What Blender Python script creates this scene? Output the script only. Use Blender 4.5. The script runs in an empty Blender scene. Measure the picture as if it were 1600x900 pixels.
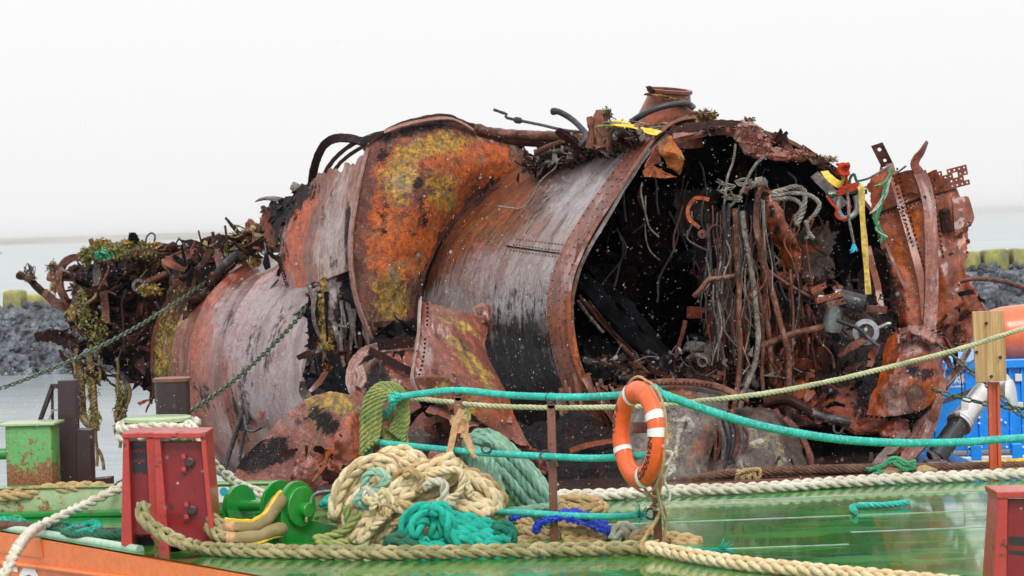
import bpy, bmesh, math, random
from math import sin, cos, pi, radians, sqrt, atan2, exp, floor
from mathutils import Vector, Matrix, noise

# ------------------------------------------------------------------ camera
scene = bpy.context.scene
COL = scene.collection
CAM = Vector((0.0, 0.0, 2.2))
FPX = 1600 * 85.0 / 36.0
ROT = Matrix.Rotation(pi / 2 - radians(1.47), 3, 'X') @ Matrix.Rotation(radians(-1.79), 3, 'Z')
cam_data = bpy.data.cameras.new('camera')
cam_data.lens = 85.0
cam_data.sensor_width = 36.0
cam_data.clip_start = 0.5
cam_data.clip_end = 20000.0
cam_data.dof.use_dof = True
cam_data.dof.focus_distance = 19.0
cam_data.dof.aperture_fstop = 5.6
camera = bpy.data.objects.new('camera', cam_data)
COL.objects.link(camera)
camera.matrix_world = Matrix.Translation(CAM) @ ROT.to_4x4()
scene.camera = camera
scene.view_settings.view_transform = 'Standard'
scene.view_settings.look = 'None'
scene.view_settings.exposure = 0.55
scene.view_settings.gamma = 1.0

# ------------------------------------------------------------------ sky and sun: overcast, wet spring day
world = bpy.data.worlds.new('World')
scene.world = world
world.use_nodes = True
wn = world.node_tree
wn.nodes.clear()
w_out = wn.nodes.new('ShaderNodeOutputWorld')
w_bg = wn.nodes.new('ShaderNodeBackground')
w_sky = wn.nodes.new('ShaderNodeTexSky')
w_sky.sky_type = 'NISHITA'
w_sky.sun_disc = False
SUN_EL, SUN_AZ = radians(48), radians(174)
w_sky.sun_elevation = SUN_EL
w_sky.sun_rotation = SUN_AZ
w_bw = wn.nodes.new('ShaderNodeHueSaturation')
w_bw.inputs['Saturation'].default_value = 0.12
wn.links.new(w_sky.outputs[0], w_bw.inputs['Color'])
w_geo = wn.nodes.new('ShaderNodeTexCoord')
w_sep = wn.nodes.new('ShaderNodeSeparateXYZ')
wn.links.new(w_geo.outputs['Generated'], w_sep.inputs[0])
w_map = wn.nodes.new('ShaderNodeMapRange')      # standard overcast sky: brighter towards the zenith
w_map.inputs['From Min'].default_value = 0.0
w_map.inputs['From Max'].default_value = 1.0
w_map.inputs['To Min'].default_value = 6.35
w_map.inputs['To Max'].default_value = 9.8
wn.links.new(w_sep.outputs['Z'], w_map.inputs['Value'])
w_cmb = wn.nodes.new('ShaderNodeMix')
w_cmb.data_type = 'RGBA'
w_cmb.inputs[0].default_value = 0.93
wn.links.new(w_bw.outputs[0], w_cmb.inputs[6])
wn.links.new(w_map.outputs[0], w_cmb.inputs[7])
wn.links.new(w_cmb.outputs[2], w_bg.inputs['Color'])
w_bg.inputs['Strength'].default_value = 0.1
wn.links.new(w_bg.outputs[0], w_out.inputs['Surface'])

sun_data = bpy.data.lights.new('sun', 'SUN')
sun_data.energy = 1.5
sun_data.angle = radians(22)
sun_data.color = (1.0, 0.97, 0.93)
sun = bpy.data.objects.new('sun', sun_data)
COL.objects.link(sun)
# light comes from behind the camera, high and very soft
sd = Vector((sin(SUN_AZ) * cos(SUN_EL), cos(SUN_AZ) * cos(SUN_EL), sin(SUN_EL)))
sun.rotation_euler = sd.to_track_quat('Z', 'Y').to_euler()
sun.location = (-6, -10, 30)

# ------------------------------------------------------------------ measuring helpers
def ray(px, py):
    return ROT @ Vector(((px - 800.0) / FPX, (450.0 - py) / FPX, -1.0))
def P(px, py, Y):
    d = ray(px, py); return CAM + d * (Y / d.y)
def G(px, py, z=0.0):
    d = ray(px, py); return CAM + d * ((z - CAM.z) / d.z)
def PL(px, py, pt, n):
    d = ray(px, py); return CAM + d * ((pt - CAM).dot(n) / d.dot(n))
RT = ROT.transposed()
def proj(v):
    q = RT @ (Vector(v) - CAM)
    return 800 - FPX * q.x / q.z, 450 + FPX * q.y / q.z
R = random.Random(7)

def cr(p0, p1, p2, p3, t):
    return 0.5 * ((2 * p1) + (p2 - p0) * t + (2 * p0 - 5 * p1 + 4 * p2 - p3) * t * t + (3 * p1 - p0 - 3 * p2 + p3) * t ** 3)
def curve(pts, n, closed=False):
    """Catmull-Rom through pts, resampled to n points evenly along its length."""
    pts = [Vector(p) for p in pts]
    m = len(pts); dense = []
    seg = m if closed else m - 1
    K = 14
    for i in range(seg):
        if closed:
            a, b, c, d = pts[(i - 1) % m], pts[i], pts[(i + 1) % m], pts[(i + 2) % m]
        else:
            b, c = pts[i], pts[i + 1]
            a = pts[i - 1] if i > 0 else b * 2 - c
            d = pts[i + 2] if i + 2 < m else c * 2 - b
        for k in range(K):
            dense.append(cr(a, b, c, d, k / K))
    dense.append(pts[0].copy() if closed else pts[-1].copy())
    L = [0.0]
    for i in range(1, len(dense)):
        L.append(L[-1] + (dense[i] - dense[i - 1]).length)
    out = []; j = 0
    den = n if closed else n - 1
    for i in range(n):
        s = L[-1] * i / den
        while j < len(L) - 2 and L[j + 1] < s: j += 1
        t = (s - L[j]) / max(1e-9, L[j + 1] - L[j])
        out.append(dense[j].lerp(dense[j + 1], min(1, max(0, t))))
    return out
def path_len(pts):
    return sum((Vector(pts[i + 1]) - Vector(pts[i])).length for i in range(len(pts) - 1))
def frames(pts, ref=None):
    n = len(pts); T = []
    for i in range(n):
        a = pts[max(0, i - 1)]; b = pts[min(n - 1, i + 1)]
        t = (b - a)
        T.append(t.normalized() if t.length > 1e-9 else Vector((1, 0, 0)))
    up = Vector(ref) if ref else Vector((0, 0, 1))
    if abs(T[0].dot(up)) > 0.95: up = Vector((0.3, 1, 0)).normalized()
    u = (up - T[0] * up.dot(T[0])).normalized(); out = []
    for i in range(n):
        u = (u - T[i] * u.dot(T[i]))
        u = u.normalized() if u.length > 1e-6 else Vector((0, 0, 1))
        out.append((u.copy(), T[i].cross(u)))
    return out

# ------------------------------------------------------------------ object helpers
def wloc(o):
    v = Vector((0, 0, 0))
    while o is not None:
        v += o.location; o = o.parent
    return v
def mk(name, verts, faces, mat, parent=None, smooth=True, uvw=None, mask=None, origin=None, mats=None, fmat=None, sharp=None):
    """One mesh object from world-space vertices."""
    verts = [Vector(v) for v in verts]
    if origin is None:
        c = Vector((0, 0, 0))
        for v in verts: c += v
        c /= max(1, len(verts))
        if parent is None: c.z = min(v.z for v in verts)
    else:
        c = Vector(origin)
    me = bpy.data.meshes.new(name)
    me.from_pydata([tuple(v - c) for v in verts], [], faces)
    for m in (mats or [mat]): me.materials.append(m)
    if fmat: me.polygons.foreach_set('material_index', fmat)
    if smooth: me.polygons.foreach_set('use_smooth', [True] * len(me.polygons))
    if uvw:
        a = me.attributes.new('uvw', 'FLOAT_VECTOR', 'POINT')
        a.data.foreach_set('vector', [x for v in uvw for x in v])
    if mask:
        a = me.attributes.new('mk', 'FLOAT_COLOR', 'POINT')
        a.data.foreach_set('color', [x for v in mask for x in v])
    if sharp is not None:
        me.set_sharp_from_angle(angle=radians(sharp))
    me.update()
    o = bpy.data.objects.new(name, me)
    COL.objects.link(o)
    o.parent = parent
    o.location = c - (wloc(parent) if parent else Vector((0, 0, 0)))
    return o
def thing(name, label, cat, loc, group=None):
    o = bpy.data.objects.new(name, None)
    o.empty_display_size = 0.2
    COL.objects.link(o); o.location = loc
    o['label'] = label; o['category'] = cat
    if group: o['group'] = group
    return o
def tag(o, label=None, cat=None, group=None, kind=None):
    if label: o['label'] = label
    if cat: o['category'] = cat
    if group: o['group'] = group
    if kind: o['kind'] = kind
    return o

class MB:
    """Collects geometry for one mesh."""
    def __init__(s): s.v = []; s.f = []; s.u = []; s.m = []
    def add(s, v, f, u=None):
        o = len(s.v); s.v += [Vector(x) for x in v]
        s.f += [tuple(i + o for i in q) for q in f]
        s.u += u if u else [(x[0], x[1], x[2]) for x in v]
        return s
    def box(s, c, size, rot=None, bevel=0.0):
        c = Vector(c); hx, hy, hz = size[0] / 2, size[1] / 2, size[2] / 2
        b = min(bevel, hx * .9, hy * .9, hz * .9)
        v = []; f = []
        if b <= 0:
            v = [Vector((x, y, z)) for x in (-hx, hx) for y in (-hy, hy) for z in (-hz, hz)]
            f = [(0, 1, 3, 2), (4, 6, 7, 5), (0, 4, 5, 1), (2, 3, 7, 6), (0, 2, 6, 4), (1, 5, 7, 3)]
        else:
            bm = bmesh.new(); bmesh.ops.create_cube(bm, size=1.0)
            for q in bm.verts: q.co = Vector((q.co.x * 2 * hx, q.co.y * 2 * hy, q.co.z * 2 * hz))
            bmesh.ops.bevel(bm, geom=bm.edges[:], offset=b, segments=2, affect='EDGES', profile=0.5)
            bm.verts.index_update()
            v = [q.co.copy() for q in bm.verts]; f = [tuple(q.index for q in fc.verts) for fc in bm.faces]
            bm.free()
        if rot is not None: v = [rot @ q for q in v]
        return s.add([q + c for q in v], f)
    def tube(s, pts, r, sides=8, caps=True, ref=None, flat=1.0, rfun=None):
        pts = [Vector(p) for p in pts]; F = frames(pts, ref); v = []; u = []; L = 0
        n = len(pts)
        for i, p in enumerate(pts):
            if i: L += (p - pts[i - 1]).length
            rr = r(i / (n - 1)) if callable(r) else r
            a, b = F[i]
            for k in range(sides):
                t = 2 * pi * k / sides
                q = 1.0 if rfun is None else rfun(i / (n - 1), k)
                v.append(p + (a * cos(t) + b * sin(t) * flat) * rr * q); u.append((t * rr, L, 0))
        f = []
        for i in range(n - 1):
            for k in range(sides):
                k2 = (k + 1) % sides
                f.append((i * sides + k, i * sides + k2, (i + 1) * sides + k2, (i + 1) * sides + k))
        if caps:
            f.append(tuple(reversed(range(sides)))); f.append(tuple((n - 1) * sides + k for k in range(sides)))
        return s.add(v, f, u)
    def lathe(s, prof, c, axis=(0, 0, 1), seg=24, squash=(1, 1), caps=True):
        ax = Vector(axis).normalized()
        a = Vector((1, 0, 0)) if abs(ax.x) < .9 else Vector((0, 1, 0))
        a = (a - ax * a.dot(ax)).normalized(); b = ax.cross(a); c = Vector(c); v = []
        for (r, h) in prof:
            for k in range(seg):
                t = 2 * pi * k / seg
                v.append(c + ax * h + a * (r * cos(t) * squash[0]) + b * (r * sin(t) * squash[1]))
        f = []
        for i in range(len(prof) - 1):
            for k in range(seg):
                k2 = (k + 1) % seg
                f.append((i * seg + k, i * seg + k2, (i + 1) * seg + k2, (i + 1) * seg + k))
        if caps: f.append(tuple(reversed(range(seg)))); f.append(tuple((len(prof) - 1) * seg + k for k in range(seg)))
        return s.add(v, f)
    def prism(s, poly, d):
        """Extrude the 3-D polygon poly by the vector d."""
        poly = [Vector(p) for p in poly]; n = len(poly); d = Vector(d)
        f = [tuple(range(n)), tuple(reversed(range(n, 2 * n)))]
        for i in range(n): f.append((i, i + n, (i + 1) % n + n, (i + 1) % n))
        return s.add(poly + [p + d for p in poly], f)
    def build(s, name, mat, parent=None, smooth=True, sharp=40, **k):
        o = mk(name, s.v, s.f, mat, parent, smooth, uvw=s.u, **k)
        if smooth and sharp: o.data.set_sharp_from_angle(angle=radians(sharp))
        return o

def fbm(p, oct=4):
    return noise.fractal(Vector(p), 1.0, 2.1, oct)

CH = {'k': 0, 'o': 1, 'p': 2, 'y': 3}     # soot black, orange rust, pale chalk and painted wet sheen, yellow lichen
def mask_at(px, py, blobs, base):
    m = list(base)
    for b in blobs:
        ch, bx, by, rx, ry = b[:5]
        st = b[5] if len(b) > 5 else 1.0
        an = radians(b[6]) if len(b) > 6 else 0.0
        dx, dy = px - bx, py - by
        x = dx * cos(an) + dy * sin(an); y = -dx * sin(an) + dy * cos(an)
        d = sqrt((x / rx) ** 2 + (y / ry) ** 2)
        w = st * max(0.0, min(1.0, (1.45 - d) / 0.9))
        if w > 0: m[CH[ch]] = min(1.0, m[CH[ch]] + w)
        elif st < 0: m[CH[ch]] = max(0.0, m[CH[ch]] + st * max(0.0, min(1.0, (1.45 - d) / 0.9)))
    return (m[0], m[1], m[2], 1.0 - m[3])       # lichen is stored inverted so that unmasked meshes read as none

def grid_obj(name, rows, mat, parent, thick=0.02, closed=False, blobs=(), base=(0, 0, 0, 0), skip=None, mats=None, uv=None, jag=None):
    """Sheet metal: rows of points -> one mesh with real thickness (front, back and edges)."""
    nv = len(rows); nu = len(rows[0])
    ctr = sum((p for r in rows for p in r), Vector((0, 0, 0))) / (nv * nu)
    tot = 0.0
    for j in range(nv - 1):                       # front faces look outward (closed loft) or towards the viewer's side
        for i in range(nu - 1):
            a = (rows[j + 1][i + 1] - rows[j][i]).cross(rows[j + 1][i] - rows[j][i + 1])
            if closed:
                cj = sum(rows[j], Vector((0, 0, 0))) / nu if i == 0 else cj
                tot += a.dot(rows[j][i] - cj)
            else: tot += a.dot(Vector((0, -10, 4)))
    if tot < 0:
        rows = [r[::-1] for r in rows]
        if uv: uv = [x for j in range(nv) for x in uv[j * nu:(j + 1) * nu][::-1]]
        if skip:
            sk0 = skip; skip = lambda u, v: sk0(1 - u, v)
    flat = [p for r in rows for p in r]
    cols = nu if closed else nu - 1
    faces = []
    for j in range(nv - 1):
        for i in range(cols):
            if skip and skip(i / cols, j / (nv - 1)): continue
            faces.append((j * nu + i, j * nu + (i + 1) % nu, (j + 1) * nu + (i + 1) % nu, (j + 1) * nu + i))
    # normals
    N = [Vector((0, 0, 0)) for _ in flat]
    for q in faces:
        a = (flat[q[2]] - flat[q[0]]).cross(flat[q[3]] - flat[q[1]])
        for k in q: N[k] += a
    N = [n.normalized() if n.length > 1e-12 else Vector((0, -1, 0)) for n in N]
    # metres along the sheet
    U = uv
    if U is None:
        U = []
        for j in range(nv):
            L = 0
            for i in range(nu):
                if i: L += (rows[j][i] - rows[j][i - 1]).length
                V = 0 if j == 0 else U[(j - 1) * nu + i][1] + (rows[j][i] - rows[j - 1][i]).length
                U.append((L, V, 0))
    M = [mask_at(*proj(p), blobs, base) for p in flat]
    n = len(flat)
    back = [p - N[k] * thick for k, p in enumerate(flat)]
    fb = [tuple(reversed([k + n for k in q])) for q in faces]
    edge = {}
    for q in faces:
        for a, b in zip(q, q[1:] + q[:1]):
            if (b, a) in edge: del edge[(b, a)]
            else: edge[(a, b)] = 1
    fe = [(b, a, a + n, b + n) for (a, b) in edge]
    allf = faces + fb + fe
    fm = [0] * len(faces) + [1 if mats and len(mats) > 1 else 0] * len(fb) + [0] * len(fe)
    used = sorted({k for q in allf for k in q}); remap = {k: i for i, k in enumerate(used)}
    av = flat + back; au = U + U; am = M + M
    o = mk(name, [av[k] for k in used], [tuple(remap[k] for k in q) for q in allf], mat, parent, True,
           uvw=[au[k] for k in used], mask=[am[k] for k in used], mats=mats, fmat=fm if mats else None)
    o.data.set_sharp_from_angle(angle=radians(50))
    return o

def bicubic(ctrl, nu, nv):
    """ctrl rows of vectors -> nv rows of nu points."""
    rows = []
    for r in ctrl:
        r = [Vector(p) for p in r]; m = len(r); out = []
        for i in range(nu):
            t = i / (nu - 1) * (m - 1); k = min(int(t), m - 2); t -= k
            a = r[k - 1] if k > 0 else r[k] * 2 - r[k + 1]
            d = r[k + 2] if k + 2 < m else r[k + 1] * 2 - r[k]
            out.append(cr(a, r[k], r[k + 1], d, t))
        rows.append(out)
    m = len(rows); res = []
    for j in range(nv):
        t = j / (nv - 1) * (m - 1); k = min(int(t), m - 2); t -= k; line = []
        for i in range(nu):
            b, c = rows[k][i], rows[k + 1][i]
            a = rows[k - 1][i] if k > 0 else b * 2 - c
            d = rows[k + 2][i] if k + 2 < m else c * 2 - b
            line.append(cr(a, b, c, d, t))
        res.append(line)
    return res

def facets(C, nu, nv):
    res = []
    for j in range(nv):
        y = j / (nv - 1) * (len(C) - 1); b = min(int(y), len(C) - 2); y -= b; line = []
        for i in range(nu):
            x = i / (nu - 1) * (len(C[0]) - 1); a = min(int(x), len(C[0]) - 2); x -= a
            p, q, r, s = Vector(C[b][a]), Vector(C[b][a + 1]), Vector(C[b + 1][a]), Vector(C[b + 1][a + 1])
            line.append(p + (q - p) * x + (s - q) * y if x > y else p + (r - p) * y + (s - r) * x)
        res.append(line)
    return res

def jagn(x, seed, sharp=1.0):
    """Jagged 0..1 tear profile."""
    a = abs(noise.noise(Vector((x * 3.1, seed * 7.3, 0.5)))) * 1.3
    b = abs(noise.noise(Vector((x * 9.7, seed * 3.1, 4.5)))) * 0.8
    c = (x * 17 + seed * 3.7) % 1.0
    return min(1.0, 0.55 * a + 0.35 * b + 0.12 * c * sharp)

def patch(name, ctrl, mat, parent, nu=40, nv=40, thick=0.018, rag=(0, 0, 0, 0), crumple=0.015, cf=3.0, blobs=(), base=(0, 0, 0, 0),
          seed=None, holes=(), mats=None, sharp=0.0):
    """Torn plate through measured points (px, py, depth in metres). rag = tear size of top, bottom, left, right edge."""
    if seed is None: seed = R.random() * 50
    C = [[(P(*p) if not isinstance(p, Vector) else p) for p in r] for r in ctrl]
    # oversample, then pull the edges in by a jagged amount
    big = bicubic(C, nu, nv)
    if sharp:                                   # folded, not bulged: blend towards flat facets
        fl = facets(C, nu, nv)
        big = [[a.lerp(b, sharp) for a, b in zip(r, q)] for r, q in zip(big, fl)]
    def at(u, v):
        x = u * (nu - 1); y = v * (nv - 1)
        i = min(int(x), nu - 2); j = min(int(y), nv - 2); x -= i; y -= j
        return (big[j][i].lerp(big[j][i + 1], x)).lerp(big[j + 1][i].lerp(big[j + 1][i + 1], x), y)
    rt, rb, rl, rr = rag
    rows = []
    for j in range(nv):
        line = []
        for i in range(nu):
            u = i / (nu - 1); v = j / (nv - 1)
            l = rl * jagn(v * 4, seed + 1); r_ = 1 - rr * jagn(v * 4, seed + 2)
            t = rt * jagn(u * 4, seed + 3); b = 1 - rb * jagn(u * 4, seed + 4)
            line.append(at(l + (r_ - l) * u, t + (b - t) * v))
        rows.append(line)
    if crumple:
        D = []
        for j in range(nv):
            line = []
            for i in range(nu):
                p = rows[j][i]
                u = rows[j][min(i + 1, nu - 1)] - rows[j][max(i - 1, 0)]
                v = rows[min(j + 1, nv - 1)][i] - rows[max(j - 1, 0)][i]
                n = u.cross(v)
                if n.length > 1e-12:
                    q = p * cf + Vector((seed, 0, 0))
                    p = p + n.normalized() * (fbm(q, 3) * crumple + (abs(noise.noise(q * 0.45)) - .25) * crumple * 2)
                line.append(p)
            D.append(line)
        rows = D
    sk = None
    if holes:
        asp = nu / nv
        def sk(u, v):
            for (hu, hv, hr) in holes:
                if (u - hu) ** 2 + ((v - hv) / asp) ** 2 * 1.0 < hr * hr * (0.7 + 0.6 * noise.noise(Vector((u * 30, v * 30, seed)))): return True
            return False
    return grid_obj(name, rows, mat, parent, thick, False, blobs, base, sk, mats)

def strip(name, pts, width, mat, parent, thick=0.012, n=40, ref=(0, -1, 0), wfun=None, blobs=(), base=(0, 0, 0, 0), k=4, twist=0, rag=0.0, seed=None, bend=0.0):
    """Flat bar or torn ribbon following points; ref is roughly the face normal."""
    if seed is None: seed = R.random() * 40
    pts = curve([P(*p) if not isinstance(p, Vector) else p for p in pts], n)
    rows = [[] for _ in range(k)]
    for i, p in enumerate(pts):
        t = (pts[min(n - 1, i + 1)] - pts[max(0, i - 1)]).normalized()
        nn = Vector(ref); nn = (nn - t * nn.dot(t)).normalized()
        s = t.cross(nn)
        if twist:
            m = Matrix.Rotation(twist * i / (n - 1), 3, t); s = m @ s; nn = m @ nn
        w = width * (wfun(i / (n - 1)) if wfun else 1)
        for j in range(k):
            x = j / (k - 1) - .5
            e = rag * jagn(i * .23, seed + (3 if j == 0 else 9)) if j in (0, k - 1) else 0
            rows[j].append(p + s * (w * x * (1 - e)) + nn * (bend * (x * x * 4 - 1)))
    L = path_len(pts)
    uv = [(width * j / (k - 1), L * i / (n - 1), 0) for j in range(k) for i in range(n)]      # grain runs along the strip
    return grid_obj(name, rows, mat, parent, thick, False, blobs, base, uv=uv)

def pipe(name, pts, r, mat, parent, n=None, sides=8, wob=0.0, rfun=None):
    pts = [P(*p) if not isinstance(p, Vector) else p for p in pts]
    n = n or max(6, len(pts) * 6)
    c = curve(pts, n)
    if wob:
        sd = R.random() * 90
        c = [p + Vector((noise.noise(p * 4 + Vector((sd, 0, 0))), noise.noise(p * 4 + Vector((0, sd, 0))), noise.noise(p * 4 + Vector((0, 0, sd))))) * wob for p in c]
    return MB().tube(c, r, sides, rfun=rfun).build(name, mat, parent, sharp=60)
# ------------------------------------------------------------------ materials
class NT:
    def __init__(s, name):
        s.m = bpy.data.materials.new(name); s.m.use_nodes = True
        s.t = s.m.node_tree; s.b = s.t.nodes['Principled BSDF']
        s.tc = s.t.nodes.new('ShaderNodeTexCoord'); s._obj = None
    def new(s, k): return s.t.nodes.new(k)
    def link(s, a, b): s.t.links.new(a, b)
    def obj(s):
        """Object coordinates shifted per object so that copies do not repeat."""
        if s._obj is None:
            oi = s.new('ShaderNodeObjectInfo')
            mu = s.new('ShaderNodeMath'); mu.operation = 'MULTIPLY'; mu.inputs[1].default_value = 37.0
            s.link(oi.outputs['Random'], mu.inputs[0])
            ad = s.new('ShaderNodeVectorMath'); ad.operation = 'ADD'
            s.link(s.tc.outputs['Object'], ad.inputs[0]); s.link(mu.outputs[0], ad.inputs[1])
            s._obj = ad.outputs[0]
        return s._obj
    def attr(s, name, out='Vector'):
        a = s.new('ShaderNodeAttribute'); a.attribute_name = name; return a.outputs[out]
    def scale(s, v, sc, off=(0, 0, 0)):
        m = s.new('ShaderNodeMapping'); s.link(v, m.inputs[0]); m.inputs['Scale'].default_value = sc; m.inputs['Location'].default_value = off
        return m.outputs[0]
    def noise(s, v, sc, det=6, ro=.6, dist=0.0):
        n = s.new('ShaderNodeTexNoise'); s.link(v, n.inputs['Vector'])
        n.inputs['Scale'].default_value = sc; n.inputs['Detail'].default_value = det
        n.inputs['Roughness'].default_value = ro; n.inputs['Distortion'].default_value = dist
        return n.outputs['Fac']
    def voro(s, v, sc, feat='F1', out='Distance'):
        n = s.new('ShaderNodeTexVoronoi'); n.feature = feat; s.link(v, n.inputs['Vector']); n.inputs['Scale'].default_value = sc
        return n.outputs[out]
    def math(s, op, a, b=None, clamp=False):
        m = s.new('ShaderNodeMath'); m.operation = op; m.use_clamp = clamp
        for k, x in enumerate((a, b)):
            if x is None: continue
            if isinstance(x, (int, float)): m.inputs[k].default_value = x
            else: s.link(x, m.inputs[k])
        return m.outputs[0]
    def ss(s, v, lo, hi, a=0.0, b=1.0):
        m = s.new('ShaderNodeMapRange'); m.interpolation_type = 'SMOOTHSTEP'; s.link(v, m.inputs['Value'])
        m.inputs['From Min'].default_value = lo; m.inputs['From Max'].default_value = hi
        m.inputs['To Min'].default_value = a; m.inputs['To Max'].default_value = b
        return m.outputs[0]
    def mix(s, f, a, b, mode='MIX'):
        m = s.new('ShaderNodeMix'); m.data_type = 'RGBA'; m.blend_type = mode
        for k, x in ((0, f), (6, a), (7, b)):
            if isinstance(x, (int, float)): m.inputs[k].default_value = x
            elif isinstance(x, (tuple, list)): m.inputs[k].default_value = (*x[:3], 1)
            else: s.link(x, m.inputs[k])
        return m.outputs[2]
    def ramp(s, f, stops):
        r = s.new('ShaderNodeValToRGB'); s.link(f, r.inputs[0]); e = r.color_ramp.elements
        while len(e) < len(stops): e.new(0.5)
        for k, (p, c) in enumerate(stops):
            e[k].position = p; e[k].color = (*c, 1) if len(c) == 3 else c
        return r.outputs[0]
    def bump(s, h, st=.5, d=.01, prev=None):
        b = s.new('ShaderNodeBump'); s.link(h, b.inputs['Height']); b.inputs['Strength'].default_value = st; b.inputs['Distance'].default_value = d
        if prev is not None: s.link(prev, b.inputs['Normal'])
        return b.outputs[0]
    def out(s, col=None, rough=None, nor=None, metal=None, coat=None, coat_r=.1, spec=None):
        for k, v in (('Base Color', col), ('Roughness', rough), ('Metallic', metal), ('Coat Weight', coat), ('Specular IOR Level', spec)):
            if v is None: continue
            if isinstance(v, tuple): s.b.inputs[k].default_value = (*v[:3], 1)
            elif isinstance(v, (int, float)): s.b.inputs[k].default_value = v
            else: s.link(v, s.b.inputs[k])
        s.b.inputs['Coat Roughness'].default_value = coat_r
        if nor is not None: s.link(nor, s.b.inputs['Normal'])
        return s.m

def rust(name, dark=(.035, .016, .014), mid=(.2, .05, .03), light=(.38, .17, .13), black=(.008, .008, .010), orange=(.6, .15, .02),
         pale=(.56, .48, .51), yellow=(.52, .33, .05), rough=.42, streak=(7, .7), sw=.55, sc=1.0, wet=.5, bump=.5, lo=.40, hi=.605, mott=None, spec=.4):
    t = NT(name); o = t.obj(); uv = t.attr('uvw')
    big = t.noise(o, 1.7 * sc, 8, .68, .4)
    fine = t.noise(o, 11 * sc, 9, .72)
    grain = t.noise(o, 75 * sc, 4, .7)
    st = t.noise(t.scale(uv, (streak[0], streak[1], 1)), 1.0, 8, .7, .2)
    st2 = t.noise(t.scale(uv, (streak[0] * 3, streak[1] * 3, 1), (3, 7, 0)), 1.0, 6, .7)
    v = t.math('ADD', t.math('MULTIPLY', big, 1 - sw), t.math('MULTIPLY', st, sw))
    v = t.math('ADD', t.math('MULTIPLY', v, .62), t.math('MULTIPLY', fine, .38))
    col = t.ramp(v, [(lo, dark), ((lo + hi) / 2, mid), (hi, light)])
    col = t.mix(t.ss(grain, .42, .7, 0, .55), col, dark)
    mkc = t.new('ShaderNodeAttribute'); mkc.attribute_name = 'mk'
    sp = t.new('ShaderNodeSeparateColor'); t.link(mkc.outputs['Color'], sp.inputs[0])
    med = t.noise(o, 4.5 * sc, 10, .78, .8)
    nz = t.math('ADD', t.math('MULTIPLY', med, .5), t.math('ADD', t.math('MULTIPLY', st, .2), t.math('MULTIPLY', fine, .3)))
    def m(ch, n_, amt=6.5, w=.24):
        a = t.math('ADD', t.math('MULTIPLY', ch, .98), t.math('MULTIPLY', t.math('SUBTRACT', n_, .5), amt))
        on = t.ss(ch, .02, .2)
        return t.math('MULTIPLY', t.ss(a, .5 - w, .5 + w), on)
    spots = t.math('MAXIMUM', t.ss(t.noise(o, 28 * sc, 6, .75), .56, .66), t.math('MULTIPLY', t.ss(st2, .54, .64), t.ss(big, .40, .56)))
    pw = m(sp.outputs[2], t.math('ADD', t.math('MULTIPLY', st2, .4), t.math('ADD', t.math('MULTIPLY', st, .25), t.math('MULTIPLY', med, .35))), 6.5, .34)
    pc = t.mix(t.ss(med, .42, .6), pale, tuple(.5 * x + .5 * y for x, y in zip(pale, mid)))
    col = t.mix(t.math('MULTIPLY', pw, .82), col, pc)  # pale colour: chalky streaks, and on the hull a painted wet sheen
    ow = m(sp.outputs[1], nz)
    oc = t.mix(t.ss(fine, .42, .6), orange, (orange[0] * .55, orange[1] * .45, orange[2] * .8))
    col = t.mix(t.math('MULTIPLY', ow, .9), col, oc)
    yw = m(t.math('SUBTRACT', 1.0, mkc.outputs['Alpha']), t.math('ADD', t.math('MULTIPLY', med, .6), t.math('MULTIPLY', fine, .4)))
    yc = t.mix(t.ss(t.noise(o, 13 * sc, 8, .72), .42, .58), yellow, (yellow[0] * .3, yellow[1] * .36, yellow[2] * .9))
    col = t.mix(t.math('MULTIPLY', yw, .88), col, yc)
    if mott:                                  # a second crust colour in irregular patches, with dark cracks at their rims
        mn = t.noise(o, mott[1] * sc, 9, .74, 1.2)
        mc = t.mix(t.ss(fine, .42, .6), mott[0], tuple(x * .45 for x in mott[0]))
        col = t.mix(t.math('MULTIPLY', t.ss(mn, .52, .60, 0, mott[2]), t.math('SUBTRACT', 1.0, t.math('MULTIPLY', pw, .75))), col, mc)
        ck = t.math('ABSOLUTE', t.math('SUBTRACT', mn, .505))
        col = t.mix(t.ss(ck, .022, .0, 0, .7), col, dark)
    col = t.mix(t.math('MULTIPLY', spots, .72), col, (.018, .014, .014))
    kw = m(sp.outputs[0], t.math('ADD', t.math('MULTIPLY', st, .35), t.math('ADD', t.math('MULTIPLY', med, .35), t.math('MULTIPLY', fine, .3))))
    kc = t.mix(t.ss(t.math('MULTIPLY', grain, t.math('ADD', med, .5)), .5, .68), black, (.06, .055, .06))
    col = t.mix(t.math('MULTIPLY', kw, .97), col, kc)
    rg = t.math('SUBTRACT', t.math('ADD', rough - .12, t.math('MULTIPLY', fine, .3)), t.math('MULTIPLY', pw, .10))
    h = t.math('ADD', t.math('MULTIPLY', fine, .6), t.math('ADD', t.math('MULTIPLY', grain, .22), t.math('MULTIPLY', st2, .35)))
    nor = t.bump(h, bump, .035)
    dry = t.math('SUBTRACT', 1.0, t.math('MULTIPLY', kw, .8))
    return t.out(col, t.math('ADD', rg, t.math('MULTIPLY', kw, .15)), nor, coat=t.math('MULTIPLY', dry, wet), coat_r=.13, spec=t.math('MULTIPLY', dry, spec))

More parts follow.
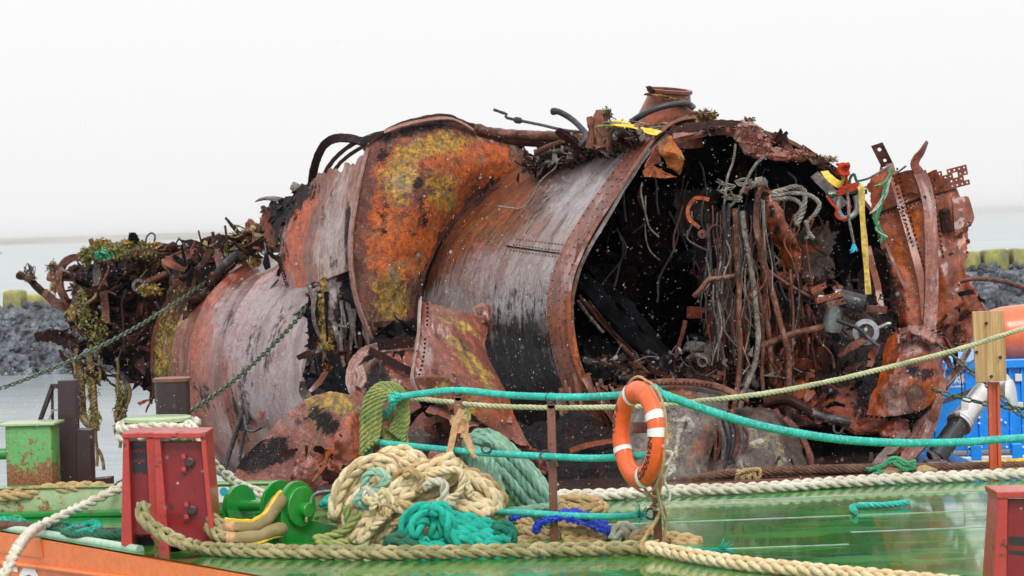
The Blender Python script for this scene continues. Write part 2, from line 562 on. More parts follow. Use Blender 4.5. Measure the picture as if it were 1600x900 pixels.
M = {}
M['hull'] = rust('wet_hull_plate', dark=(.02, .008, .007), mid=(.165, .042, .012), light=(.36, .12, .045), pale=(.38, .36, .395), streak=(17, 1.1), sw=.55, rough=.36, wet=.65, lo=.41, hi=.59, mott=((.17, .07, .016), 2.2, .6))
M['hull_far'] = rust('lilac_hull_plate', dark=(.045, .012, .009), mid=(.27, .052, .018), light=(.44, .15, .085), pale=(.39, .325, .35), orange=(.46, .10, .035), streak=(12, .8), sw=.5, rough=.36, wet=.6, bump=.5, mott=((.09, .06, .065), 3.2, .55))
M['rim'] = rust('brick_rim_plate', dark=(.07, .02, .013), mid=(.25, .062, .036), light=(.43, .18, .13), orange=(.40, .085, .012), rough=.42, wet=.25, bump=.4, sw=.4, mott=((.10, .03, .02), 3.5, .5))
M['orange'] = rust('scaly_orange_plate', dark=(.03, .013, .014), mid=(.15, .04, .022), light=(.30, .11, .075), orange=(.62, .13, .008), yellow=(.56, .30, .02), rough=.62, streak=(3, 2), sw=.25, wet=.1, bump=1.0, sc=1.3, mott=((.17, .145, .085), 2.6, .8))
M['pink'] = rust('pink_scoured_plate', dark=(.10, .03, .02), mid=(.31, .115, .08), light=(.48, .30, .26), orange=(.66, .11, .012), pale=(.50, .44, .42), rough=.45, streak=(14, 1.0), sw=.5, wet=.25, bump=.45, mott=((.12, .05, .04), 3.5, .55))
M['red'] = rust('red_rust_plate', dark=(.035, .009, .006), mid=(.28, .048, .012), light=(.45, .12, .045), orange=(.56, .115, .006), pale=(.46, .33, .31), rough=.36, streak=(4, 1.5), sw=.3, wet=.35, bump=.5, lo=.37, hi=.62, mott=((.085, .018, .008), 3.0, .5))
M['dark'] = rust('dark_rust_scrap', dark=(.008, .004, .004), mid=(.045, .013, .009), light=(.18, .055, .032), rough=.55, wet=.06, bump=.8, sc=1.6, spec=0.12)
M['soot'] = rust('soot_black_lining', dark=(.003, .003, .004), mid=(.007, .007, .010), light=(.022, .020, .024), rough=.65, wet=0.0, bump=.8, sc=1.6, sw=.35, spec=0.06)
M['brown'] = rust('brown_pipe_rust', dark=(.03, .012, .009), mid=(.19, .062, .036), light=(.38, .20, .15), rough=.45, sc=3, sw=.3, wet=.2, bump=.7, lo=.42, hi=.6, spec=0.2)
M['grey'] = rust('grey_mottled_plate', dark=(.035, .028, .026), mid=(.15, .115, .105), light=(.34, .29, .27), orange=(.40, .13, .04), yellow=(.42, .32, .12), rough=.5, sc=1.7, sw=.35, wet=.35, bump=.6, mott=((.24, .20, .15), 3.0, .7))
M['hose'] = rust('dark_grey_hose', dark=(.012, .012, .015), mid=(.05, .045, .05), light=(.17, .15, .16), rough=.42, sc=2, sw=.3, wet=.3, bump=.3, spec=0.25)
M['cable'] = rust('pale_grey_cable', dark=(.05, .04, .035), mid=(.26, .22, .19), light=(.48, .44, .40), rough=.55, sc=4, sw=.3, wet=.15, bump=.6, lo=.42, hi=.58, spec=0.2)
M['wood'] = rust('splintered_red_timber', dark=(.04, .014, .01), mid=(.22, .06, .03), light=(.36, .14, .08), rough=.6, streak=(40, 1.2), sw=.8, wet=.15, bump=.9)

def paint(name, col, rustc=(.10, .035, .02), amt=.35, rough=.32, stain=(.3, .2, .08), stain_a=.3, sc=1.0, coat=.3, low=0.0):
    t = NT(name); o = t.obj()
    n1 = t.noise(o, 3.2 * sc, 9, .72, .3); n2 = t.noise(o, 22 * sc, 7, .72)
    dr = t.noise(t.scale(o, (14, 14, .8)), 1.0 * sc, 6, .65)
    c = t.mix(t.ss(n2, .35, .7, 0, .5), col, tuple(x * .6 for x in col))
    c = t.mix(t.ss(dr, .5, .75, 0, stain_a), c, stain)
    w = t.math('ADD', t.math('MULTIPLY', n1, .55), t.math('MULTIPLY', n2, .45))
    if low:                                   # rust creeps up from the foot, where water stands
        sz = t.new('ShaderNodeSeparateXYZ'); t.link(t.tc.outputs['Generated'], sz.inputs[0])
        w = t.math('ADD', w, t.math('MULTIPLY', t.math('SUBTRACT', .55, sz.outputs['Z']), low))
    e = 1.0 - amt
    rw = t.ss(w, .38 + .3 * e, .41 + .3 * e)
    rc = t.mix(t.ss(t.noise(o, 50 * sc, 5, .7), .38, .62), rustc, tuple(min(1, x * 2.6) for x in rustc))
    c = t.mix(rw, c, rc)
    h = t.math('ADD', t.math('MULTIPLY', n2, .3), t.math('MULTIPLY', rw, -.5))
    rg = t.math('ADD', t.math('ADD', rough - .1, t.math('MULTIPLY', n2, .22)), t.math('MULTIPLY', rw, .3))
    return t.out(c, rg, t.bump(h, .3, .01), coat=coat, coat_r=.12)

def plain(name, col, rough=.5, metal=0.0, var=.3, sc=10.0, bump=.2, coat=0.0):
    t = NT(name); o = t.obj()
    n = t.noise(o, sc, 6, .65)
    c = t.mix(t.ss(n, .3, .7), tuple(x * (1 - var) for x in col), tuple(min(1, x * (1 + var * .6)) for x in col))
    return t.out(c, rough, t.bump(n, bump, .006), metal=metal, coat=coat)

def rope_mat(name, a, b, dirt=(.12, .09, .05), dirt_a=.35, sc=1.0):
    t = NT(name); o = t.obj()
    n1 = t.noise(o, 6 * sc, 5, .65); n2 = t.noise(o, 40 * sc, 6, .75); n3 = t.noise(o, 190 * sc, 3, .7)
    c = t.mix(t.ss(n1, .40, .60), a, b)
    c = t.mix(t.ss(n2, .5, .66, 0, min(1, dirt_a * 1.6)), c, dirt)
    c = t.mix(t.ss(n3, .5, .72, 0, .25), c, tuple(x * .45 for x in a))
    uv = t.attr('uvw')                                    # yarns: fine lines slanting along each strand
    w = t.new('ShaderNodeTexWave'); w.bands_direction = 'DIAGONAL'; t.link(t.scale(uv, (1.0, .55, 1)), w.inputs['Vector'])
    w.inputs['Scale'].default_value = 85; w.inputs['Distortion'].default_value = 1.5; w.inputs['Detail'].default_value = 1
    c = t.mix(t.ss(w.outputs['Fac'], .5, 0.0, 0, .3), c, tuple(x * .35 for x in b))
    h = t.math('ADD', t.math('ADD', t.math('MULTIPLY', n3, .6), t.math('MULTIPLY', n2, .5)), t.math('MULTIPLY', w.outputs['Fac'], .6))
    return t.out(c, .75, t.bump(h, .7, .008), spec=.25)
M['rope_beige'] = rope_mat('beige_rope_fibre', (.95, .80, .52), (.84, .66, .37), (.30, .20, .09))
M['rope_tan'] = rope_mat('tan_rope_fibre', (.66, .48, .24), (.52, .35, .16), (.16, .10, .04), .4)
M['rope_white'] = rope_mat('off_white_rope_fibre', (.90, .86, .74), (.74, .68, .54), (.24, .2, .12), .3)
M['rope_olive'] = rope_mat('olive_rope_fibre', (.46, .46, .15), (.26, .38, .13), (.10, .12, .04), .3)
M['rope_mint'] = rope_mat('mint_rope_fibre', (.46, .72, .54), (.26, .52, .40), (.14, .24, .14), .3)
M['rope_teal'] = rope_mat('teal_rope_fibre', (.03, .60, .46), (.02, .44, .33), (.03, .16, .10), .3)
M['rope_rail'] = rope_mat('bright_teal_rope_fibre', (.05, .68, .56), (.04, .50, .42), (.45, .85, .78), .45)
M['rope_dark'] = rope_mat('dark_green_rope_fibre', (.05, .16, .09), (.02, .22, .15), (.02, .05, .03), .4)
M['rope_buff'] = rope_mat('buff_line_fibre', (.74, .72, .46), (.58, .58, .34), (.2, .2, .1), .25)
M['rope_grime'] = rope_mat('grimy_green_tan_rope_fibre', (.56, .47, .25), (.36, .34, .16), (.10, .09, .04), .45)
M['rope_red'] = rope_mat('red_rope_fibre', (.68, .07, .03), (.55, .05, .03), (.3, .03, .02), .3)
M['wire'] = rope_mat('rusty_wire_strand', (.12, .055, .035), (.24, .13, .09), (.03, .02, .018), .5)
M['blue_cloth'] = plain('blue_tarpaulin', (.008, .045, .50), .6, 0, .6, 22, .8)
M['cargo_deck'] = paint('dirty_maroon_deck_paint', (.06, .03, .022), (.02, .012, .01), .5, .22, (.05, .06, .02), .5, coat=.6)
M['red_paint'] = paint('weathered_red_paint', (.25, .009, .013), (.03, .012, .012), .30, .32, (.12, .01, .01), .5)
M['red_edge'] = paint('bright_red_paint_edge', (.46, .045, .034), (.05, .012, .010), .36, .35, (.4, .03, .02), .4)
M['green_paint'] = paint('bright_green_paint', (.010, .25, .03), (.05, .035, .015), .36, .25, (.01, .12, .02), .4, coat=.6)
M['green_worn'] = paint('worn_green_paint', (.11, .36, .10), (.13, .05, .02), .66, .35, (.30, .27, .06), .5, sc=1.3, low=.16)
M['green_pale'] = paint('faded_green_paint', (.36, .48, .26), (.16, .08, .03), .40, .38, (.42, .34, .12), .6)
M['hull_orange'] = paint('orange_hull_paint', (.86, .20, .03), (.25, .06, .03), .24, .35, (.66, .22, .06), .55, sc=.7)
M['mint_edge'] = paint('mint_gunwale_paint', (.42, .62, .48), (.3, .09, .04), .3, .35, (.6, .3, .12), .35)
M['maroon'] = paint('maroon_primer', (.034, .014, .017), (.05, .018, .012), .35, .5, (.03, .015, .02), .4)
M['post_brown'] = paint('rust_brown_post', (.20, .068, .042), (.05, .02, .014), .4, .5, (.1, .03, .02), .5, sc=2)
M['ring'] = paint('life_ring_orange', (.90, .125, .018), (.45, .07, .03), .26, .38, (.9, .25, .12), .35, sc=1, coat=.2)
M['ring_white'] = plain('reflective_white_tape', (.80, .80, .77), .35, 0, .12, 20, .1)
M['black_print'] = plain('black_print', (.012, .012, .012), .5, 0, .1)
M['white_print'] = plain('white_print', (.82, .82, .80), .5, 0, .05)
M['blue_print'] = plain('turquoise_print', (.02, .35, .5), .4, 0, .05)
M['container_blue'] = paint('container_blue_paint', (.001, .30, .98), (.02, .05, .2), .16, .32, (.001, .24, .9), .2, sc=.7, coat=.1)
M['white_paint'] = paint('dirty_white_paint', (.72, .73, .72), (.3, .2, .14), .2, .4, (.5, .47, .42), .4)
M['silver'] = plain('brushed_aluminium_pipe', (.66, .65, .64), .3, .75, .2, 8, .15)
M['black_rubber'] = plain('black_rubber', (.018, .018, .02), .42, 0, .4, 12, .3, .3)
M['fender'] = paint('salmon_fender_skin', (.82, .17, .06), (.4, .09, .05), .2, .35, (.5, .1, .05), .4)
M['post_orange'] = paint('orange_red_post_paint', (.58, .10, .035), (.2, .05, .03), .25, .35, (.4, .06, .03), .4)
M['yellow'] = plain('yellow_webbing', (.76, .50, .03), .55, 0, .35, 14, .3)
M['yellow_dirty'] = plain('grimy_yellow_strap', (.58, .38, .08), .6, 0, .55, 16, .3)
M['strap_tan'] = plain('tan_webbing', (.50, .29, .14), .7, 0, .3, 30, .4)
M['chain_green'] = paint('green_chain_paint', (.012, .06, .02), (.02, .03, .015), .4, .3, (.1, .2, .05), .5, sc=5, coat=.6)
M['galv'] = plain('galvanised_steel', (.30, .32, .34), .38, .6, .3, 30, .2)
M['steel_bolt'] = plain('dark_steel_bolt', (.05, .03, .03), .45, .2, .4, 30, .2)
M['sleeve'] = NT('chafe_sleeve_canvas')
_t = M['sleeve']; _o = _t.obj()
_w = _t.new('ShaderNodeTexWave'); _t.link(_t.attr('uvw'), _w.inputs['Vector']); _w.inputs['Scale'].default_value = 60; _w.bands_direction = 'X'
_w2 = _t.new('ShaderNodeTexWave'); _t.link(_t.attr('uvw'), _w2.inputs['Vector']); _w2.inputs['Scale'].default_value = 60; _w2.bands_direction = 'Y'
_wv = _t.math('MULTIPLY', _w.outputs['Fac'], _w2.outputs['Fac'])
_c = _t.mix(_t.ss(_t.noise(_o, 8, 6, .7), .3, .7), (.25, .18, .075), (.36, .28, .13))
_c = _t.mix(_t.math('MULTIPLY', _wv, .4), _c, (.16, .12, .06))
M['sleeve'] = _t.out(_c, .75, _t.bump(_wv, .6, .005))
_t = NT('oak_board'); _o = _t.tc.outputs['Object']
_g = _t.noise(_t.scale(_o, (38, 38, 1.6)), 1.0, 7, .62, .6)
_g2 = _t.noise(_t.scale(_o, (9, 9, .5)), 1.0, 4, .6, .4)
_c = _t.ramp(_g, [(.3, (.30, .16, .06)), (.52, (.46, .27, .12)), (.72, (.60, .40, .20))])
_c = _t.mix(_t.ss(_g2, .5, .68, 0, .5), _c, (.66, .50, .28))
M['oak'] = _t.out(_c, .5, _t.bump(_g, .25, .004))

def weed(name, a, b, c):
    t = NT(name); o = t.obj()
    col = t.ramp(t.noise(o, 14, 6, .7), [(.32, a), (.5, b), (.68, c)])
    return t.out(col, .6, coat=.15)
M['weed_olive'] = weed('olive_seaweed', (.05, .05, .012), (.17, .16, .035), (.32, .27, .07))
M['weed_brown'] = weed('brown_seaweed', (.03, .02, .01), (.14, .09, .03), (.30, .21, .08))
M['weed_gold'] = weed('golden_seaweed', (.08, .05, .008), (.26, .16, .022), (.44, .30, .06))
M['net_green'] = weed('green_net_fibre', (.02, .14, .06), (.03, .3, .14), (.12, .42, .22))
M['net_white'] = weed('pale_net_fibre', (.3, .32, .28), (.5, .5, .45), (.66, .66, .6))

# wet deck paint: green with brown patches and standing water
_t = NT('wet_green_deck'); _o = _t.tc.outputs['Object']
_a = _t.noise(_t.scale(_o, (.8, 2.2, 1)), 1.0, 9, .7, .6)
_b = _t.noise(_o, 6.0, 9, .75)
_s = _t.noise(_t.scale(_o, (2.6, 13, 1)), 1.0, 9, .75, .5)
_d = _t.noise(_o, 42, 4, .75)
_c = _t.ramp(_a, [(.37, (.001, .11, .05)), (.47, (.003, .20, .035)), (.57, (.03, .23, .015)), (.67, (.15, .12, .010))])
_c = _t.mix(_t.ss(_b, .50, .66, 0, .6), _c, (.01, .10, .03))
_c = _t.mix(_t.ss(_s, .58, .70, 0, .3), _c, (.20, .36, .16))
_c = _t.mix(_t.ss(_d, .62, .70, 0, .7), _c, (.5, .52, .42))
_pud = _t.ss(_t.noise(_t.scale(_o, (.7, 2.2, 1)), 1.3, 7, .66), .42, .56)
_rg = _t.math('ADD', _t.math('MULTIPLY', _t.math('SUBTRACT', 1.0, _pud), .22), .10)
_h = _t.noise(_t.scale(_o, (5, 18, 1)), 1.6, 5, .6)
_h2 = _t.noise(_o, 34, 5, .7)
_n = _t.bump(_h, .2, .012)
_n = _t.bump(_h2, .28, .003, _n)
M['deck'] = _t.out(_c, _rg, _n, coat=_t.math('ADD', _t.math('MULTIPLY', _pud, .4), .5), coat_r=.055, spec=.5)
M['deck'].node_tree.nodes['Principled BSDF'].inputs['Coat IOR'].default_value = 1.6
# thin bead whose pale colour paints a wet glint
M['weld_glint'] = plain('weld_glint_bead', (.34, .42, .32), .12, 0, .2, 8, .1, 1.0)
_t = NT('sea_water'); _o = _t.tc.outputs['Object']
_h = _t.noise(_t.scale(_o, (.5, 1.1, 1)), 1.1, 6, .6)
_h2 = _t.noise(_t.scale(_o, (.04, .1, 1)), 1.0, 4, .6)
_c = _t.mix(_t.ss(_h2, .35, .65), (.20, .25, .27), (.31, .345, .355))
_n = _t.bump(_h, .35, .10)
M['sea'] = _t.out(_c, .22, _n)
M['stone'] = rust('bluegrey_rubble', dark=(.025, .028, .034), mid=(.095, .105, .125), light=(.25, .27, .30), orange=(.2, .2, .08), rough=.75, sc=.8, sw=0, wet=0, bump=.5)
M['block'] = NT('lichened_concrete')
_t = M['block']; _o = _t.obj()
_c = _t.ramp(_t.noise(_o, 1.6, 7, .7), [(.36, (.12, .12, .10)), (.5, (.24, .23, .09)), (.62, (.38, .35, .08))])
M['block'] = _t.out(_c, .85)
M['coast'] = plain('distant_dune_coast', (.34, .32, .30), .9, 0, .3, .01, .0)
M['dark_coast'] = plain('distant_dark_shore', (.10, .13, .17), .9, 0, .2, .01, .0)
_t = NT('wet_snow'); _t.b.inputs['Base Color'].default_value = (.92, .93, .95, 1); _t.b.inputs['Roughness'].default_value = .6
_t.b.inputs['Subsurface Weight'].default_value = 0.0
_tr = _t.new('ShaderNodeBsdfTranslucent'); _tr.inputs['Color'].default_value = (.95, .96, .98, 1)
_tp = _t.new('ShaderNodeBsdfTransparent')
_m1 = _t.new('ShaderNodeMixShader'); _m1.inputs[0].default_value = .5; _t.link(_t.b.outputs[0], _m1.inputs[1]); _t.link(_tr.outputs[0], _m1.inputs[2])
_m2 = _t.new('ShaderNodeMixShader'); _m2.inputs[0].default_value = .5; _t.link(_m1.outputs[0], _m2.inputs[1]); _t.link(_tp.outputs[0], _m2.inputs[2])
_t.link(_m2.outputs[0], _t.t.nodes['Material Output'].inputs['Surface'])
M['sleet'] = _t.m
M['keel'] = rust('dark_keel_plate', dark=(.016, .010, .009), mid=(.075, .042, .034), light=(.20, .13, .105), pale=(.42, .38, .33), yellow=(.36, .28, .10), rough=.45, sc=1.8, sw=.4, wet=.4, bump=.7, mott=((.13, .10, .08), 3.0, .6))
# ------------------------------------------------------------------ the setting: water, breakwater, far coast
SEA_Z = -1.85
def quad(name, x0, x1, y0, y1, z, mat, kind=None):
    o = mk(name, [(x0, y0, z), (x1, y0, z), (x1, y1, z), (x0, y1, z)], [(0, 1, 2, 3)], mat, smooth=False)
    if kind: o['kind'] = kind
    return o
quad('sea', -9000, 9000, -60, 15000, SEA_Z, M['sea'], 'structure')
# low hazy coast on the left, far away
def coast(name, x0, x1, Y, z1, depth, mat, seed):
    v = []; f = []; n = 60
    for i in range(n + 1):
        x = x0 + (x1 - x0) * i / n
        e = min(1, i / 6, (n - i) / 14)
        h = SEA_Z + (z1 - SEA_Z) * e * (0.7 + .6 * abs(noise.noise(Vector((i * .13, seed, 0)))))
        v += [(x, Y, SEA_Z - 1), (x, Y + depth * .3, h), (x, Y + depth, h * .8), (x, Y + depth * 1.4, SEA_Z - 1)]
    for i in range(n):
        for k in range(3):
            f.append((i * 4 + k, (i + 1) * 4 + k, (i + 1) * 4 + k + 1, i * 4 + k + 1))
    tag(mk(name, v, f, mat), kind='structure')
coast('far_coast', -1500, -60, 3000, 9.5, 400, M['coast'], 1.0)
coast('near_shoal', -330, -175, 800, .6, 30, M['dark_coast'], 5.0)

# rubble breakwater with lichened concrete blocks along its crest
BW_Y = 76.0
def bw_top(x): return 0.42 + (0.26 if x > 4 else 0.0)
mound = MB()
n = 90
for i in range(n + 1):
    x = -40 + 80 * i / n
    mound.v += [Vector((x, BW_Y - 3.2, SEA_Z - .6)), Vector((x, BW_Y - .9, bw_top(x) - .35)), Vector((x, BW_Y + 1.5, bw_top(x) - .3)), Vector((x, BW_Y + 4, SEA_Z - .6))]
for i in range(n):
    for k in range(3):
        mound.f.append((i * 4 + k, (i + 1) * 4 + k, (i + 1) * 4 + k + 1, i * 4 + k + 1))
mound.u = [(0, 0, 0)] * len(mound.v)
tag(mound.build('breakwater_core', M['stone'], smooth=False, sharp=None), kind='structure')
bm = bmesh.new(); bmesh.ops.create_icosphere(bm, subdivisions=1, radius=1.0)
ico_v = [v.co.copy() for v in bm.verts]; ico_f = [tuple(v.index for v in f.verts) for f in bm.faces]; bm.free()
def lump(mb, c, s, rot=None, rough=.25, seed=None):
    sd = R.random() * 99 if seed is None else seed
    m = rot if rot is not None else Matrix.Rotation(R.random() * 6.3, 3, Vector((R.random() - .5, R.random() - .5, R.random() - .5)).normalized())
    v = []
    for q in ico_v:
        w = q * (1 + rough * noise.noise(q * 1.7 + Vector((sd, 0, 0))) * 2)
        v.append(m @ Vector((w.x * s[0], w.y * s[1], w.z * s[2])) + Vector(c))
    mb.add(v, ico_f)
rub = MB()
for i in range(3000):
    x = R.choice((R.uniform(-18, -10), R.uniform(10, 19), R.uniform(-20, 20)))
    t = R.random()
    y = BW_Y - 3.1 + t * 2.5 + R.uniform(-.1, .1); z = SEA_Z - .3 + t * (bw_top(x) - SEA_Z + .1)
    s = R.uniform(.09, .21)
    lump(rub, (x, y, z), (s * R.uniform(.8, 1.4), s, s * R.uniform(.6, 1)))
tag(rub.build('breakwater_rubble', M['stone'], smooth=False, sharp=None), kind='stuff')
# crest blocks: (left px, right px, top py)
crest = [(2, 34, 456, 'lichen-yellow concrete block at the far left end of the left breakwater crest'),
         (40, 80, 459, 'wide yellowish concrete block second from the left end on the left breakwater crest'),
         (1506, 1534, 391, 'yellow-green concrete block on the right breakwater crest beside the torn hull plate'),
         (1536, 1578, 391, 'long lichen-yellow concrete block in the middle of the right breakwater crest'),
         (1582, 1612, 389, 'lichen-yellow concrete block at the right edge of the breakwater crest')]
for (a, b, t, lab) in crest:
    p = P((a + b) / 2, t, BW_Y - .2); w = (b - a) / FPX * BW_Y
    mb = MB().box((p.x, p.y + .5, p.z - .35 + R.uniform(-.05, .05)), (w * R.uniform(.9, .99), 1.0, .7), Matrix.Rotation(R.uniform(-.03, .03), 3, 'Y'), .09)
    for q in mb.v: q += Vector((fbm(q * 2, 2), fbm(q * 2 + Vector((9, 0, 0)), 2), fbm(q * 2 + Vector((0, 9, 0)), 2))) * .04
    tag(mb.build('concrete_block', M['block']), lab, 'concrete block', 'concrete blocks along the breakwater crest')

# ------------------------------------------------------------------ the barge
barge = thing('barge', 'green-decked barge with orange hull side carrying the wreck', 'barge', (1.5, 20, SEA_Z))
ga, gb = G(-60, 818), G(520, 919)
gd = (gb - ga).normalized()
gl0 = ga - gd * 0.3; gl1 = gb + gd * 6
deck_poly = [gl1, Vector((10, gl1.y, 0)), Vector((10, 20.95, 0)), Vector((4.02, 20.95, 0)), Vector((3.3, 34, 0)), Vector((-.9, 34, 0)), Vector((-1.3, 22.2, 0)), Vector((-1.75, 19.7, 0)), Vector((-5.2, 19.7, 0)), gl0]
mk('deck', deck_poly, [tuple(range(len(deck_poly)))], M['deck'], barge, smooth=False)
ca, cb, cc = G(870, 768), G(1180, 752), G(1480, 739)
cz_ = Vector((0, 0, .004))
mk('cargo_deck', [ca + cz_, cb + cz_, Vector((3.95, cc.y, .004)), Vector((3.95, 21.5, .004)), Vector((3.2, 33.9, .004)), Vector((-.85, 33.9, .004)), Vector((-1.2, 22.3, .004)), Vector((-1.2, 20.6, .004))], [tuple(range(8))], M['cargo_deck'], barge, smooth=False)
gn = Vector((gd.y, -gd.x, 0))           # outward (towards the camera)
if gn.y > 0: gn = -gn
# hull side below the deck edge
h = MB()
o_ = .03
a0, a1 = gl0 + gn * o_, gl1 + gn * o_
z_low = SEA_Z - .5
h.add([a0 + Vector((0, 0, -.012)), a1 + Vector((0, 0, -.012)), a1 + Vector((0, 0, z_low)), a0 + Vector((0, 0, z_low)),
       gl0 + Vector((0, 0, -.012)), gl1 + Vector((0, 0, -.012))], [(0, 3, 2, 1), (0, 1, 5, 4)])
for (p, q) in zip(deck_poly[1:-1], deck_poly[2:]):
    dz = Vector((0, 0, -.01)); lz = Vector((0, 0, z_low))
    h.add([p + dz, q + dz, q + lz, p + lz], [(0, 1, 2, 3)])
h.build('hull_side', M['hull_orange'], barge, smooth=False)
def along(px, py, off=0.0, z=None):
    """Point on the hull side plane seen at this pixel."""
    return PL(px, py, a0 + gn * off, gn)
# doubler plate, rubbing strake, gunwale pipe
pl = [along(-30, 828, .012), along(62, 841, .012), along(66, 872, .012), along(-30, 858, .012)]
MB().prism(pl, gn * -.012).build('doubler_plate', M['hull_orange'], barge, smooth=False)
MB().tube([along(-60, 872, .01), along(60, 886, .01), along(300, 918, .01)], .02, 8).build('rubbing_strake', M['hull_orange'], barge)
g0, g1 = G(-60, 815) + gn * .02, G(223, 861) + gn * .02
MB().tube(curve([g0 + Vector((0, 0, .01)), (g0 + g1) / 2 + Vector((0, 0, .012)), g1 + Vector((0, 0, .01))], 24), .034, 12).build('gunwale_pipe', M['mint_edge'], barge)
MB().tube(curve([G(232, 864) + gn * .02 + Vector((0, 0, -.03)), G(420, 897) + gn * .02 + Vector((0, 0, -.03)), gl1 + gn * .03 + Vector((0, 0, -.03))], 24), .03, 10).build('deck_edge_bar', M['hull_orange'], barge)
def text_obj(name, body, size, mat, parent, frame, depth=.002, map_fn=None, font_scale=1.0):
    cu = bpy.data.curves.new('lettering', 'FONT'); cu.body = body; cu.size = size; cu.extrude = depth; cu.align_x = 'CENTER'; cu.align_y = 'CENTER'
    cu.resolution_u = 3; cu.offset = size * .028
    ob = bpy.data.objects.new('lettering', cu); COL.objects.link(ob)
    dg = bpy.context.evaluated_depsgraph_get(); me = bpy.data.meshes.new_from_object(ob.evaluated_get(dg))
    vs = [v.co.copy() for v in me.vertices]; fs = [tuple(p.vertices) for p in me.polygons]
    bpy.data.objects.remove(ob); bpy.data.curves.remove(cu); bpy.data.meshes.remove(me)
    if map_fn: vs = [map_fn(v) for v in vs]
    else:
        o, ex, ey, ez = frame
        vs = [o + ex * v.x + ey * v.y + ez * v.z for v in vs]
    return mk(name, vs, fs, mat, parent, smooth=False)
text_obj('name_lettering', 'EO', .46, M['white_print'], barge, (along(36, 921, .006), gd, Vector((0, 0, 1)), gn))

# raised beads across the deck, coloured pale as painted glints
for k, (x0, x1, Y) in enumerate(((.9, 4.4, 18.85), (-.1, 3.9, 17.55), (2.3, 5.0, 16.75), (.6, 2.2, 16.05))):
    pts = [Vector((x0 + (x1 - x0) * i / 30, Y + .05 * (x1 - x0) * i / 30 + .01 * noise.noise(Vector((i * .6, k, 0))), .002)) for i in range(31)]
    MB().tube(pts, lambda t: .003 * (1.0 + .9 * noise.noise(Vector((t * 30, k * 9.1, 0)))), 5).build('glint_seam', M['weld_glint'], barge)
# low coaming between the deck and the wreck cradle
cp = [G(905, 774), G(1180, 757), G(1640, 735)]
MB().tube(curve(cp, 20), .05, 4, ref=(0, .7, .7)).build('coaming_strip', M['post_brown'], barge)
# longitudinal beam at the left
bY = 19.25
bl, br = P(-40, 800, bY), P(432, 790, bY - .25)
mb = MB(); d = (br - bl); d.z = 0; L = d.length; ang = atan2(d.y, d.x)
mb.box(((bl.x + br.x) / 2, (bl.y + br.y) / 2 + .08, .115), (L, .16, .226), Matrix.Rotation(ang, 3, 'Z'), .012)
beam = mb.build('coaming_beam', M['green_pale'], barge)
mb = MB().box(((bl.x + br.x) / 2, (bl.y + br.y) / 2 - .035, .028), (L, .06, .05), Matrix.Rotation(ang, 3, 'Z'), .01)
mb.build('beam_foot', M['green_paint'], barge)
mb = MB().box(((bl.x + br.x) / 2, (bl.y + br.y) / 2 + .08, .233), (L + .01, .19, .012), Matrix.Rotation(ang, 3, 'Z'), .003)
mb.build('beam_top_flange', M['green_worn'], barge)
sp = P(350, 773, bY - .255)
st_ = MB().box(sp, (.085, .004, .12), Matrix.Rotation(ang, 3, 'Z')).build('sticker', M['white_print'], barge, smooth=False)
MB().lathe([(.034, 0), (.034, .004)], sp + Vector((.0, -.001, .025)), (sin(ang), -cos(ang), 0), 20).build('sticker_emblem', M['blue_print'], st_, smooth=False)
# lashing eyes welded to the deck by the beam
for (x, y) in ((26, 824), (90, 832)):
    p = G(x, y); pts = [p + Vector((.055 * cos(t), 0, .085 * sin(t))) for t in [pi * k / 10 for k in range(11)]]
    MB().tube(pts, .018, 8).build('lashing_eye', M['green_paint'], barge)
# lower platform that carries the far half of the wreck
pf = MB().box((.3, 32, -1.35), (6.6, 9, .5), Matrix.Rotation(.25, 3, 'Z'), .02)
tag(pf.build('wreck_platform', M['maroon']), kind='structure')
# ------------------------------------------------------------------ ropes, chains
def rope_geo(mb, path, Rr, kind='plait', pitch=None, sides=5, step=None):
    """Twisted (3 strands) or 8-strand plaited rope along a list of points."""
    L = path_len(path)
    pitch = pitch or (Rr * 5.2 if kind == 'twist' else Rr * 7.6)
    step = step or (Rr * .55 if kind == 'cord' else pitch / (9 if kind == 'twist' else 14))
    n = max(6, int(L / step)); pts = curve(path, n); F = frames(pts, (0.05, -.6, .8))
    if kind == 'cord':
        mb.tube(pts, Rr * .94, 12, rfun=lambda t, k: 1 + .07 * sin(k * 2.1 + t * n * 2.4) + .04 * noise.noise(Vector((t * n * .9, k * 1.3, 5))))
    elif kind == 'wire':
        for k in range(7):
            c = []
            for i, p in enumerate(pts):
                a = 2 * pi * (i * L / n) / (Rr * 9) + 2 * pi * k / 7
                c.append(p + (F[i][0] * cos(a) + F[i][1] * sin(a)) * Rr * .66)
            mb.tube(c, Rr * .34, sides)
    elif kind == 'twist':
        for k in range(3):
            c = []
            for i, p in enumerate(pts):
                a = 2 * pi * (i * L / n) / pitch + 2 * pi * k / 3
                c.append(p + (F[i][0] * cos(a) + F[i][1] * sin(a)) * Rr * .5)
            mb.tube(c, Rr * .53, sides)
    else:
        for k in range(4):                          # square plait: two pairs of strands weave in a chevron
            c = []
            for i, p in enumerate(pts):
                w = 2 * pi * (i * L / n) / pitch + 2 * pi * k / 4
                wob = 1 + .08 * noise.noise(p * 6)
                c.append(p + F[i][1] * (Rr * .60 * sin(w) * wob) + F[i][0] * (Rr * .40 * sin(2 * w) * wob))
            mb.tube(c, lambda t: Rr * .44 * (1 + .10 * noise.noise(Vector((t * L * 9, k, Rr * 70)))), sides + 1, rfun=lambda t, q: 1 + .07 * sin(q * 2.4 + t * n * 1.3))
    return mb
def V3(p): return p if isinstance(p, Vector) else P(*p)
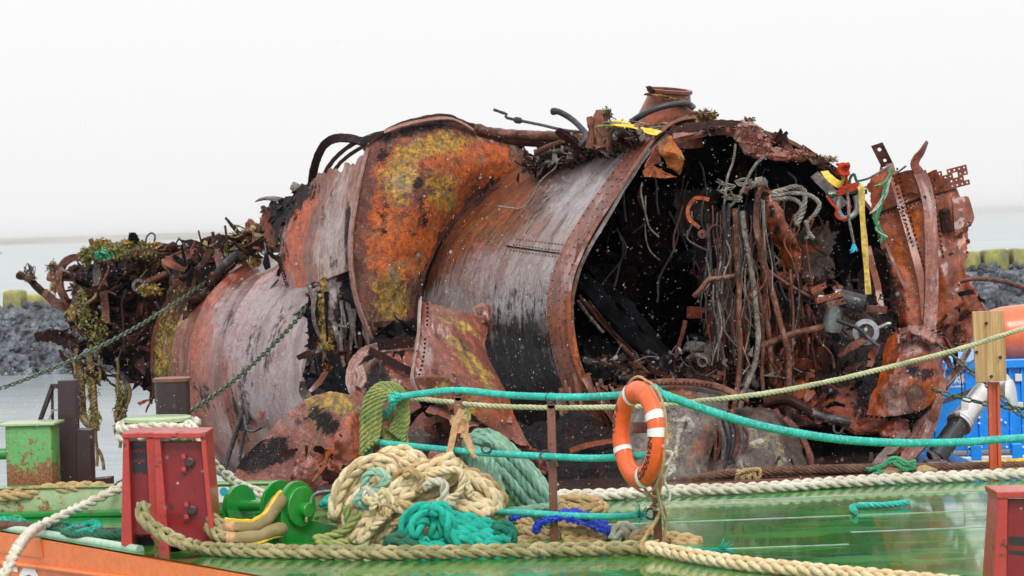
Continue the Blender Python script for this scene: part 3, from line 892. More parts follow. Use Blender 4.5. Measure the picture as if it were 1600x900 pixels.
def rope(name, pts, Rr, mat, label=None, kind='plait', group=None, cat='rope', parent=None, sides=5, pitch=None, frayed=False):
    pts = [V3(p) for p in pts]
    c = curve(pts, max(20, int(path_len(pts) / max(.015, Rr))))
    mb = rope_geo(MB(), c, Rr, kind, pitch, sides)
    if frayed:
        for e, d in ((c[-1], (c[-1] - c[-3]).normalized()),):
            for k in range(26):
                q = d * R.uniform(.03, .10) + Vector((R.gauss(0, .03), R.gauss(0, .03), R.gauss(0, .03)))
                mb.tube([e - d * .02, e + q * .5, e + q + Vector((0, 0, R.gauss(0, .015)))], Rr * .16, 3)
    o = mb.build(name, mat, parent, sharp=None)
    if label: tag(o, label, cat, group)
    return o
def sag(a, b, drop, n=12):
    a = V3(a); b = V3(b)
    return [a.lerp(b, i / (n - 1)) - Vector((0, 0, drop * (1 - (2 * i / (n - 1) - 1) ** 2))) for i in range(n)]

# chain links: one mesh, copied
def link_mesh(Lk, W, r):
    pts = []
    hl = Lk / 2 - W / 2
    for k in range(14):
        a = 2 * pi * k / 14
        x = (hl if cos(a) > 1e-6 else -hl if cos(a) < -1e-6 else 0) + cos(a) * (W / 2 - r)
        pts.append(Vector((x, sin(a) * (W / 2 - r), 0)))
    v = []; f = []; n = len(pts); s = 6
    for i, p in enumerate(pts):
        t = (pts[(i + 1) % n] - pts[i - 1]).normalized(); b = Vector((0, 0, 1)); a = t.cross(b)
        for k in range(s):
            an = 2 * pi * k / s
            v.append(p + (a * cos(an) + b * sin(an)) * r)
    for i in range(n):
        for k in range(s):
            f.append((i * s + k, i * s + (k + 1) % s, ((i + 1) % n) * s + (k + 1) % s, ((i + 1) % n) * s + k))
    me = bpy.data.meshes.new('chain_link'); me.from_pydata([tuple(q) for q in v], [], f)
    me.polygons.foreach_set('use_smooth', [True] * len(f)); me.update()
    return me
def chain(label, pts, Lk, W, r, mat, drop=0.0, group='green lashing chains'):
    pts = [V3(p) for p in pts]
    c = curve(pts, 200)
    L = path_len(c); p_in = Lk - 2 * r * 1.05
    n = int(L / p_in)
    root = thing('lashing_chain', label, 'chain', c[-1] if c[-1].z < c[0].z else c[0], group)
    me = link_mesh(Lk, W, r); me.materials.append(mat)
    first = None
    cc = curve(pts, n + 1)
    for i in range(n):
        a, b = cc[i], cc[i + 1]; x = (b - a).normalized()
        up = Vector((0, -.5, .86)); y = (up - x * up.dot(x)).normalized(); z = x.cross(y)
        m = Matrix((x, y, z)).transposed()
        m = m @ Matrix.Rotation((pi / 2 if i % 2 else 0) + .55, 3, 'X')
        if first is None:
            o = first = bpy.data.objects.new('chain_link', me)
        else: o = first.copy()
        COL.objects.link(o); o.parent = root
        o.location = (a + b) / 2 - root.location
        o.rotation_euler = m.to_euler()
    return root
# ------------------------------------------------------------------ the wreck
wreck = thing('submarine_wreck', 'huge torn rust-red submarine hull with an open black mouth lying across the barge', 'wreck', (0.6, 25.5, 0))
W = wreck
AX = Vector((-sin(radians(25)), cos(radians(25)), 0))
C0 = P(1140, 470, 22.5)
rim_px = [(1060, 196), (1022, 225), (985, 275), (950, 330), (918, 385), (899, 430), (892, 480), (897, 540), (912, 590), (935, 640), (965, 690), (1010, 735), (1080, 765),
          (1160, 775), (1250, 765), (1320, 735), (1370, 680), (1400, 600), (1408, 520), (1400, 440), (1380, 360), (1345, 300), (1290, 250), (1230, 215), (1165, 196), (1110, 190)]
seam_px = [(850, 236), (800, 268), (745, 312), (703, 356), (675, 402), (660, 450), (655, 500), (660, 560), (675, 612), (700, 660), (735, 702), (785, 735), (850, 752),
           (920, 745), (980, 715), (1025, 665), (1060, 600), (1075, 520), (1068, 430), (1045, 350), (1010, 290), (965, 250), (915, 232), (880, 230)]
C1 = C0 + AX * 3.75
NL = 120
rimL = curve([PL(x, y, C0, AX) for x, y in rim_px], NL, True)[:NL]
seamL = curve([PL(x, y, C1, AX) for x, y in seam_px], NL, True)[:NL]
# A is drawn in plan space: both loops are near-circles of about 3.2 m, so the pressure hull is a true tube
cA0 = sum(rimL, Vector()) / NL; cA1 = sum(seamL, Vector()) / NL
def tubeA(i, t, off=0.0):
    p = rimL[i % NL].lerp(seamL[i % NL], t); c = cA0.lerp(cA1, t)
    d = p - c; d = d - AX * d.dot(AX); r = d.length
    return p + d / r * off
def lin(a, b, n): return [a + (b - a) * k / (n - 1) for k in range(n)]
NA = 64
rows = []; uv = []
for t in lin(0, 1.06, NA):
    ring_row = []
    for i in range(NL):
        p = tubeA(i, t)
        ring_row.append(tubeA(i, t, .02 * fbm(p * 1.3, 3) + .006 * fbm(p * 7, 2)))
        uv.append((t * 3.75, i / NL * 10.2, 0))
    rows.append(ring_row)
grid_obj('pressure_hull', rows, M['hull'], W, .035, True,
         blobs=[('p', 985, 262, 60, 46, 1.0, -42), ('p', 925, 310, 70, 40, .8, -48), ('p', 880, 300, 70, 26, .5, -40), ('p', 805, 425, 60, 60, .6, -50), ('p', 740, 440, 44, 44, .65, -50),  # pale blobs paint the sky sheen near the rim, over chalky streaks
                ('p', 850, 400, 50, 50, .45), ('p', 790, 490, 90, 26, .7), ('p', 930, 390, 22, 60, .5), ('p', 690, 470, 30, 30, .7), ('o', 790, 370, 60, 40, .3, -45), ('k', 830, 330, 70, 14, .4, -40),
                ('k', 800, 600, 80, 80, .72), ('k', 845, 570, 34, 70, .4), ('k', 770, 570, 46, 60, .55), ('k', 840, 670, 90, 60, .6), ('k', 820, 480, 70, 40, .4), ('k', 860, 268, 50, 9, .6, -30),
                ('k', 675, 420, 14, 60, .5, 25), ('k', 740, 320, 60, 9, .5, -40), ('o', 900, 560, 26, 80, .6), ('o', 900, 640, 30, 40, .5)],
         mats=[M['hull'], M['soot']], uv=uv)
# riveted rim band, butt strap and rivets
def visible_idx(y0, y1):
    return [i for i in range(NL) if proj(rimL[i])[0] < 1100 and y0 < proj(rimL[i])[1] < y1]
band_i = list(range(-2, 56))
rows = []
for t in lin(-.012, .125, 7):
    rows.append([tubeA(i, t, .028 + .012 * fbm(tubeA(i, t) * 2.5, 2) + (.03 if t < 0 else 0)) for i in band_i])
fine_rows = [curve(r, 170) for r in rows]
uvb = [(t * 3.75, k * .05, 0) for t in lin(0, .13, 7) for k in range(170)]
grid_obj('rim_band', fine_rows, M['rim'], W, .03, False, uv=uvb, blobs=[('o', 905, 570, 40, 90, 1.0), ('o', 880, 520, 25, 50, .7), ('o', 930, 650, 30, 40, .7), ('p', 905, 430, 25, 40, .6), ('p', 960, 340, 18, 60, .3, -35), ('k', 960, 680, 30, 30, .6)])
def rivets(name, pts, nrm, r, mat, parent):
    mb = MB()
    for p, n in zip(pts, nrm):
        mb.lathe([(r, -.004), (r * .92, r * .35), (r * .5, r * .62)], p, n, 7)
    o = mb.build(name, mat, parent, sharp=None)
    o['kind'] = 'stuff'
    return o
pts = []; nr = []
for t in (.02, .055, .112):
    ii = [k * .9 for k in range(-2, 61)]
    for x in ii:
        i = int(math.floor(x)); f = x - i
        p = tubeA(i, t, .034).lerp(tubeA(i + 1, t, .034), f)
        n = (p - cA0.lerp(cA1, t)); n -= AX * n.dot(AX); pts.append(p); nr.append(n.normalized())
rivets('rivets', pts, nr, .0105, M['rim'], W)
# longitudinal butt strap low on the tube with a double rivet row and the crack above it
def nearest_i(px, py):
    return min(range(NL), key=lambda i: (proj(rimL[i])[0] - px) ** 2 + (proj(rimL[i])[1] - py) ** 2)
i0 = nearest_i(915, 392)
pts = []; nr = []
for k in range(16):
    t = .13 + k * .022
    for q in (0, .7, 1.4):
        i = int(i0 + q); f = i0 + q - i
        p = tubeA(i, t, .012).lerp(tubeA(i + 1, t, .012), f)
        n = p - cA0.lerp(cA1, t); n -= AX * n.dot(AX); pts.append(p); nr.append(n.normalized())
rivets('strap_rivets', pts, nr, .009, M['hull'], W)
cr_i = nearest_i(906, 408)
pipe('plate_lap_edge', [tubeA(cr_i, t, .012) for t in lin(.13, .5, 9)], .006, M['soot'], W, 40)
strip('torn_strap', [P(906, 345 + 35, 21.85), P(902, 408, 21.85), P(897, 412, 21.9)], .05, M['rim'], W, n=12)
# hanging shreds under the lower left of the mouth
for k in range(16):
    x = 868 + k * 7 + R.uniform(-3, 3); y0 = 590 + R.uniform(-10, 25); l = R.uniform(40, 95)
    strip('hull_shred', [(x, y0, 21.75 - .02 * (k % 3)), (x + 10, y0 + l * .5, 21.7), (x + 24 + R.uniform(-6, 8), y0 + l, 21.72)], R.uniform(.03, .07), M['wood' if k % 2 else 'hull'], W, n=16,
          wfun=lambda t: 1 - .7 * t, rag=.5, thick=.01, base=(0, 0, .3 * (k % 3 == 0), 0))
# inside of the tube: frames, bulkhead, lining
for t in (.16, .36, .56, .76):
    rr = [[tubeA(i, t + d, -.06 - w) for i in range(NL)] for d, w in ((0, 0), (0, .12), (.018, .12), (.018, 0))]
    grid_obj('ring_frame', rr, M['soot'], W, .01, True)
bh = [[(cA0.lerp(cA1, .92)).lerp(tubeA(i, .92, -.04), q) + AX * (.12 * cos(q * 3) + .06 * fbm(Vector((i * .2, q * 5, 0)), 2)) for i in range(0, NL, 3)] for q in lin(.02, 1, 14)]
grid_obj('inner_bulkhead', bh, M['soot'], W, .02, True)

# ------------- middle plate: tall scaly orange plate standing round the tube
B = [[(572, 233, 25.35), (612, 204, 25.4), (655, 189, 25.45), (705, 186, 25.6), (760, 206, 25.7), (816, 229, 25.9)],
     [(556, 300, 25.05), (605, 290, 25.0), (660, 275, 25.05), (715, 262, 25.3), (770, 250, 25.6), (822, 262, 25.85)],
     [(546, 380, 24.95), (590, 375, 24.85), (635, 370, 24.9), (678, 358, 25.15), (716, 334, 25.45), (752, 306, 25.7)],
     [(553, 455, 24.9), (585, 457, 24.8), (612, 458, 24.85), (642, 450, 24.95), (668, 420, 25.15), (694, 366, 25.4)],
     [(574, 518, 24.9), (590, 523, 24.85), (606, 528, 24.85), (626, 528, 24.9), (646, 505, 25.0), (662, 445, 25.2)],
     [(589, 548, 24.95), (602, 550, 24.9), (615, 552, 24.9), (630, 552, 24.95), (645, 545, 25.0), (656, 500, 25.1)]]
patch('side_plate', B, M['orange'], W, 110, 110, .03, (0.0, .05, 0, .0), .022, 3.2, seed=3,
      blobs=[('y', 625, 280, 30, 32, .85), ('y', 690, 300, 30, 26, .8), ('y', 690, 225, 40, 18, .8), ('y', 640, 235, 34, 14, .7), ('y', 610, 470, 24, 40, 1.0), ('y', 640, 420, 24, 18, .4), 
             ('o', 640, 370, 60, 50, .9), ('o', 700, 330, 40, 40, .8), ('o', 740, 260, 45, 45, .9), ('o', 645, 245, 60, 40, .6), ('o', 690, 390, 30, 30, .8), ('o', 625, 410, 40, 30, .9), ('o', 790, 250, 25, 30, .6), ('o', 600, 300, 20, 60, .4), ('o', 590, 430, 20, 50, .4),
             ('k', 640, 205, 70, 9, .8, -14), ('k', 600, 240, 22, 12, .6, -40), ('k', 655, 290, 12, 34, .55, 10), ('k', 660, 335, 14, 20, .4), ('k', 600, 335, 10, 34, .35), ('k', 760, 290, 26, 10, .5, -35), ('k', 620, 520, 26, 18, .9), ('k', 590, 360, 24, 4, .5, 12), ('k', 700, 355, 30, 9, .4, -45)])
# its turned edge (left) and rolled top rim
strip('plate_edge_flange', [(572, 232, 25.33), (557, 300, 25.02), (546, 380, 24.9), (553, 458, 24.86), (575, 520, 24.86), (591, 552, 24.9)], .075, M['pink'], W, n=50, ref=(-.8, -.6, 0), base=(.1, 0, .3, 0), thick=.02, rag=.25)
pipe('rolled_rim', [(570, 236, 25.36), (588, 218, 25.4), (612, 202, 25.42), (655, 187, 25.45), (690, 182, 25.52), (706, 184, 25.58), (722, 192, 25.62), (760, 204, 25.7), (800, 215, 25.8), (817, 229, 25.88)], .035, M['dark'], W, 60,
     rfun=lambda t, k: .8 + .5 * abs(noise.noise(Vector((t * 14, k * .3, 2)))))
strip('folded_lip', [(600, 205, 25.3), (640, 192, 25.32), (690, 184, 25.4), (715, 188, 25.5), (745, 205, 25.6)], .07, M['pink'], W, n=40, ref=(0, -.5, .8), rag=.6, base=(.2, 0, .2, 0))
# black line painting the shadow gap beside the tube
pipe('seam_shadow', [(822, 264, 25.82), (790, 287, 25.72), (745, 318, 25.6), (703, 361, 25.4), (674, 408, 25.2), (660, 455, 25.1), (655, 505, 25.02)], .022, M['soot'], W, 60)
strip('seam_flange', [(824, 258, 25.8), (786, 282, 25.65), (742, 313, 25.52), (699, 357, 25.32), (670, 405, 25.12), (656, 455, 25.02), (651, 510, 24.95)], .06, M['dark'], W, n=60, ref=(.3, -.9, .2), rag=.3, base=(.25, 0, 0, 0))

# ------------- pink scoured plate left of it
Cc = [[(412, 314, 27.1), (452, 300, 26.7), (500, 268, 26.1), (545, 250, 25.6), (570, 238, 25.35)],
      [(418, 345, 27.0), (456, 335, 26.5), (504, 312, 25.9), (540, 300, 25.4), (556, 295, 25.2)],
      [(426, 385, 26.9), (460, 375, 26.4), (504, 365, 25.8), (535, 358, 25.3), (549, 352, 25.1)],
      [(440, 420, 26.8), (466, 415, 26.3), (504, 405, 25.75), (534, 395, 25.25), (548, 390, 25.05)],
      [(448, 448, 26.75), (472, 449, 26.25), (505, 438, 25.7), (535, 426, 25.2), (549, 420, 25.0)]]
patch('scoured_plate', Cc, M['pink'], W, 90, 80, .022, (.12, .0, .16, 0), .02, 3, seed=11,
      blobs=[('k', 420, 350, 22, 30, 1.0), ('k', 440, 325, 24, 26, .9), ('k', 470, 300, 26, 20, 1.0, -30), ('k', 436, 400, 12, 30, .6), ('o', 462, 370, 16, 60, 1.0, 12), ('o', 478, 315, 18, 30, .9, 25), ('o', 470, 440, 8, 40, .9),
             ('k', 544, 375, 6, 60, 1.0), ('k', 520, 300, 6, 34, .4), ('p', 520, 390, 26, 50, .8), ('p', 525, 320, 16, 60, .6, 12), ('k', 505, 335, 4, 20, .6), ('k', 522, 410, 6, 16, .6), ('y', 474, 405, 5, 12, .5)],
      holes=[(.10, .12, .03), (.16, .3, .02), (.06, .42, .02), (.2, .1, .022)])
# perforated corner of that plate: real holes in rows
def perforated(name, o, ex, ey, nx, ny, cell, r, mat, parent, thick=.012, bend=None, skip=None):
    """Plate of nx x ny cells, each with a round hole."""
    v = []; f = []
    idx = {}
    def key(p):
        k = (round(p[0], 5), round(p[1], 5))
        if k not in idx: idx[k] = len(v); v.append(p)
        return idx[k]
    for a in range(nx):
        for b in range(ny):
            cx, cy = (a + .5) * cell, (b + .5) * cell; hc = cell / 2
            if skip and skip(a, b): continue
            rr = r * R.uniform(.85, 1.2)
            outer = []; inner = []
            for k in range(8):
                t = 2 * pi * k / 8; c_, s_ = cos(t), sin(t); m = max(abs(c_), abs(s_))
                outer.append(key((cx + hc * c_ / m, cy + hc * s_ / m))); inner.append(key((cx + rr * c_, cy + rr * s_ + 1e-4)))
            for k in range(8):
                k2 = (k + 1) % 8; f.append((outer[k], outer[k2], inner[k2], inner[k]))
    nz = ex.cross(ey).normalized(); n = len(v)
    def pos(p, z):
        q = o + ex * p[0] + ey * p[1]
        if bend: q = q + nz * bend(p[0], p[1])
        return q + nz * z
    V = [pos(p, 0) for p in v] + [pos(p, -thick) for p in v]
    edge = {}
    for q in f:
        for a, b in zip(q, q[1:] + q[:1]):
            if (b, a) in edge: del edge[(b, a)]
            else: edge[(a, b)] = 1
    F = f + [tuple(reversed([k + n for k in q])) for q in f] + [(b, a, a + n, b + n) for a, b in edge]
    return mk(name, V, F, mat, parent, smooth=False, uvw=[(p.x, p.z, 0) for p in V], mask=[(.1, 0, 0, 1)] * len(V))
def perf_px(name, p0, p1, p2, Y, nx, ny, mat, r=.3, parent=None, dY=(0, 0), **k):
    o = P(p0[0], p0[1], Y); a = P(p1[0], p1[1], Y + dY[0]); b = P(p2[0], p2[1], Y + dY[1])
    cell = (a - o).length / nx
    ex = (a - o).normalized(); ey = (b - o).normalized()
    return perforated(name, o, ex, ey, nx, ny, cell, cell * r, mat, parent or W, **k)
perf_px('perforated_edge', (430, 399), (447, 450), (442, 394), 26.75, 12, 3, M['dark'], .27)
strip('torn_curl', [(402, 312, 27.1), (418, 309, 27.0), (440, 312, 26.9), (458, 322, 26.7)], .10, M['dark'], W, n=24, ref=(.2, -.6, .8), rag=.5, base=(.2, 0, .4, 0))
patch('torn_flap', [[(404, 318, 27.2), (428, 320, 27.1), (455, 330, 26.9)], [(406, 350, 27.2), (430, 352, 27.1), (455, 355, 26.9)], [(420, 392, 27.1), (440, 390, 27.0), (458, 385, 26.9)]], M['red'], W, 60, 60, .02, (.25, .25, .35, 0), .03, 4, base=(.3, 0, 0, 0), sharp=.5, holes=[(.2, .2, .06), (.5, .1, .04), (.15, .5, .03), (.4, .4, .025)])
# bent ribs against the sky behind it
strip('arched_bar', [(487, 292, 26.4), (490, 268, 26.3), (497, 244, 26.2), (507, 226, 26.1), (523, 216, 26.0), (545, 215, 25.8), (568, 220, 25.55), (590, 216, 25.4)], .10, M['dark'], W, n=40, ref=(0.2, -1, .2), rag=.25, thick=.03, base=(.5, 0, 0, 0))
for pts_, w_ in (([(503, 278, 26.2), (520, 250, 26.1), (548, 226, 25.9), (585, 210, 25.7), (612, 205, 25.6)], .06),
                 ([(512, 286, 26.1), (530, 255, 26.0), (560, 232, 25.8), (600, 214, 25.6)], .05),
                 ([(600, 206, 25.6), (640, 189, 25.6), (690, 184, 25.7), (710, 186, 25.8)], .06)):
    strip('bent_rib', pts_, w_, M['dark'], W, n=30, ref=(-.2, -.8, .5), rag=.45, base=(.35, 0, 0, 0), thick=.018)
patch('top_torn_plate', [[(455, 296, 26.6), (470, 285, 26.5), (490, 278, 26.3), (520, 285, 26.1)], [(450, 325, 26.7), (475, 320, 26.5), (500, 312, 26.2), (530, 300, 25.9)]], M['dark'], W, 40, 24, .02, (.5, .1, .2, 0), .05, 6, base=(.4, 0, 0, 0), blobs=[('o', 500, 305, 18, 18, .9)])
MB().box(P(463, 293, 26.6), (.12, .12, .10), Matrix.Rotation(.5, 3, 'Y'), .02).build('torn_stub', M['grey'], W)
# layered shreds below the pink plate
patch('torn_lining', [[(470, 446, 26.1), (498, 438, 25.8), (525, 430, 25.5), (549, 420, 25.2)], [(474, 480, 26.05), (500, 475, 25.75), (530, 468, 25.45), (556, 462, 25.2)],
                      [(478, 530, 26.0), (508, 528, 25.7), (540, 522, 25.4), (574, 520, 25.1)], [(490, 590, 26.0), (525, 590, 25.6), (555, 580, 25.3), (595, 560, 25.1)]], M['dark'], W, 80, 80, .02, (0, .35, .3, 0), .07, 6,
      blobs=[('k', 485, 490, 14, 40, 1.0), ('k', 545, 500, 18, 70, 1.0), ('k', 565, 540, 14, 40, 1.0), ('y', 503, 480, 9, 50, .8), ('y', 512, 540, 12, 30, .7), ('p', 520, 470, 8, 50, .8), ('o', 478, 465, 7, 25, .9), ('o', 530, 580, 30, 16, .6), ('p', 496, 450, 8, 14, .6)], seed=5)
for k in range(26):
    x = R.uniform(474, 585); y0 = R.uniform(440, 520) + max(0, (x - 550)) * .8; l = R.uniform(50, 110); yy = 26.0 - (x - 474) / 100 * .95 - .08
    strip('hanging_shred', [(x, y0, yy), (x + R.uniform(-2, 10), y0 + l * .5, yy - .05), (x + R.uniform(0, 22), y0 + l, yy - .02)], R.uniform(.03, .10), M[R.choice(['dark', 'soot', 'grey', 'soot', 'pink'])], W, n=18,
          wfun=lambda t: 1 - .6 * t, rag=.6, twist=R.uniform(-.5, .5))

# ------------- far tube (stern half), bent away behind
AD = Vector((-sin(radians(41)), cos(radians(41)), 0))
def ell(cx, cy, rx, ry, Y, n=72, e=0.0):
    c = P(cx, cy, Y)
    return [PL(cx - rx * sin(2 * pi * k / n), cy - ry * cos(2 * pi * k / n), c, AD) for k in range(n)]
def loftD(name, rings, mat, sub, blobs, base=(0, 0, 0, 0), wave=None, thick=.03, mats=None):
    rows = []; uv = []; m = len(rings); L = 0
    for j in range((m - 1) * sub + 1):
        t = j / sub; k = min(int(t), m - 2); f = t - k
        row = []
        for i in range(len(rings[0])):
            a = rings[k - 1][i] if k > 0 else rings[0][i] * 2 - rings[1][i]
            d = rings[k + 2][i] if k + 2 < m else rings[-1][i] * 2 - rings[-2][i]
            row.append(cr(a, rings[k][i], rings[k + 1][i], d, f))
        c = sum(row, Vector()) / len(row)
        r2 = []
        for i, p in enumerate(row):
            n = (p - c).normalized(); w = (wave(t, i) if wave else 0) + .022 * fbm(p * 1.5, 3) + .008 * fbm(p * 6, 2)
            r2.append(p + n * w); uv.append((t * .9, i / len(row) * 9.0, 0))
        rows.append(r2)
    return grid_obj(name, rows, mat, W, thick, True, blobs=blobs, base=base, uv=uv, mats=mats)
rings = [ell(650, 594, 178, 196, 26.9), ell(575, 590, 165, 192, 27.9), ell(500, 588, 152, 188, 28.9), ell(432, 580, 138, 176, 29.9), ell(385, 572, 124, 160, 30.7), ell(345, 560, 112, 146, 31.5)]
def waveD(t, i):
    w = 0
    t -= 1
    for q, a in ((.95, .05), (1.9, .055), (2.7, .045), (3.3, .04)):
        d = (t - q) / .07
        w += a * exp(-d * d)
    w -= .05 * sin(t * 3.3) ** 2
    return w
loftD('stern_hull', rings, M['hull_far'], 16, [('p', 460, 490, 70, 80, 1.0), ('p', 400, 540, 50, 90, .8), ('p', 350, 500, 30, 50, .7), ('p', 480, 580, 60, 90, .7), ('p', 430, 620, 60, 70, .5),  # pale blobs put the lilac wet sheen into the colour
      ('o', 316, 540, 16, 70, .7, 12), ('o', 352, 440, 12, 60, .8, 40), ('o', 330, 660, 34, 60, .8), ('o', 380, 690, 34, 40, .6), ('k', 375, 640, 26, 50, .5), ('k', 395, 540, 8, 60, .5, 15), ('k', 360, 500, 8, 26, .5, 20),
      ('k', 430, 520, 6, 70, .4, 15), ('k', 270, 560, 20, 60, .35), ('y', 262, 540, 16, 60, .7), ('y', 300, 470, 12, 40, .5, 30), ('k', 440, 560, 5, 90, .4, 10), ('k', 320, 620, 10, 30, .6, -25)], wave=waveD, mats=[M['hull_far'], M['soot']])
# torn dents and flaps low on the stern tube
for pts_ in ([(320, 543, 29.6), (333, 553, 29.5), (342, 568, 29.4)], [(296, 575, 29.9), (304, 595, 29.8), (316, 612, 29.7)], [(312, 600, 29.7), (325, 625, 29.6), (345, 660, 29.4)], [(345, 625, 29.4), (352, 650, 29.35), (358, 668, 29.3)], [(285, 560, 30), (290, 580, 30), (300, 590, 29.9)]):
    strip('torn_tongue', pts_, .13, M['red'], W, n=20, wfun=lambda t: 1.05 - t, rag=.5, ref=(-.3, -.9, .2), thick=.014, base=(.35, 0, .1, 0), bend=.03)
HX = M['hose']
pipe('drooping_hose', [(470, 500, 27.6), (440, 540, 27.6), (412, 580, 27.6), (392, 605, 27.6), (380, 645, 27.7), (360, 700, 27.8), (350, 735, 27.8)], .032, HX, W, 40, wob=.015)
pipe('drooping_hose', [(474, 506, 27.55), (445, 545, 27.55), (416, 586, 27.55), (400, 612, 27.55), (386, 660, 27.6), (374, 720, 27.7)], .020, HX, W, 40, wob=.012)
pipe('drooping_hose', [(436, 436, 28.0), (418, 458, 28.0), (398, 497, 28.1), (384, 540, 28.2), (377, 570, 28.3), (382, 620, 28.2)], .013, HX, W, 40, wob=.03)
pipe('drooping_hose', [(472, 525, 27.5), (452, 565, 27.5), (446, 590, 27.5), (440, 630, 27.5), (440, 655, 27.5)], .015, HX, W, 30, wob=.02)
pipe('drooping_hose', [(486, 565, 27.4), (455, 608, 27.4), (424, 650, 27.4), (402, 672, 27.4), (386, 672, 27.4), (382, 650, 27.5)], .016, HX, W, 40, wob=.01)
pipe('drooping_hose', [(484, 570, 27.3), (476, 600, 27.3), (470, 625, 27.3)], .012, HX, W, 20)
pipe('guard_hose', [(372, 396, 29.2), (352, 412, 29.3), (340, 428, 29.4), (322, 455, 29.7), (298, 485, 30.0), (280, 520, 30.2), (270, 560, 30.3), (266, 600, 30.3)], .052, HX, W, 60)
strip('grey_tongue', [(484, 470, 26.3), (470, 482, 26.6), (450, 495, 27.0), (438, 506, 27.2)], .10, M['grey'], W, n=20, wfun=lambda t: 1 - .6 * t, ref=(0, -.8, .5))
MB().tube([P(481, 567, 26.3), P(473, 571, 26.2), P(470, 565, 26.2)], .025, 8).build('hook_fitting', M['cable'], W)
# ------------- loose scrap helpers
def scraps(n, region, size, mats, parent=W, base=(.3, 0, 0, 0), name='torn_scrap', up=.3):
    """Individual torn pieces: short jagged ribbons."""
    for k in range(n):
        x, y, Y = region()
        p = P(x, y, Y); l = R.uniform(*size); d = Vector((R.gauss(0, 1), R.gauss(0, .7), R.gauss(up, .8))).normalized()
        b = Vector((R.gauss(0, .3), R.gauss(0, .3), R.gauss(0, .3)))
        strip(name, [p - d * l * .5, p + b * l * .25, p + d * l * .5], l * R.uniform(.2, .5), M[R.choice(mats)], parent, n=9, k=3, rag=.7,
              ref=(R.gauss(0, .5), -1, R.gauss(0, .5)), twist=R.uniform(-1.5, 1.5), base=base, thick=.012, wfun=lambda t: 1.1 - .8 * abs(t - .4))
def crumbs(name, n, region, size, mat, parent=W):
    """Countless small debris: bits, wires and flakes in one mesh."""
    mb = MB()
    for k in range(n):
        x, y, Y = region(); p = P(x, y, Y); s = R.uniform(*size)
        if k % 3 == 0:
            d = Vector((R.gauss(0, 1), R.gauss(0, .6), R.gauss(0, .6))).normalized() * s * 2.2
            mb.tube(curve([p - d, p + Vector((0, 0, R.gauss(0, s * .6))), p + d + Vector((0, 0, R.gauss(0, s * .6)))], 6), s * .16, 4)
        elif k % 3 == 1: lump(mb, p, (s, s * R.uniform(.3, .9), s * R.uniform(.3, .8)), rough=.4)
        else:
            a, b, c = [p + Vector((R.gauss(0, s), R.gauss(0, s), R.gauss(0, s))) for _ in range(3)]
            mb.prism([a, b, c], Vector((0, .012, .004)))
    o = mb.build(name, mat, parent, smooth=False, sharp=None, mask=None); o['kind'] = 'stuff'
    return o
def weed_clump(name, px, py, Y, rx, ry, rz, n, mat, parent=W, leaf=.05, hang=0.0):
    mb = MB(); c = P(px, py, Y)
    for k in range(n):
        while True:
            q = Vector((R.uniform(-1, 1), R.uniform(-1, 1), R.uniform(-1, 1)))
            if q.length < 1: break
        q *= (.6 + .4 * noise.noise(q * 2 + c))
        p = c + Vector((q.x * rx, q.y * ry, q.z * rz))
        d = Vector((R.gauss(0, 1), R.gauss(0, 1), R.gauss(-hang, .8))).normalized(); l = leaf * R.uniform(.5, 1.8)
        s = d.cross(Vector((R.gauss(0, 1), R.gauss(0, 1), R.gauss(0, 1)))).normalized() * l * R.uniform(.10, .3)
        m1 = p + d * l * .5 + Vector((R.gauss(0, .2), R.gauss(0, .2), R.gauss(0, .2) - hang * .2)) * l; e = p + d * l + Vector((0, 0, -hang * l))
        mb.add([p - s * .5, p + s * .5, m1 + s, m1 - s, e], [(0, 1, 2, 3), (3, 2, 4)])
    o = mb.build(name, mat, parent, smooth=False, sharp=None); o['kind'] = 'stuff'
    return o
def box_region(x0, x1, y0, y1, Y0, Y1):
    return lambda: (R.uniform(x0, x1), R.uniform(y0, y1), R.uniform(Y0, Y1))

# ------------- top edge of the mouth: folded rim, flaps, funnel
patch('folded_rim', [[(1050, 204, 21.9), (1085, 196, 21.95), (1130, 188, 22.1), (1165, 190, 22.2), (1190, 206, 22.3)],
                     [(1052, 216, 21.75), (1088, 208, 21.8), (1130, 198, 21.95), (1165, 208, 22.0), (1192, 224, 22.1)],
                     [(1060, 228, 21.8), (1090, 218, 21.85), (1130, 212, 22.0), (1164, 226, 22.05), (1194, 238, 22.15)]], M['rim'], W, 90, 30, .022, (.45, .3, 0, .1), .026, 4, sharp=.85, base=(0, 0, .15, 0), blobs=[('k', 1115, 205, 22, 8, .6)])
patch('folded_rim', [[(1140, 190, 22.1), (1165, 188, 22.15), (1188, 200, 22.25)], [(1150, 215, 21.95), (1168, 222, 21.95), (1196, 215, 22.1)], [(1165, 240, 22.0), (1185, 245, 22.0), (1210, 240, 22.1)]], M['rim'], W, 60, 40, .022, (.3, .3, .25, .25), .03, 4.5, sharp=.85, base=(0, 0, .3, 0))
patch('folded_rim', [[(1165, 232, 22.05), (1195, 226, 22.1), (1240, 233, 22.3), (1285, 243, 22.5)], [(1180, 242, 21.95), (1205, 243, 22.0), (1240, 246, 22.2), (1262, 247, 22.4)], [(1190, 248, 22.0), (1210, 252, 22.05), (1240, 251, 22.25), (1258, 250, 22.45)]], M['rim'], W, 70, 26, .022, (.35, .3, .1, .2), .02, 4.5, sharp=.85, base=(0, .3, .1, 0))
strip('torn_rim_edge', [(1048, 212, 21.8), (1080, 200, 21.85), (1120, 193, 21.95), (1160, 196, 22.05), (1200, 218, 22.15)], .10, M['dark'], W, n=60, ref=(0, -.8, .5), rag=.7, base=(.2, 0, 0, 0))
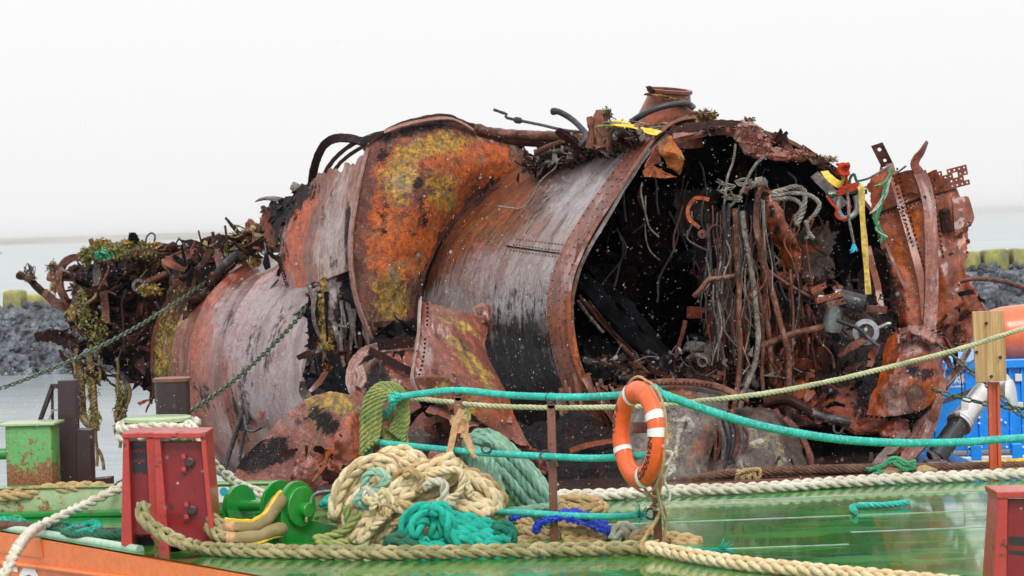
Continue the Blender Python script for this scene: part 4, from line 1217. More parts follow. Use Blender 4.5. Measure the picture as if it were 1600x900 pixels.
scraps(20, lambda: (lambda t: (1050 + 260 * t, 205 - 40 * t * (1 - t) + 70 * t * t + R.uniform(-10, 8), 21.95 + .8 * t))(R.random()), (.08, .22), ['dark', 'rim', 'red', 'dark'])
patch('upper_rim_plate', [[(1185, 200, 22.5), (1210, 203, 22.6), (1240, 222, 22.7), (1275, 243, 22.8), (1312, 268, 22.9)], [(1190, 228, 22.4), (1215, 232, 22.5), (1245, 238, 22.6), (1275, 256, 22.7), (1310, 282, 22.85)]], M['dark'], W, 70, 20, .025, (.35, .3, 0, 0), .05, 6, base=(.3, 0, 0, 0), blobs=[('o', 1225, 235, 20, 8, .4)], holes=[(.3, .3, .025), (.42, .4, .02), (.62, .35, .025), (.5, .5, .02)])
perf_px('perforated_edge', (1248, 240), (1318, 288), (1253, 230), 22.7, 12, 2, M['dark'], .27, dY=(.2, 0))
patch('bent_orange_flap', [[(1030, 222, 21.75), (1046, 212, 21.7), (1055, 220, 21.72)], [(1030, 240, 21.65), (1050, 236, 21.55), (1070, 244, 21.6)], [(1040, 252, 21.7), (1060, 252, 21.6), (1068, 258, 21.65)], [(1046, 262, 21.75), (1056, 270, 21.65), (1062, 276, 21.7)]], M['orange'], W, 40, 50, .018, (.0, .2, .0, .1), .03, 5, base=(0, .8, 0, .2))
patch('bent_orange_flap', [[(1002, 268, 21.75), (1020, 258, 21.7), (1042, 272, 21.7)], [(1006, 276, 21.75), (1030, 278, 21.68), (1058, 277, 21.7)]], M['orange'], W, 30, 14, .016, (.1, .1, .1, .0), .02, 5, base=(0, .7, 0, 0))
patch('rim_gusset', [[(1010, 262, 21.8), (1022, 232, 21.8), (1030, 222, 21.82)], [(1010, 272, 21.85), (1024, 258, 21.82), (1034, 262, 21.8)]], M['red'], W, 20, 20, .02, (0, .2, 0, 0), .02, 5)
# funnel-shaped casting on top
cf = P(1041, 205, 22.9)
fun = MB().lathe([(.36, -.12), (.33, 0), (.26, .16), (.215, .30), (.205, .36), (.225, .37), (.225, .40), (.18, .40), (.17, .1)], cf, (.10, -.14, 1), 40, (1, 1))
for q in fun.v: q += Vector((fbm(q * 3, 2), fbm(q * 3 + Vector((4, 0, 0)), 2), 0)) * .02
fun.build('funnel_casting', M['red'], W)
strip('funnel_lip', [P(1008, 146, 22.7), P(1030, 148, 22.6), P(1060, 155, 22.6), P(1086, 166, 22.7)], .05, M['dark'], W, n=24, ref=(0, -.4, .9), rag=.4, base=(.3, 0, 0, .4))
pts = [cf + Vector((.335 * cos(a), .335 * sin(a), .03)) for a in lin(pi * 1.08, pi * 1.9, 9)]
rivets('funnel_rivets', pts, [(p - cf).normalized() for p in pts], .022, M['dark'], W)
lump_ = MB(); lump(lump_, P(1017, 140, 22.7), (.05, .05, .04)); lump_.build('corroded_knob', M['dark'], W)
pipe('bent_pipe', [(985, 190, 22.5), (1010, 176, 22.45), (1040, 166, 22.45), (1070, 161, 22.5), (1084, 168, 22.55)], .030, M['hose'], W, 30, wob=.006)
weed_clump('seaweed_clump', 1098, 183, 22.8, .24, .2, .10, 700, M['weed_brown'], leaf=.035)
weed_clump('seaweed_clump', 1072, 190, 22.6, .18, .15, .06, 400, M['weed_olive'], leaf=.03)
weed_clump('seaweed_clump', 1070, 160, 22.65, .08, .12, .03, 200, M['weed_olive'], leaf=.03)
weed_clump('seaweed_clump', 1170, 189, 22.6, .08, .1, .03, 160, M['weed_brown'], leaf=.03)
weed_clump('seaweed_clump', 1290, 250, 22.8, .17, .1, .03, 260, M['weed_brown'], leaf=.03)
weed_clump('seaweed_clump', 948, 178, 22.6, .07, .07, .07, 220, M['weed_brown'], leaf=.03)
weed_clump('seaweed_clump', 960, 196, 22.5, .12, .1, .06, 260, M['weed_olive'], leaf=.03)
# along the back of the tube: timbers, pipes, tangle, webbing
strip('yellow_webbing_sling', [(956, 190, 22.4), (980, 195, 22.3), (1005, 202, 22.2), (1030, 208, 22.1)], .10, M['yellow'], W, n=24, ref=(0, -.5, .85), thick=.006, wfun=lambda t: .8 + .3 * sin(t * 9))
for (a, b, c, wd, mt) in (((922, 232, 22.9), (926, 205, 22.9), (921, 182, 22.9), .09, 'wood'), ((942, 232, 22.8), (940, 205, 22.85), (940, 172, 22.9), .15, 'wood'), ((906, 238, 23.3), (895, 222, 23.2), (870, 203, 23.1), .12, 'dark'), ((952, 235, 22.7), (950, 215, 22.7), (947, 198, 22.7), .06, 'wood'), ((852, 248, 24.5), (850, 236, 24.5), (846, 224, 24.5), .09, 'dark')):
    a, b, c = P(*a), P(*b), P(*c)
    mb = MB().tube(curve([a, b, c], 14), wd * .55, 6, ref=(1, 0, 0), flat=.6, rfun=lambda t, k: (.85 + .3 * noise.noise(Vector((t * 9, k * 1.7, wd * 50)))) * (1 if t < .8 else 1 - (t - .8) * (1.5 + k % 3)))
    mb.build('broken_timber', M[mt], W)
pipe('long_pole', [(745, 200, 25.0), (775, 207, 24.8), (830, 211, 24.4), (880, 213, 24.0), (930, 218, 23.5)], .052, M['brown'], W, 40, rfun=lambda t, k: .9 + .25 * noise.noise(Vector((t * 20, k, 0))))
pipe('long_pole', [(750, 206, 25.1), (800, 218, 24.7), (860, 222, 24.3), (900, 220, 24.0)], .055, M['dark'], W, 30)
pipe('bent_rod', [(771, 171, 24.3), (785, 176, 24.3), (792, 179, 24.3), (790, 183, 24.3), (800, 186, 24.25), (845, 195, 24.0), (880, 203, 23.7), (915, 207, 23.4)], .015, M['hose'], W, 50, rfun=lambda t, k: 1 + (1.2 if .22 < t < .27 else 0) + .2 * noise.noise(Vector((t * 40, k, 0))))
pipe('bent_pipe', [(863, 174, 23.6), (874, 175, 23.55), (893, 186, 23.5), (908, 200, 23.4), (917, 212, 23.3), (912, 222, 23.2), (905, 228, 23.2)], .03, M['hose'], W, 40, rfun=lambda t, k: 1.2 if t < .06 else 1)
pipe('bent_pipe', [(838, 240, 24.3), (850, 232, 24.1), (876, 222, 24), (880, 219, 23.9)], .03, M['brown'], W, 20)
pipe('bent_pipe', [(856, 238, 24.2), (880, 234, 24), (905, 230, 23.6)], .022, M['hose'], W, 20)
patch('torn_bulwark', [[(816, 228, 25.6), (822, 236, 25.4)], [(822, 262, 25.5), (832, 262, 25.2)]], M['dark'], W, 10, 20, .02, (.2, .2, .1, .3), .03, 5)
scraps(46, lambda: (lambda t: (825 + 150 * t + R.uniform(-8, 8), 258 - 42 * t + R.uniform(-18, 14), 24.9 - 2.4 * t + R.uniform(-.1, .5)))(R.random()), (.08, .26), ['dark', 'soot', 'grey', 'dark', 'hose'])
crumbs('tangled_debris', 420, lambda: (lambda t: (822 + 180 * t + R.uniform(-8, 8), 264 - 52 * t + R.uniform(-10, 10), 24.9 - 2.6 * t + R.uniform(-.2, .4)))(R.random()), (.02, .07), M['dark'])
crumbs('tangled_debris', 160, lambda: (lambda t: (822 + 180 * t + R.uniform(-8, 8), 262 - 52 * t + R.uniform(-12, 8), 24.8 - 2.6 * t + R.uniform(-.2, .3)))(R.random()), (.02, .06), M['grey'])
pipe('loose_wire', [tubeA(nearest_i(1022, 225) , .58, .02), P(872, 250, 23.7), P(868, 262, 23.75), P(845, 283, 23.95), P(830, 310, 24.0), P(815, 325, 24.05), P(798, 325, 24.2), P(778, 322, 24.4)], .010, M['cable'], W, 50)
for k in range(14):
    x = 940 + k * 7; pipe('loose_wire', [(x, 212 - k * .6, 22.5), (x + R.uniform(-8, 20), 196 + R.uniform(-6, 10), 22.4), (x + R.uniform(0, 46), 202 + R.uniform(-8, 14), 22.3)], R.uniform(.006, .014), M[R.choice(['hose', 'cable', 'weed_olive'])], W, 16)

# ------------- inside the mouth
def pip(pts, r, m, n=None, Y=None, w=.008, name='bent_pipe'):
    return pipe(name, [(p[0], p[1], p[2] if len(p) > 2 else Y) for p in pts], r, M[m], W, n or len(pts) * 7, wob=w)
pip([(1190, 292), (1183, 310), (1181, 345), (1186, 380), (1195, 415), (1205, 450), (1215, 490), (1225, 525), (1232, 560), (1232, 600), (1230, 640), (1235, 665), (1245, 690), (1252, 722)], .029, 'brown', Y=21.75)
pip([(1198, 295), (1195, 330), (1194, 370), (1193, 420), (1195, 470), (1200, 510), (1205, 560), (1205, 610), (1212, 650), (1222, 690)], .026, 'brown', Y=21.9)
pip([(1160, 330), (1165, 370), (1172, 410), (1178, 450), (1183, 500), (1185, 530), (1178, 570), (1165, 605), (1158, 630), (1150, 660), (1146, 720)], .026, 'cable', Y=21.8)
pip([(1148, 325), (1150, 370), (1152, 410), (1155, 450), (1154, 500), (1157, 540), (1155, 590), (1150, 620), (1146, 640), (1152, 668), (1166, 700), (1178, 742)], .024, 'brown', Y=21.6)
pip([(1130, 320), (1133, 370), (1130, 420), (1128, 470), (1122, 520), (1130, 560), (1132, 600), (1132, 640), (1130, 680), (1118, 722)], .02, 'hose', Y=21.9)
pip([(1105, 350), (1108, 380), (1112, 420), (1118, 450), (1120, 490), (1122, 540), (1122, 590)], .017, 'hose', Y=22.2)
pip([(1181, 440), (1190, 480), (1192, 540), (1190, 590), (1200, 640), (1220, 680), (1242, 692)], .02, 'brown', Y=21.85)
pip([(1175, 450), (1170, 480), (1165, 520), (1168, 560), (1166, 610)], .018, 'red', Y=22.1)
pip([(1083, 463), (1096, 450), (1107, 438), (1125, 435), (1152, 431)], .022, 'brown', Y=21.7)
pip([(1194, 539, 21.9), (1234, 523, 21.9), (1290, 509, 22.0), (1302, 500, 22.0)], .032, 'brown')
pip([(1200, 423, 22.1), (1236, 447, 22.1), (1272, 468, 22.1)], .018, 'rim')
pip([(1163, 302), (1170, 293), (1180, 291), (1196, 292)], .024, 'brown', Y=21.85)
pip([(1140, 318), (1138, 350), (1142, 400), (1140, 450), (1143, 500), (1138, 560), (1142, 600)], .018, 'hose', Y=22.15)
pip([(1152, 330), (1157, 380), (1158, 430), (1166, 470), (1168, 520)], .015, 'hose', Y=22.0)
pip([(1235, 420), (1236, 450), (1240, 500), (1238, 560), (1240, 610), (1232, 640)], .012, 'brown', Y=21.9)
pip([(1252, 470), (1256, 500), (1262, 540), (1256, 600)], .011, 'brown', Y=22.2)
pip([(1222, 300), (1212, 330), (1206, 370), (1209, 410), (1220, 450), (1230, 470)], .013, 'hose', Y=22.3)
pip([(1210, 640), (1222, 660), (1235, 680), (1250, 700)], .03, 'brown', Y=21.5)
pip([(1170, 680), (1160, 705), (1150, 742)], .022, 'brown', Y=21.35)
pip([(1255, 690), (1262, 715), (1258, 742)], .02, 'brown', Y=21.4)
for k in range(60):
    x = R.uniform(1098, 1290); y = R.uniform(310, 560); l = R.uniform(60, 190)
    pip([(x, y), (x + R.uniform(-9, 9), y + l * .3), (x + R.uniform(-14, 14), y + l * .65), (x + R.uniform(-20, 20), min(735, y + l))], R.uniform(.006, .014), R.choice(['hose', 'brown', 'dark', 'brown', 'dark', 'red']), 22, R.uniform(21.8, 22.6), .03, 'loose_wire')
for k in range(26):
    x = R.uniform(920, 1240); y = R.uniform(220, 380); l = R.uniform(50, 150)
    pip([(x, y), (x + R.uniform(-14, 14), y + l * .3), (x + R.uniform(-18, 18), y + l * .7), (x + R.uniform(-30, 30), y + l)], R.uniform(.005, .010), R.choice(['hose', 'hose', 'dark', 'cable']), 22, R.uniform(22.4, 23.6), .03, 'loose_wire')
pip([(1150, 225), (1146, 250), (1137, 275), (1134, 300), (1130, 330)], .012, 'cable', Y=22.0, name='loose_wire')
pip([(1200, 240), (1180, 258), (1165, 285), (1158, 302), (1140, 322)], .014, 'cable', Y=21.9, name='loose_wire')
pip([(1003, 285), (1001, 300), (1008, 330), (1015, 355), (1030, 370)], .009, 'cable', Y=22.2, name='loose_wire')
pip([(1066, 320), (1060, 345), (1053, 370), (1054, 395)], .010, 'brown', Y=22.5, name='loose_wire')
# frayed wire tufts
for (x, y, d) in ((1150, 290, 1), (1160, 308, 1), (1148, 283, -1)):
    for k in range(9):
        pip([(x, y, 21.8), (x - d * R.uniform(8, 18), y + R.uniform(-6, 8), 21.75), (x - d * R.uniform(18, 34), y + R.uniform(-12, 12), 21.7)], .0045, 'cable', 8, w=0, name='frayed_wire')
# orange perforated bracket and disc
strip('perforated_bracket', [(1108, 312, 22.0), (1094, 309, 22.0), (1084, 312, 22.0), (1075, 326, 22.0), (1077, 342, 22.0), (1086, 350, 22.0), (1093, 356, 22.0)], .035, M['orange'], W, n=30, base=(0, .9, 0, 0))
MB().lathe([(.042, 0), (.042, .02), (.01, .02), (.01, 0)], P(1097, 366, 22), (0, -1, .1), 16).build('small_disc', M['orange'], W)
pip([(1108, 358), (1118, 352), (1128, 360), (1134, 378)], .014, 'orange', Y=22.0)
# clustered gland and knot at the top of the pipes
for k in range(8):
    lu = MB(); lump(lu, P(1190 + R.uniform(-14, 18), 292 + R.uniform(-8, 10), 21.8), (.05, .04, .045), rough=.35); lu.build('pipe_gland', M[R.choice(['brown', 'cable', 'grey'])], W)
# grey ropes hanging at the right of the knot
for pts_, r_ in (([(1206, 302), (1225, 296), (1243, 292), (1257, 300), (1256, 325), (1248, 345), (1243, 352)], .026), ([(1206, 306), (1235, 302), (1262, 304), (1280, 318), (1274, 334), (1264, 344), (1261, 352), (1265, 366), (1272, 373)], .022),
                 ([(1208, 312), (1235, 310), (1250, 318), (1252, 328), (1243, 340), (1246, 354)], .022), ([(1258, 345), (1262, 356), (1264, 368), (1258, 374)], .018)):
    rope('hanging_rope', [(x, y, 21.7) for x, y in pts_], r_, M['cable'], kind='twist', parent=W)
# big red shield plate
patch('shield_plate', [[(1190, 300, 22.2), (1200, 296, 22.2), (1210, 306, 22.2)], [(1196, 335, 22.15), (1212, 330, 22.1), (1226, 340, 22.15)], [(1200, 368, 22.2), (1225, 366, 22.1), (1246, 376, 22.1)],
                       [(1216, 396, 22.25), (1236, 395, 22.15), (1253, 400, 22.15)], [(1236, 428, 22.3), (1244, 430, 22.2), (1250, 432, 22.2)]], M['red'], W, 50, 70, .02, (.1, .1, .2, .1), .035, 5, blobs=[('k', 1215, 360, 7, 8, .9), ('k', 1205, 330, 8, 12, .5), ('o', 1235, 400, 16, 20, .5)])
patch('curled_plate', [[(1210, 425, 22.5), (1230, 418, 22.45), (1250, 420, 22.4)], [(1215, 440, 22.3), (1235, 432, 22.3), (1250, 436, 22.3)], [(1228, 452, 22.4), (1240, 446, 22.35), (1248, 448, 22.4)]], M['red'], W, 30, 30, .02, (.2, .2, .1, .1), .04, 6, base=(.1, .3, 0, 0))
# lower inner wall: rust patches over black
patch('inner_side_wall', [[(1195, 430, 23.0), (1250, 430, 23.0), (1300, 425, 23.2), (1350, 400, 23.4), (1388, 380, 23.5)], [(1200, 500, 22.7), (1250, 500, 22.8), (1300, 500, 22.9), (1350, 490, 23.0), (1400, 480, 23.1)],
                          [(1195, 570, 22.2), (1250, 575, 22.3), (1300, 570, 22.4), (1350, 570, 22.5), (1400, 560, 22.6)], [(1190, 640, 21.8), (1250, 645, 21.9), (1300, 640, 22.0), (1350, 650, 22.1), (1390, 640, 22.2)],
                          [(1230, 680, 21.6), (1270, 672, 21.7), (1310, 672, 21.8), (1350, 668, 21.9), (1380, 660, 22.0)]], M['red'], W, 110, 110, .03, (.25, .08, .1, .0), .08, 2.5, base=(.36, 0, 0, 0), seed=21,
      blobs=[('k', 1300, 560, 26, 70, 1.0), ('k', 1345, 540, 40, 60, 1.0), ('k', 1290, 600, 12, 60, .9), ('k', 1230, 480, 50, 30, .8), ('k', 1330, 440, 70, 50, 1.0), ('k', 1275, 480, 30, 20, .7), ('k', 1370, 480, 30, 60, .8), ('k', 1340, 610, 20, 40, .6),
             ('k', 1262, 550, 30, 40, -.5), ('k', 1310, 625, 24, 30, -.6), ('k', 1250, 610, 30, 40, -.5), ('o', 1255, 590, 30, 30, .5), ('o', 1375, 600, 10, 50, .9), ('k', 1220, 650, 40, 26, .8)])
# long timbers, red ledges and debris on the floor of the tube
for pts_, w_, m_ in (([(905, 440, 22.6), (960, 500, 22.5), (1020, 560, 22.3), (1058, 605, 22.1)], .19, 'soot'), ([(930, 440, 22.8), (985, 490, 22.8), (1040, 560, 22.7), (1070, 600, 22.5)], .13, 'soot'), ([(905, 462, 22.4), (955, 520, 22.3), (1018, 590, 22.1)], .035, 'wood'), ([(902, 470, 22.35), (925, 500, 22.3), (943, 520, 22.3)], .03, 'cable'), ([(920, 470, 22.3), (950, 510, 22.25), (1000, 560, 22.2)], .025, 'dark'), ([(1055, 560, 22.1), (1064, 530, 22.15), (1071, 502, 22.2)], .04, 'wood')):
    p = curve([P(*q) for q in pts_], 24)
    MB().tube(p, w_, 6, ref=(0, -.7, .7), flat=.55, rfun=lambda t, k: .85 + .35 * noise.noise(Vector((t * 12, k * 2.2, w_ * 30)))).build('charred_timber', M[m_], W)
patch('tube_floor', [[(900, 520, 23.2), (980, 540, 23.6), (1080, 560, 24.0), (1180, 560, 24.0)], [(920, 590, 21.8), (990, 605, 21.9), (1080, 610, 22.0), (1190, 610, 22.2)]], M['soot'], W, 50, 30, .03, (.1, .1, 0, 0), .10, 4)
patch('pale_floor_plate', [[(945, 568, 22.3), (985, 572, 22.3), (1020, 590, 22.2)], [(950, 590, 22.0), (990, 596, 22.0), (1015, 600, 22.0)]], M['grey'], W, 30, 16, .02, (.1, .2, .1, .1), .04, 5, base=(0, 0, 0, .3))
scraps(40, box_region(925, 1075, 560, 602, 21.7, 22.3), (.08, .25), ['dark', 'soot', 'hose', 'grey', 'dark', 'wood'], up=0)
scraps(30, box_region(1090, 1240, 520, 640, 21.9, 22.6), (.1, .28), ['dark', 'red', 'soot', 'hose', 'grey'], up=0)
scraps(26, box_region(925, 1200, 230, 560, 23.0, 24.6), (.1, .4), ['soot', 'dark', 'soot'], up=0)
crumbs('soot_debris', 300, box_region(930, 1250, 555, 640, 21.7, 22.4), (.02, .06), M['dark'])
crumbs('soot_debris', 220, box_region(1240, 1400, 430, 660, 22.0, 22.5), (.02, .05), M['dark'])
crumbs('soot_debris', 120, box_region(940, 1240, 540, 640, 21.7, 22.3), (.02, .05), M['grey'])
# lamp housing
la = Vector((-.55, -.8, -.1)); lc = P(1092, 575, 22.0)
MB().lathe([(.10, -.22), (.125, -.18), (.125, 0), (.145, .01), (.145, .04), (.115, .045), (.11, -.1)], lc, la, 28).build('lamp_housing', M['grey'], W)
MB().lathe([(.05, 0), (.05, .03), (.035, .03), (.03, 0)], P(1097, 566, 21.85), (.1, -1, .2), 16).build('lamp_port', M['cable'], W)
lu = MB(); lump(lu, P(1093, 541, 22.3), (.19, .12, .09), Matrix.Identity(3)); lu.build('pale_lump', M['grey'], W)
MB().lathe([(.07, -.1), (.07, .1), (.05, .11)], P(1120, 548, 22.2), (1, -.3, .1), 14).build('pipe_stub', M['grey'], W)
MB().lathe([(.05, -.12), (.05, .12)], P(1108, 588, 21.9), (1, -.2, 0), 14).build('pipe_stub', M['brown'], W)
# machinery at the right: perforated angles, tee, motor, ring flange
perf_px('perforated_angle', (1266, 452), (1289, 441), (1270, 462), 21.9, 3, 1, M['red'], .18)
perf_px('perforated_angle', (1278, 474), (1318, 462), (1274, 464), 21.85, 5, 1, M['red'], .16)
perf_px('perforated_angle', (1290, 472), (1318, 466), (1296, 482), 21.85, 3, 1, M['brown'], .2)
MB().box(P(1278, 460, 22.0), (.10, .10, .16), Matrix.Rotation(-.3, 3, 'Y'), .01).build('angle_web', M['red'], W)
MB().box(P(1290, 466, 21.95), (.16, .06, .05), Matrix.Rotation(.2, 3, 'Y'), .02).build('clamp_block', M['galv'], W)
MB().lathe([(.085, -.16), (.095, -.12), (.075, .02), (.06, .14), (.065, .16)], P(1302, 490, 22.0), (.1, -.2, 1), 18).build('pipe_tee', M['galv'], W)
MB().lathe([(.07, -.12), (.085, -.1), (.085, .12), (.06, .13)], P(1330, 470, 21.95), (1, -.1, -.3), 18).build('motor_body', M['hose'], W)
MB().lathe([(.05, -.06), (.06, .05), (.05, .07)], P(1314, 462, 21.95), (1, -.1, -.3), 14).build('motor_collar', M['galv'], W)
MB().box(P(1369, 483, 21.9), (.19, .08, .065), Matrix.Rotation(.1, 3, 'Y'), .006).build('brick_red_box', M['orange'], W)
MB().lathe([(.115, -.02), (.12, .03), (.075, .035), (.07, .0), (.075, -.02), (.115, -.02)], P(1353, 519, 21.95), (-.15, -1, .1), 32, caps=False).build('ring_flange', M['galv'], W)
pip([(1308, 500), (1325, 506), (1340, 512), (1356, 526), (1372, 540)], .018, 'hose', Y=21.85)
pip([(1362, 508), (1372, 512), (1386, 506), (1392, 506)], .02, 'galv', Y=22.0)
pip([(1262, 640, 21.6), (1285, 652, 21.55), (1308, 656, 21.5), (1328, 660, 21.5)], .038, 'hose')
pip([(1195, 628, 21.7), (1230, 625, 21.65), (1260, 640, 21.6), (1275, 652, 21.6)], .05, 'dark')
pip([(1302, 665), (1304, 675), (1312, 677), (1318, 668)], .012, 'hose', Y=21.5)
strip('perforated_bracket', [(1208, 600, 22.0), (1220, 575, 22.0), (1230, 545, 22.1), (1226, 520, 22.1)], .03, M['red'], W, n=24, bend=.01)
# shackle, red knots and yellow straps at the top right
sk = MB()
sk.tube(curve([P(1312, 308, 21.8), P(1309, 325, 21.8), P(1316, 340, 21.8), P(1326, 340, 21.8), P(1337, 332, 21.8), P(1339, 318, 21.8), P(1336, 306, 21.8)], 28), .026, 10)
sk.build('bow_shackle', M['galv'], W)
MB().lathe([(.028, -.17), (.036, -.17), (.036, -.12), (.022, -.12), (.022, .12), (.036, .12), (.036, .18), (.028, .18)], P(1323, 301, 21.8), (1, 0, .1), 14).build('shackle_pin', M['chain_green'], W)
kn = [(1318 + 8 * cos(a * 2.4) + R.uniform(-2, 2), 265 + 8 * sin(a * 1.7) + R.uniform(-2, 2), 21.75 + .06 * sin(a * 1.1)) for a in lin(0, 16, 40)]
rope('red_knot', kn, .016, M['rope_red'], kind='twist', parent=W)
rope('red_lashing', [(1322, 272, 21.75), (1323, 285, 21.75), (1322, 298, 21.75), (1326, 312, 21.72), (1327, 330, 21.72), (1324, 341, 21.7), (1312, 342, 21.7), (1306, 335, 21.7), (1308, 326, 21.7), (1300, 318, 21.75), (1292, 306, 21.8)], .014, M['rope_red'], kind='twist', parent=W)
rope('red_lashing', [(1308, 300 + 6 * sin(k * 2.1), 21.76 - .02 * (k % 2)) if k % 2 else (1340, 290 + 5 * sin(k), 21.74) for k in range(7)], .011, M['rope_red'], kind='twist', parent=W)
rope('grey_tail_line', [(1324, 296, 21.7), (1325, 320, 21.68), (1327, 345, 21.68), (1331, 365, 21.68), (1334, 380, 21.68)], .014, M['cable'], kind='twist', parent=W)
for k in range(10): pipe('frayed_tail', [(1334, 378, 21.68), (1334 + R.uniform(-4, 5), 388, 21.67), (1334 + R.uniform(-7, 8), 394 + R.uniform(-3, 2), 21.66)], .004, M['blue_print'], W, 6)
strip('yellow_strap', [(1342, 289, 21.75), (1346, 296, 21.72), (1347, 330, 21.72), (1351, 380, 21.72), (1354, 420, 21.72), (1357, 460, 21.72)], .055, M['yellow_dirty'], W, n=50, thick=.005, wfun=lambda t: .95 + .1 * sin(t * 14))
rope('green_sling', [(1328, 296, 21.8), (1328, 280, 21.8), (1334, 272, 21.8), (1338, 282, 21.8), (1344, 291, 21.78)], .014, M['rope_dark'], kind='twist', parent=W)
strip('yellow_webbing_sling', [(1288, 267, 22.4), (1294, 275, 22.2), (1304, 284, 22.0), (1315, 290, 21.85)], .07, M['yellow'], W, n=20, thick=.006)
pip([(1313, 290), (1318, 280), (1316, 274)], .014, 'yellow', Y=21.8, name='yellow_tail')
pip([(1340, 283, 21.8), (1358, 278, 21.9), (1376, 268, 22.1), (1392, 258, 22.4)], .010, 'hose', name='black_cord')
pip([(1400, 272, 22.7), (1408, 265, 22.7), (1416, 259, 22.7)], .009, 'hose', name='black_cord')
strip('grey_inner_strut', [(1272, 272, 22.6), (1290, 290, 22.4), (1306, 308, 22.2), (1318, 322, 22.1)], .10, M['grey'], W, n=24, rag=.3, base=(.2, 0, 0, 0))

# ------------- flared plate at the right
Rp = [[(1352, 288, 23.1), (1385, 250, 23.0), (1412, 274, 22.9), (1434, 276, 22.8), (1462, 270, 22.75), (1488, 285, 22.7), (1492, 300, 22.7)],
      [(1363, 340, 22.9), (1394, 332, 22.8), (1420, 325, 22.7), (1448, 322, 22.6), (1472, 320, 22.6), (1496, 325, 22.6), (1520, 338, 22.6)],
      [(1377, 400, 22.7), (1404, 400, 22.6), (1430, 398, 22.5), (1458, 396, 22.45), (1480, 395, 22.45), (1498, 395, 22.5), (1514, 392, 22.5)],
      [(1388, 450, 22.6), (1412, 455, 22.45), (1438, 455, 22.4), (1462, 455, 22.4), (1482, 450, 22.35), (1500, 440, 22.4), (1510, 425, 22.4)],
      [(1396, 500, 22.5), (1418, 505, 22.35), (1442, 510, 22.3), (1466, 512, 22.3), (1492, 500, 22.25), (1520, 485, 22.2), (1547, 492, 22.1)],
      [(1410, 545, 22.4), (1428, 552, 22.3), (1448, 560, 22.2), (1470, 565, 22.2), (1488, 560, 22.1), (1504, 552, 22.1), (1512, 540, 22.1)]]
patch('flared_plate', Rp, M['red'], W, 100, 100, .025, (.08, .06, .06, .09), .03, 3, seed=31, sharp=.7, base=(0, .36, 0, 0), blobs=[('o', 1440, 330, 22, 26, .9), ('o', 1418, 420, 16, 50, .8, -15), ('o', 1430, 370, 18, 40, .7), ('k', 1380, 440, 14, 60, 1.0), ('k', 1395, 490, 20, 40, .8), ('k', 1400, 530, 18, 20, .7), ('p', 1480, 420, 14, 30, .35), ('k', 1475, 325, 14, 30, .4), ('k', 1480, 520, 40, 20, .5), ('k', 1515, 490, 20, 16, .4), ('o', 1455, 470, 40, 50, .25)])
patch('inner_liner', [[(1362, 380, 23.0), (1380, 395, 22.9), (1398, 405, 22.7)], [(1366, 440, 23.0), (1388, 440, 22.8), (1405, 445, 22.6)], [(1378, 500, 22.9), (1395, 475, 22.7), (1412, 470, 22.5)]], M['dark'], W, 30, 40, .02, (.1, .2, .2, .1), .04, 5, base=(.5, 0, 0, 0))
strip('torn_inner_edge', [(1356, 385, 22.8), (1362, 410, 22.75), (1372, 450, 22.7), (1378, 490, 22.6)], .07, M['red'], W, n=24, rag=.5, base=(.2, 0, 0, 0))
strip('torn_inner_edge', [(1384, 380, 22.6), (1394, 405, 22.5), (1405, 430, 22.45), (1416, 452, 22.4)], .03, M['rim'], W, n=24, rag=.4)
strip('long_riveted_band', [(1437, 268, 22.6), (1446, 292, 22.55), (1453, 330, 22.45), (1456, 400, 22.32), (1456, 460, 22.24), (1453, 514, 22.15)], .118, M['rim'], W, n=60, base=(0, 0, .25, 0), thick=.016, bend=.01)
strip('long_riveted_band', [(1437, 270, 22.6), (1430, 258, 22.6), (1433, 248, 22.6), (1441, 238, 22.6), (1450, 222, 22.6)], .09, M['red'], W, n=40, thick=.016, twist=1.25, rag=.15, base=(.2, 0, 0, 0))
strip('lap_seam', [(1390, 255, 22.9), (1405, 310, 22.65), (1425, 380, 22.45), (1440, 440, 22.32), (1446, 500, 22.22)], .07, M['red'], W, n=40, thick=.014, base=(.15, .1, 0, 0))
strip('lap_seam', [(1372, 334, 22.78), (1400, 324, 22.66), (1430, 314, 22.58), (1446, 308, 22.5)], .03, M['dark'], W, n=30, ref=(0, -1, 0), thick=.014)
strip('top_doubler', [(1400, 290, 22.75), (1425, 283, 22.65), (1450, 288, 22.6), (1470, 280, 22.55)], .22, M['red'], W, n=30, ref=(0, -1, 0), thick=.014, rag=.2, base=(.3, 0, 0, 0))
pts = []; nr = []
for (a, b, n_) in (((1394, 268), (1441, 440), 26), ((1402, 264), (1448, 436), 26), ((1376, 336), (1440, 316), 12), ((1458, 300), (1474, 400), 14), ((1448, 400), (1452, 500), 10), ((1462, 400), (1462, 500), 10)):
    for k in range(n_):
        t = k / (n_ - 1); pts.append(P(a[0] + (b[0] - a[0]) * t, a[1] + (b[1] - a[1]) * t, 22.72 - .36 * max(0, (a[1] + (b[1] - a[1]) * t - 260) / 240) - .09)); nr.append(Vector((0, -1, .1)))
rivets('rivets', pts, nr, .012, M['dark'], W)
perf_px('perforated_plate', (1462, 302), (1516, 288), (1456, 272), 22.62, 7, 4, M['red'], .17, skip=lambda a, b: (a * 7 + b * 3) % 11 == 1)
perf_px('perforated_plate', (1472, 398), (1490, 394), (1462, 302), 22.55, 2, 10, M['red'], .13, bend=lambda x, y: 0)
patch('torn_tab', [[(1488, 310, 22.6), (1505, 305, 22.6), (1514, 306, 22.6)], [(1490, 335, 22.55), (1510, 338, 22.55), (1523, 340, 22.55)], [(1492, 372, 22.5), (1506, 362, 22.5), (1512, 352, 22.5)]], M['red'], W, 24, 24, .02, (.05, .1, 0, .06), .015, 5)
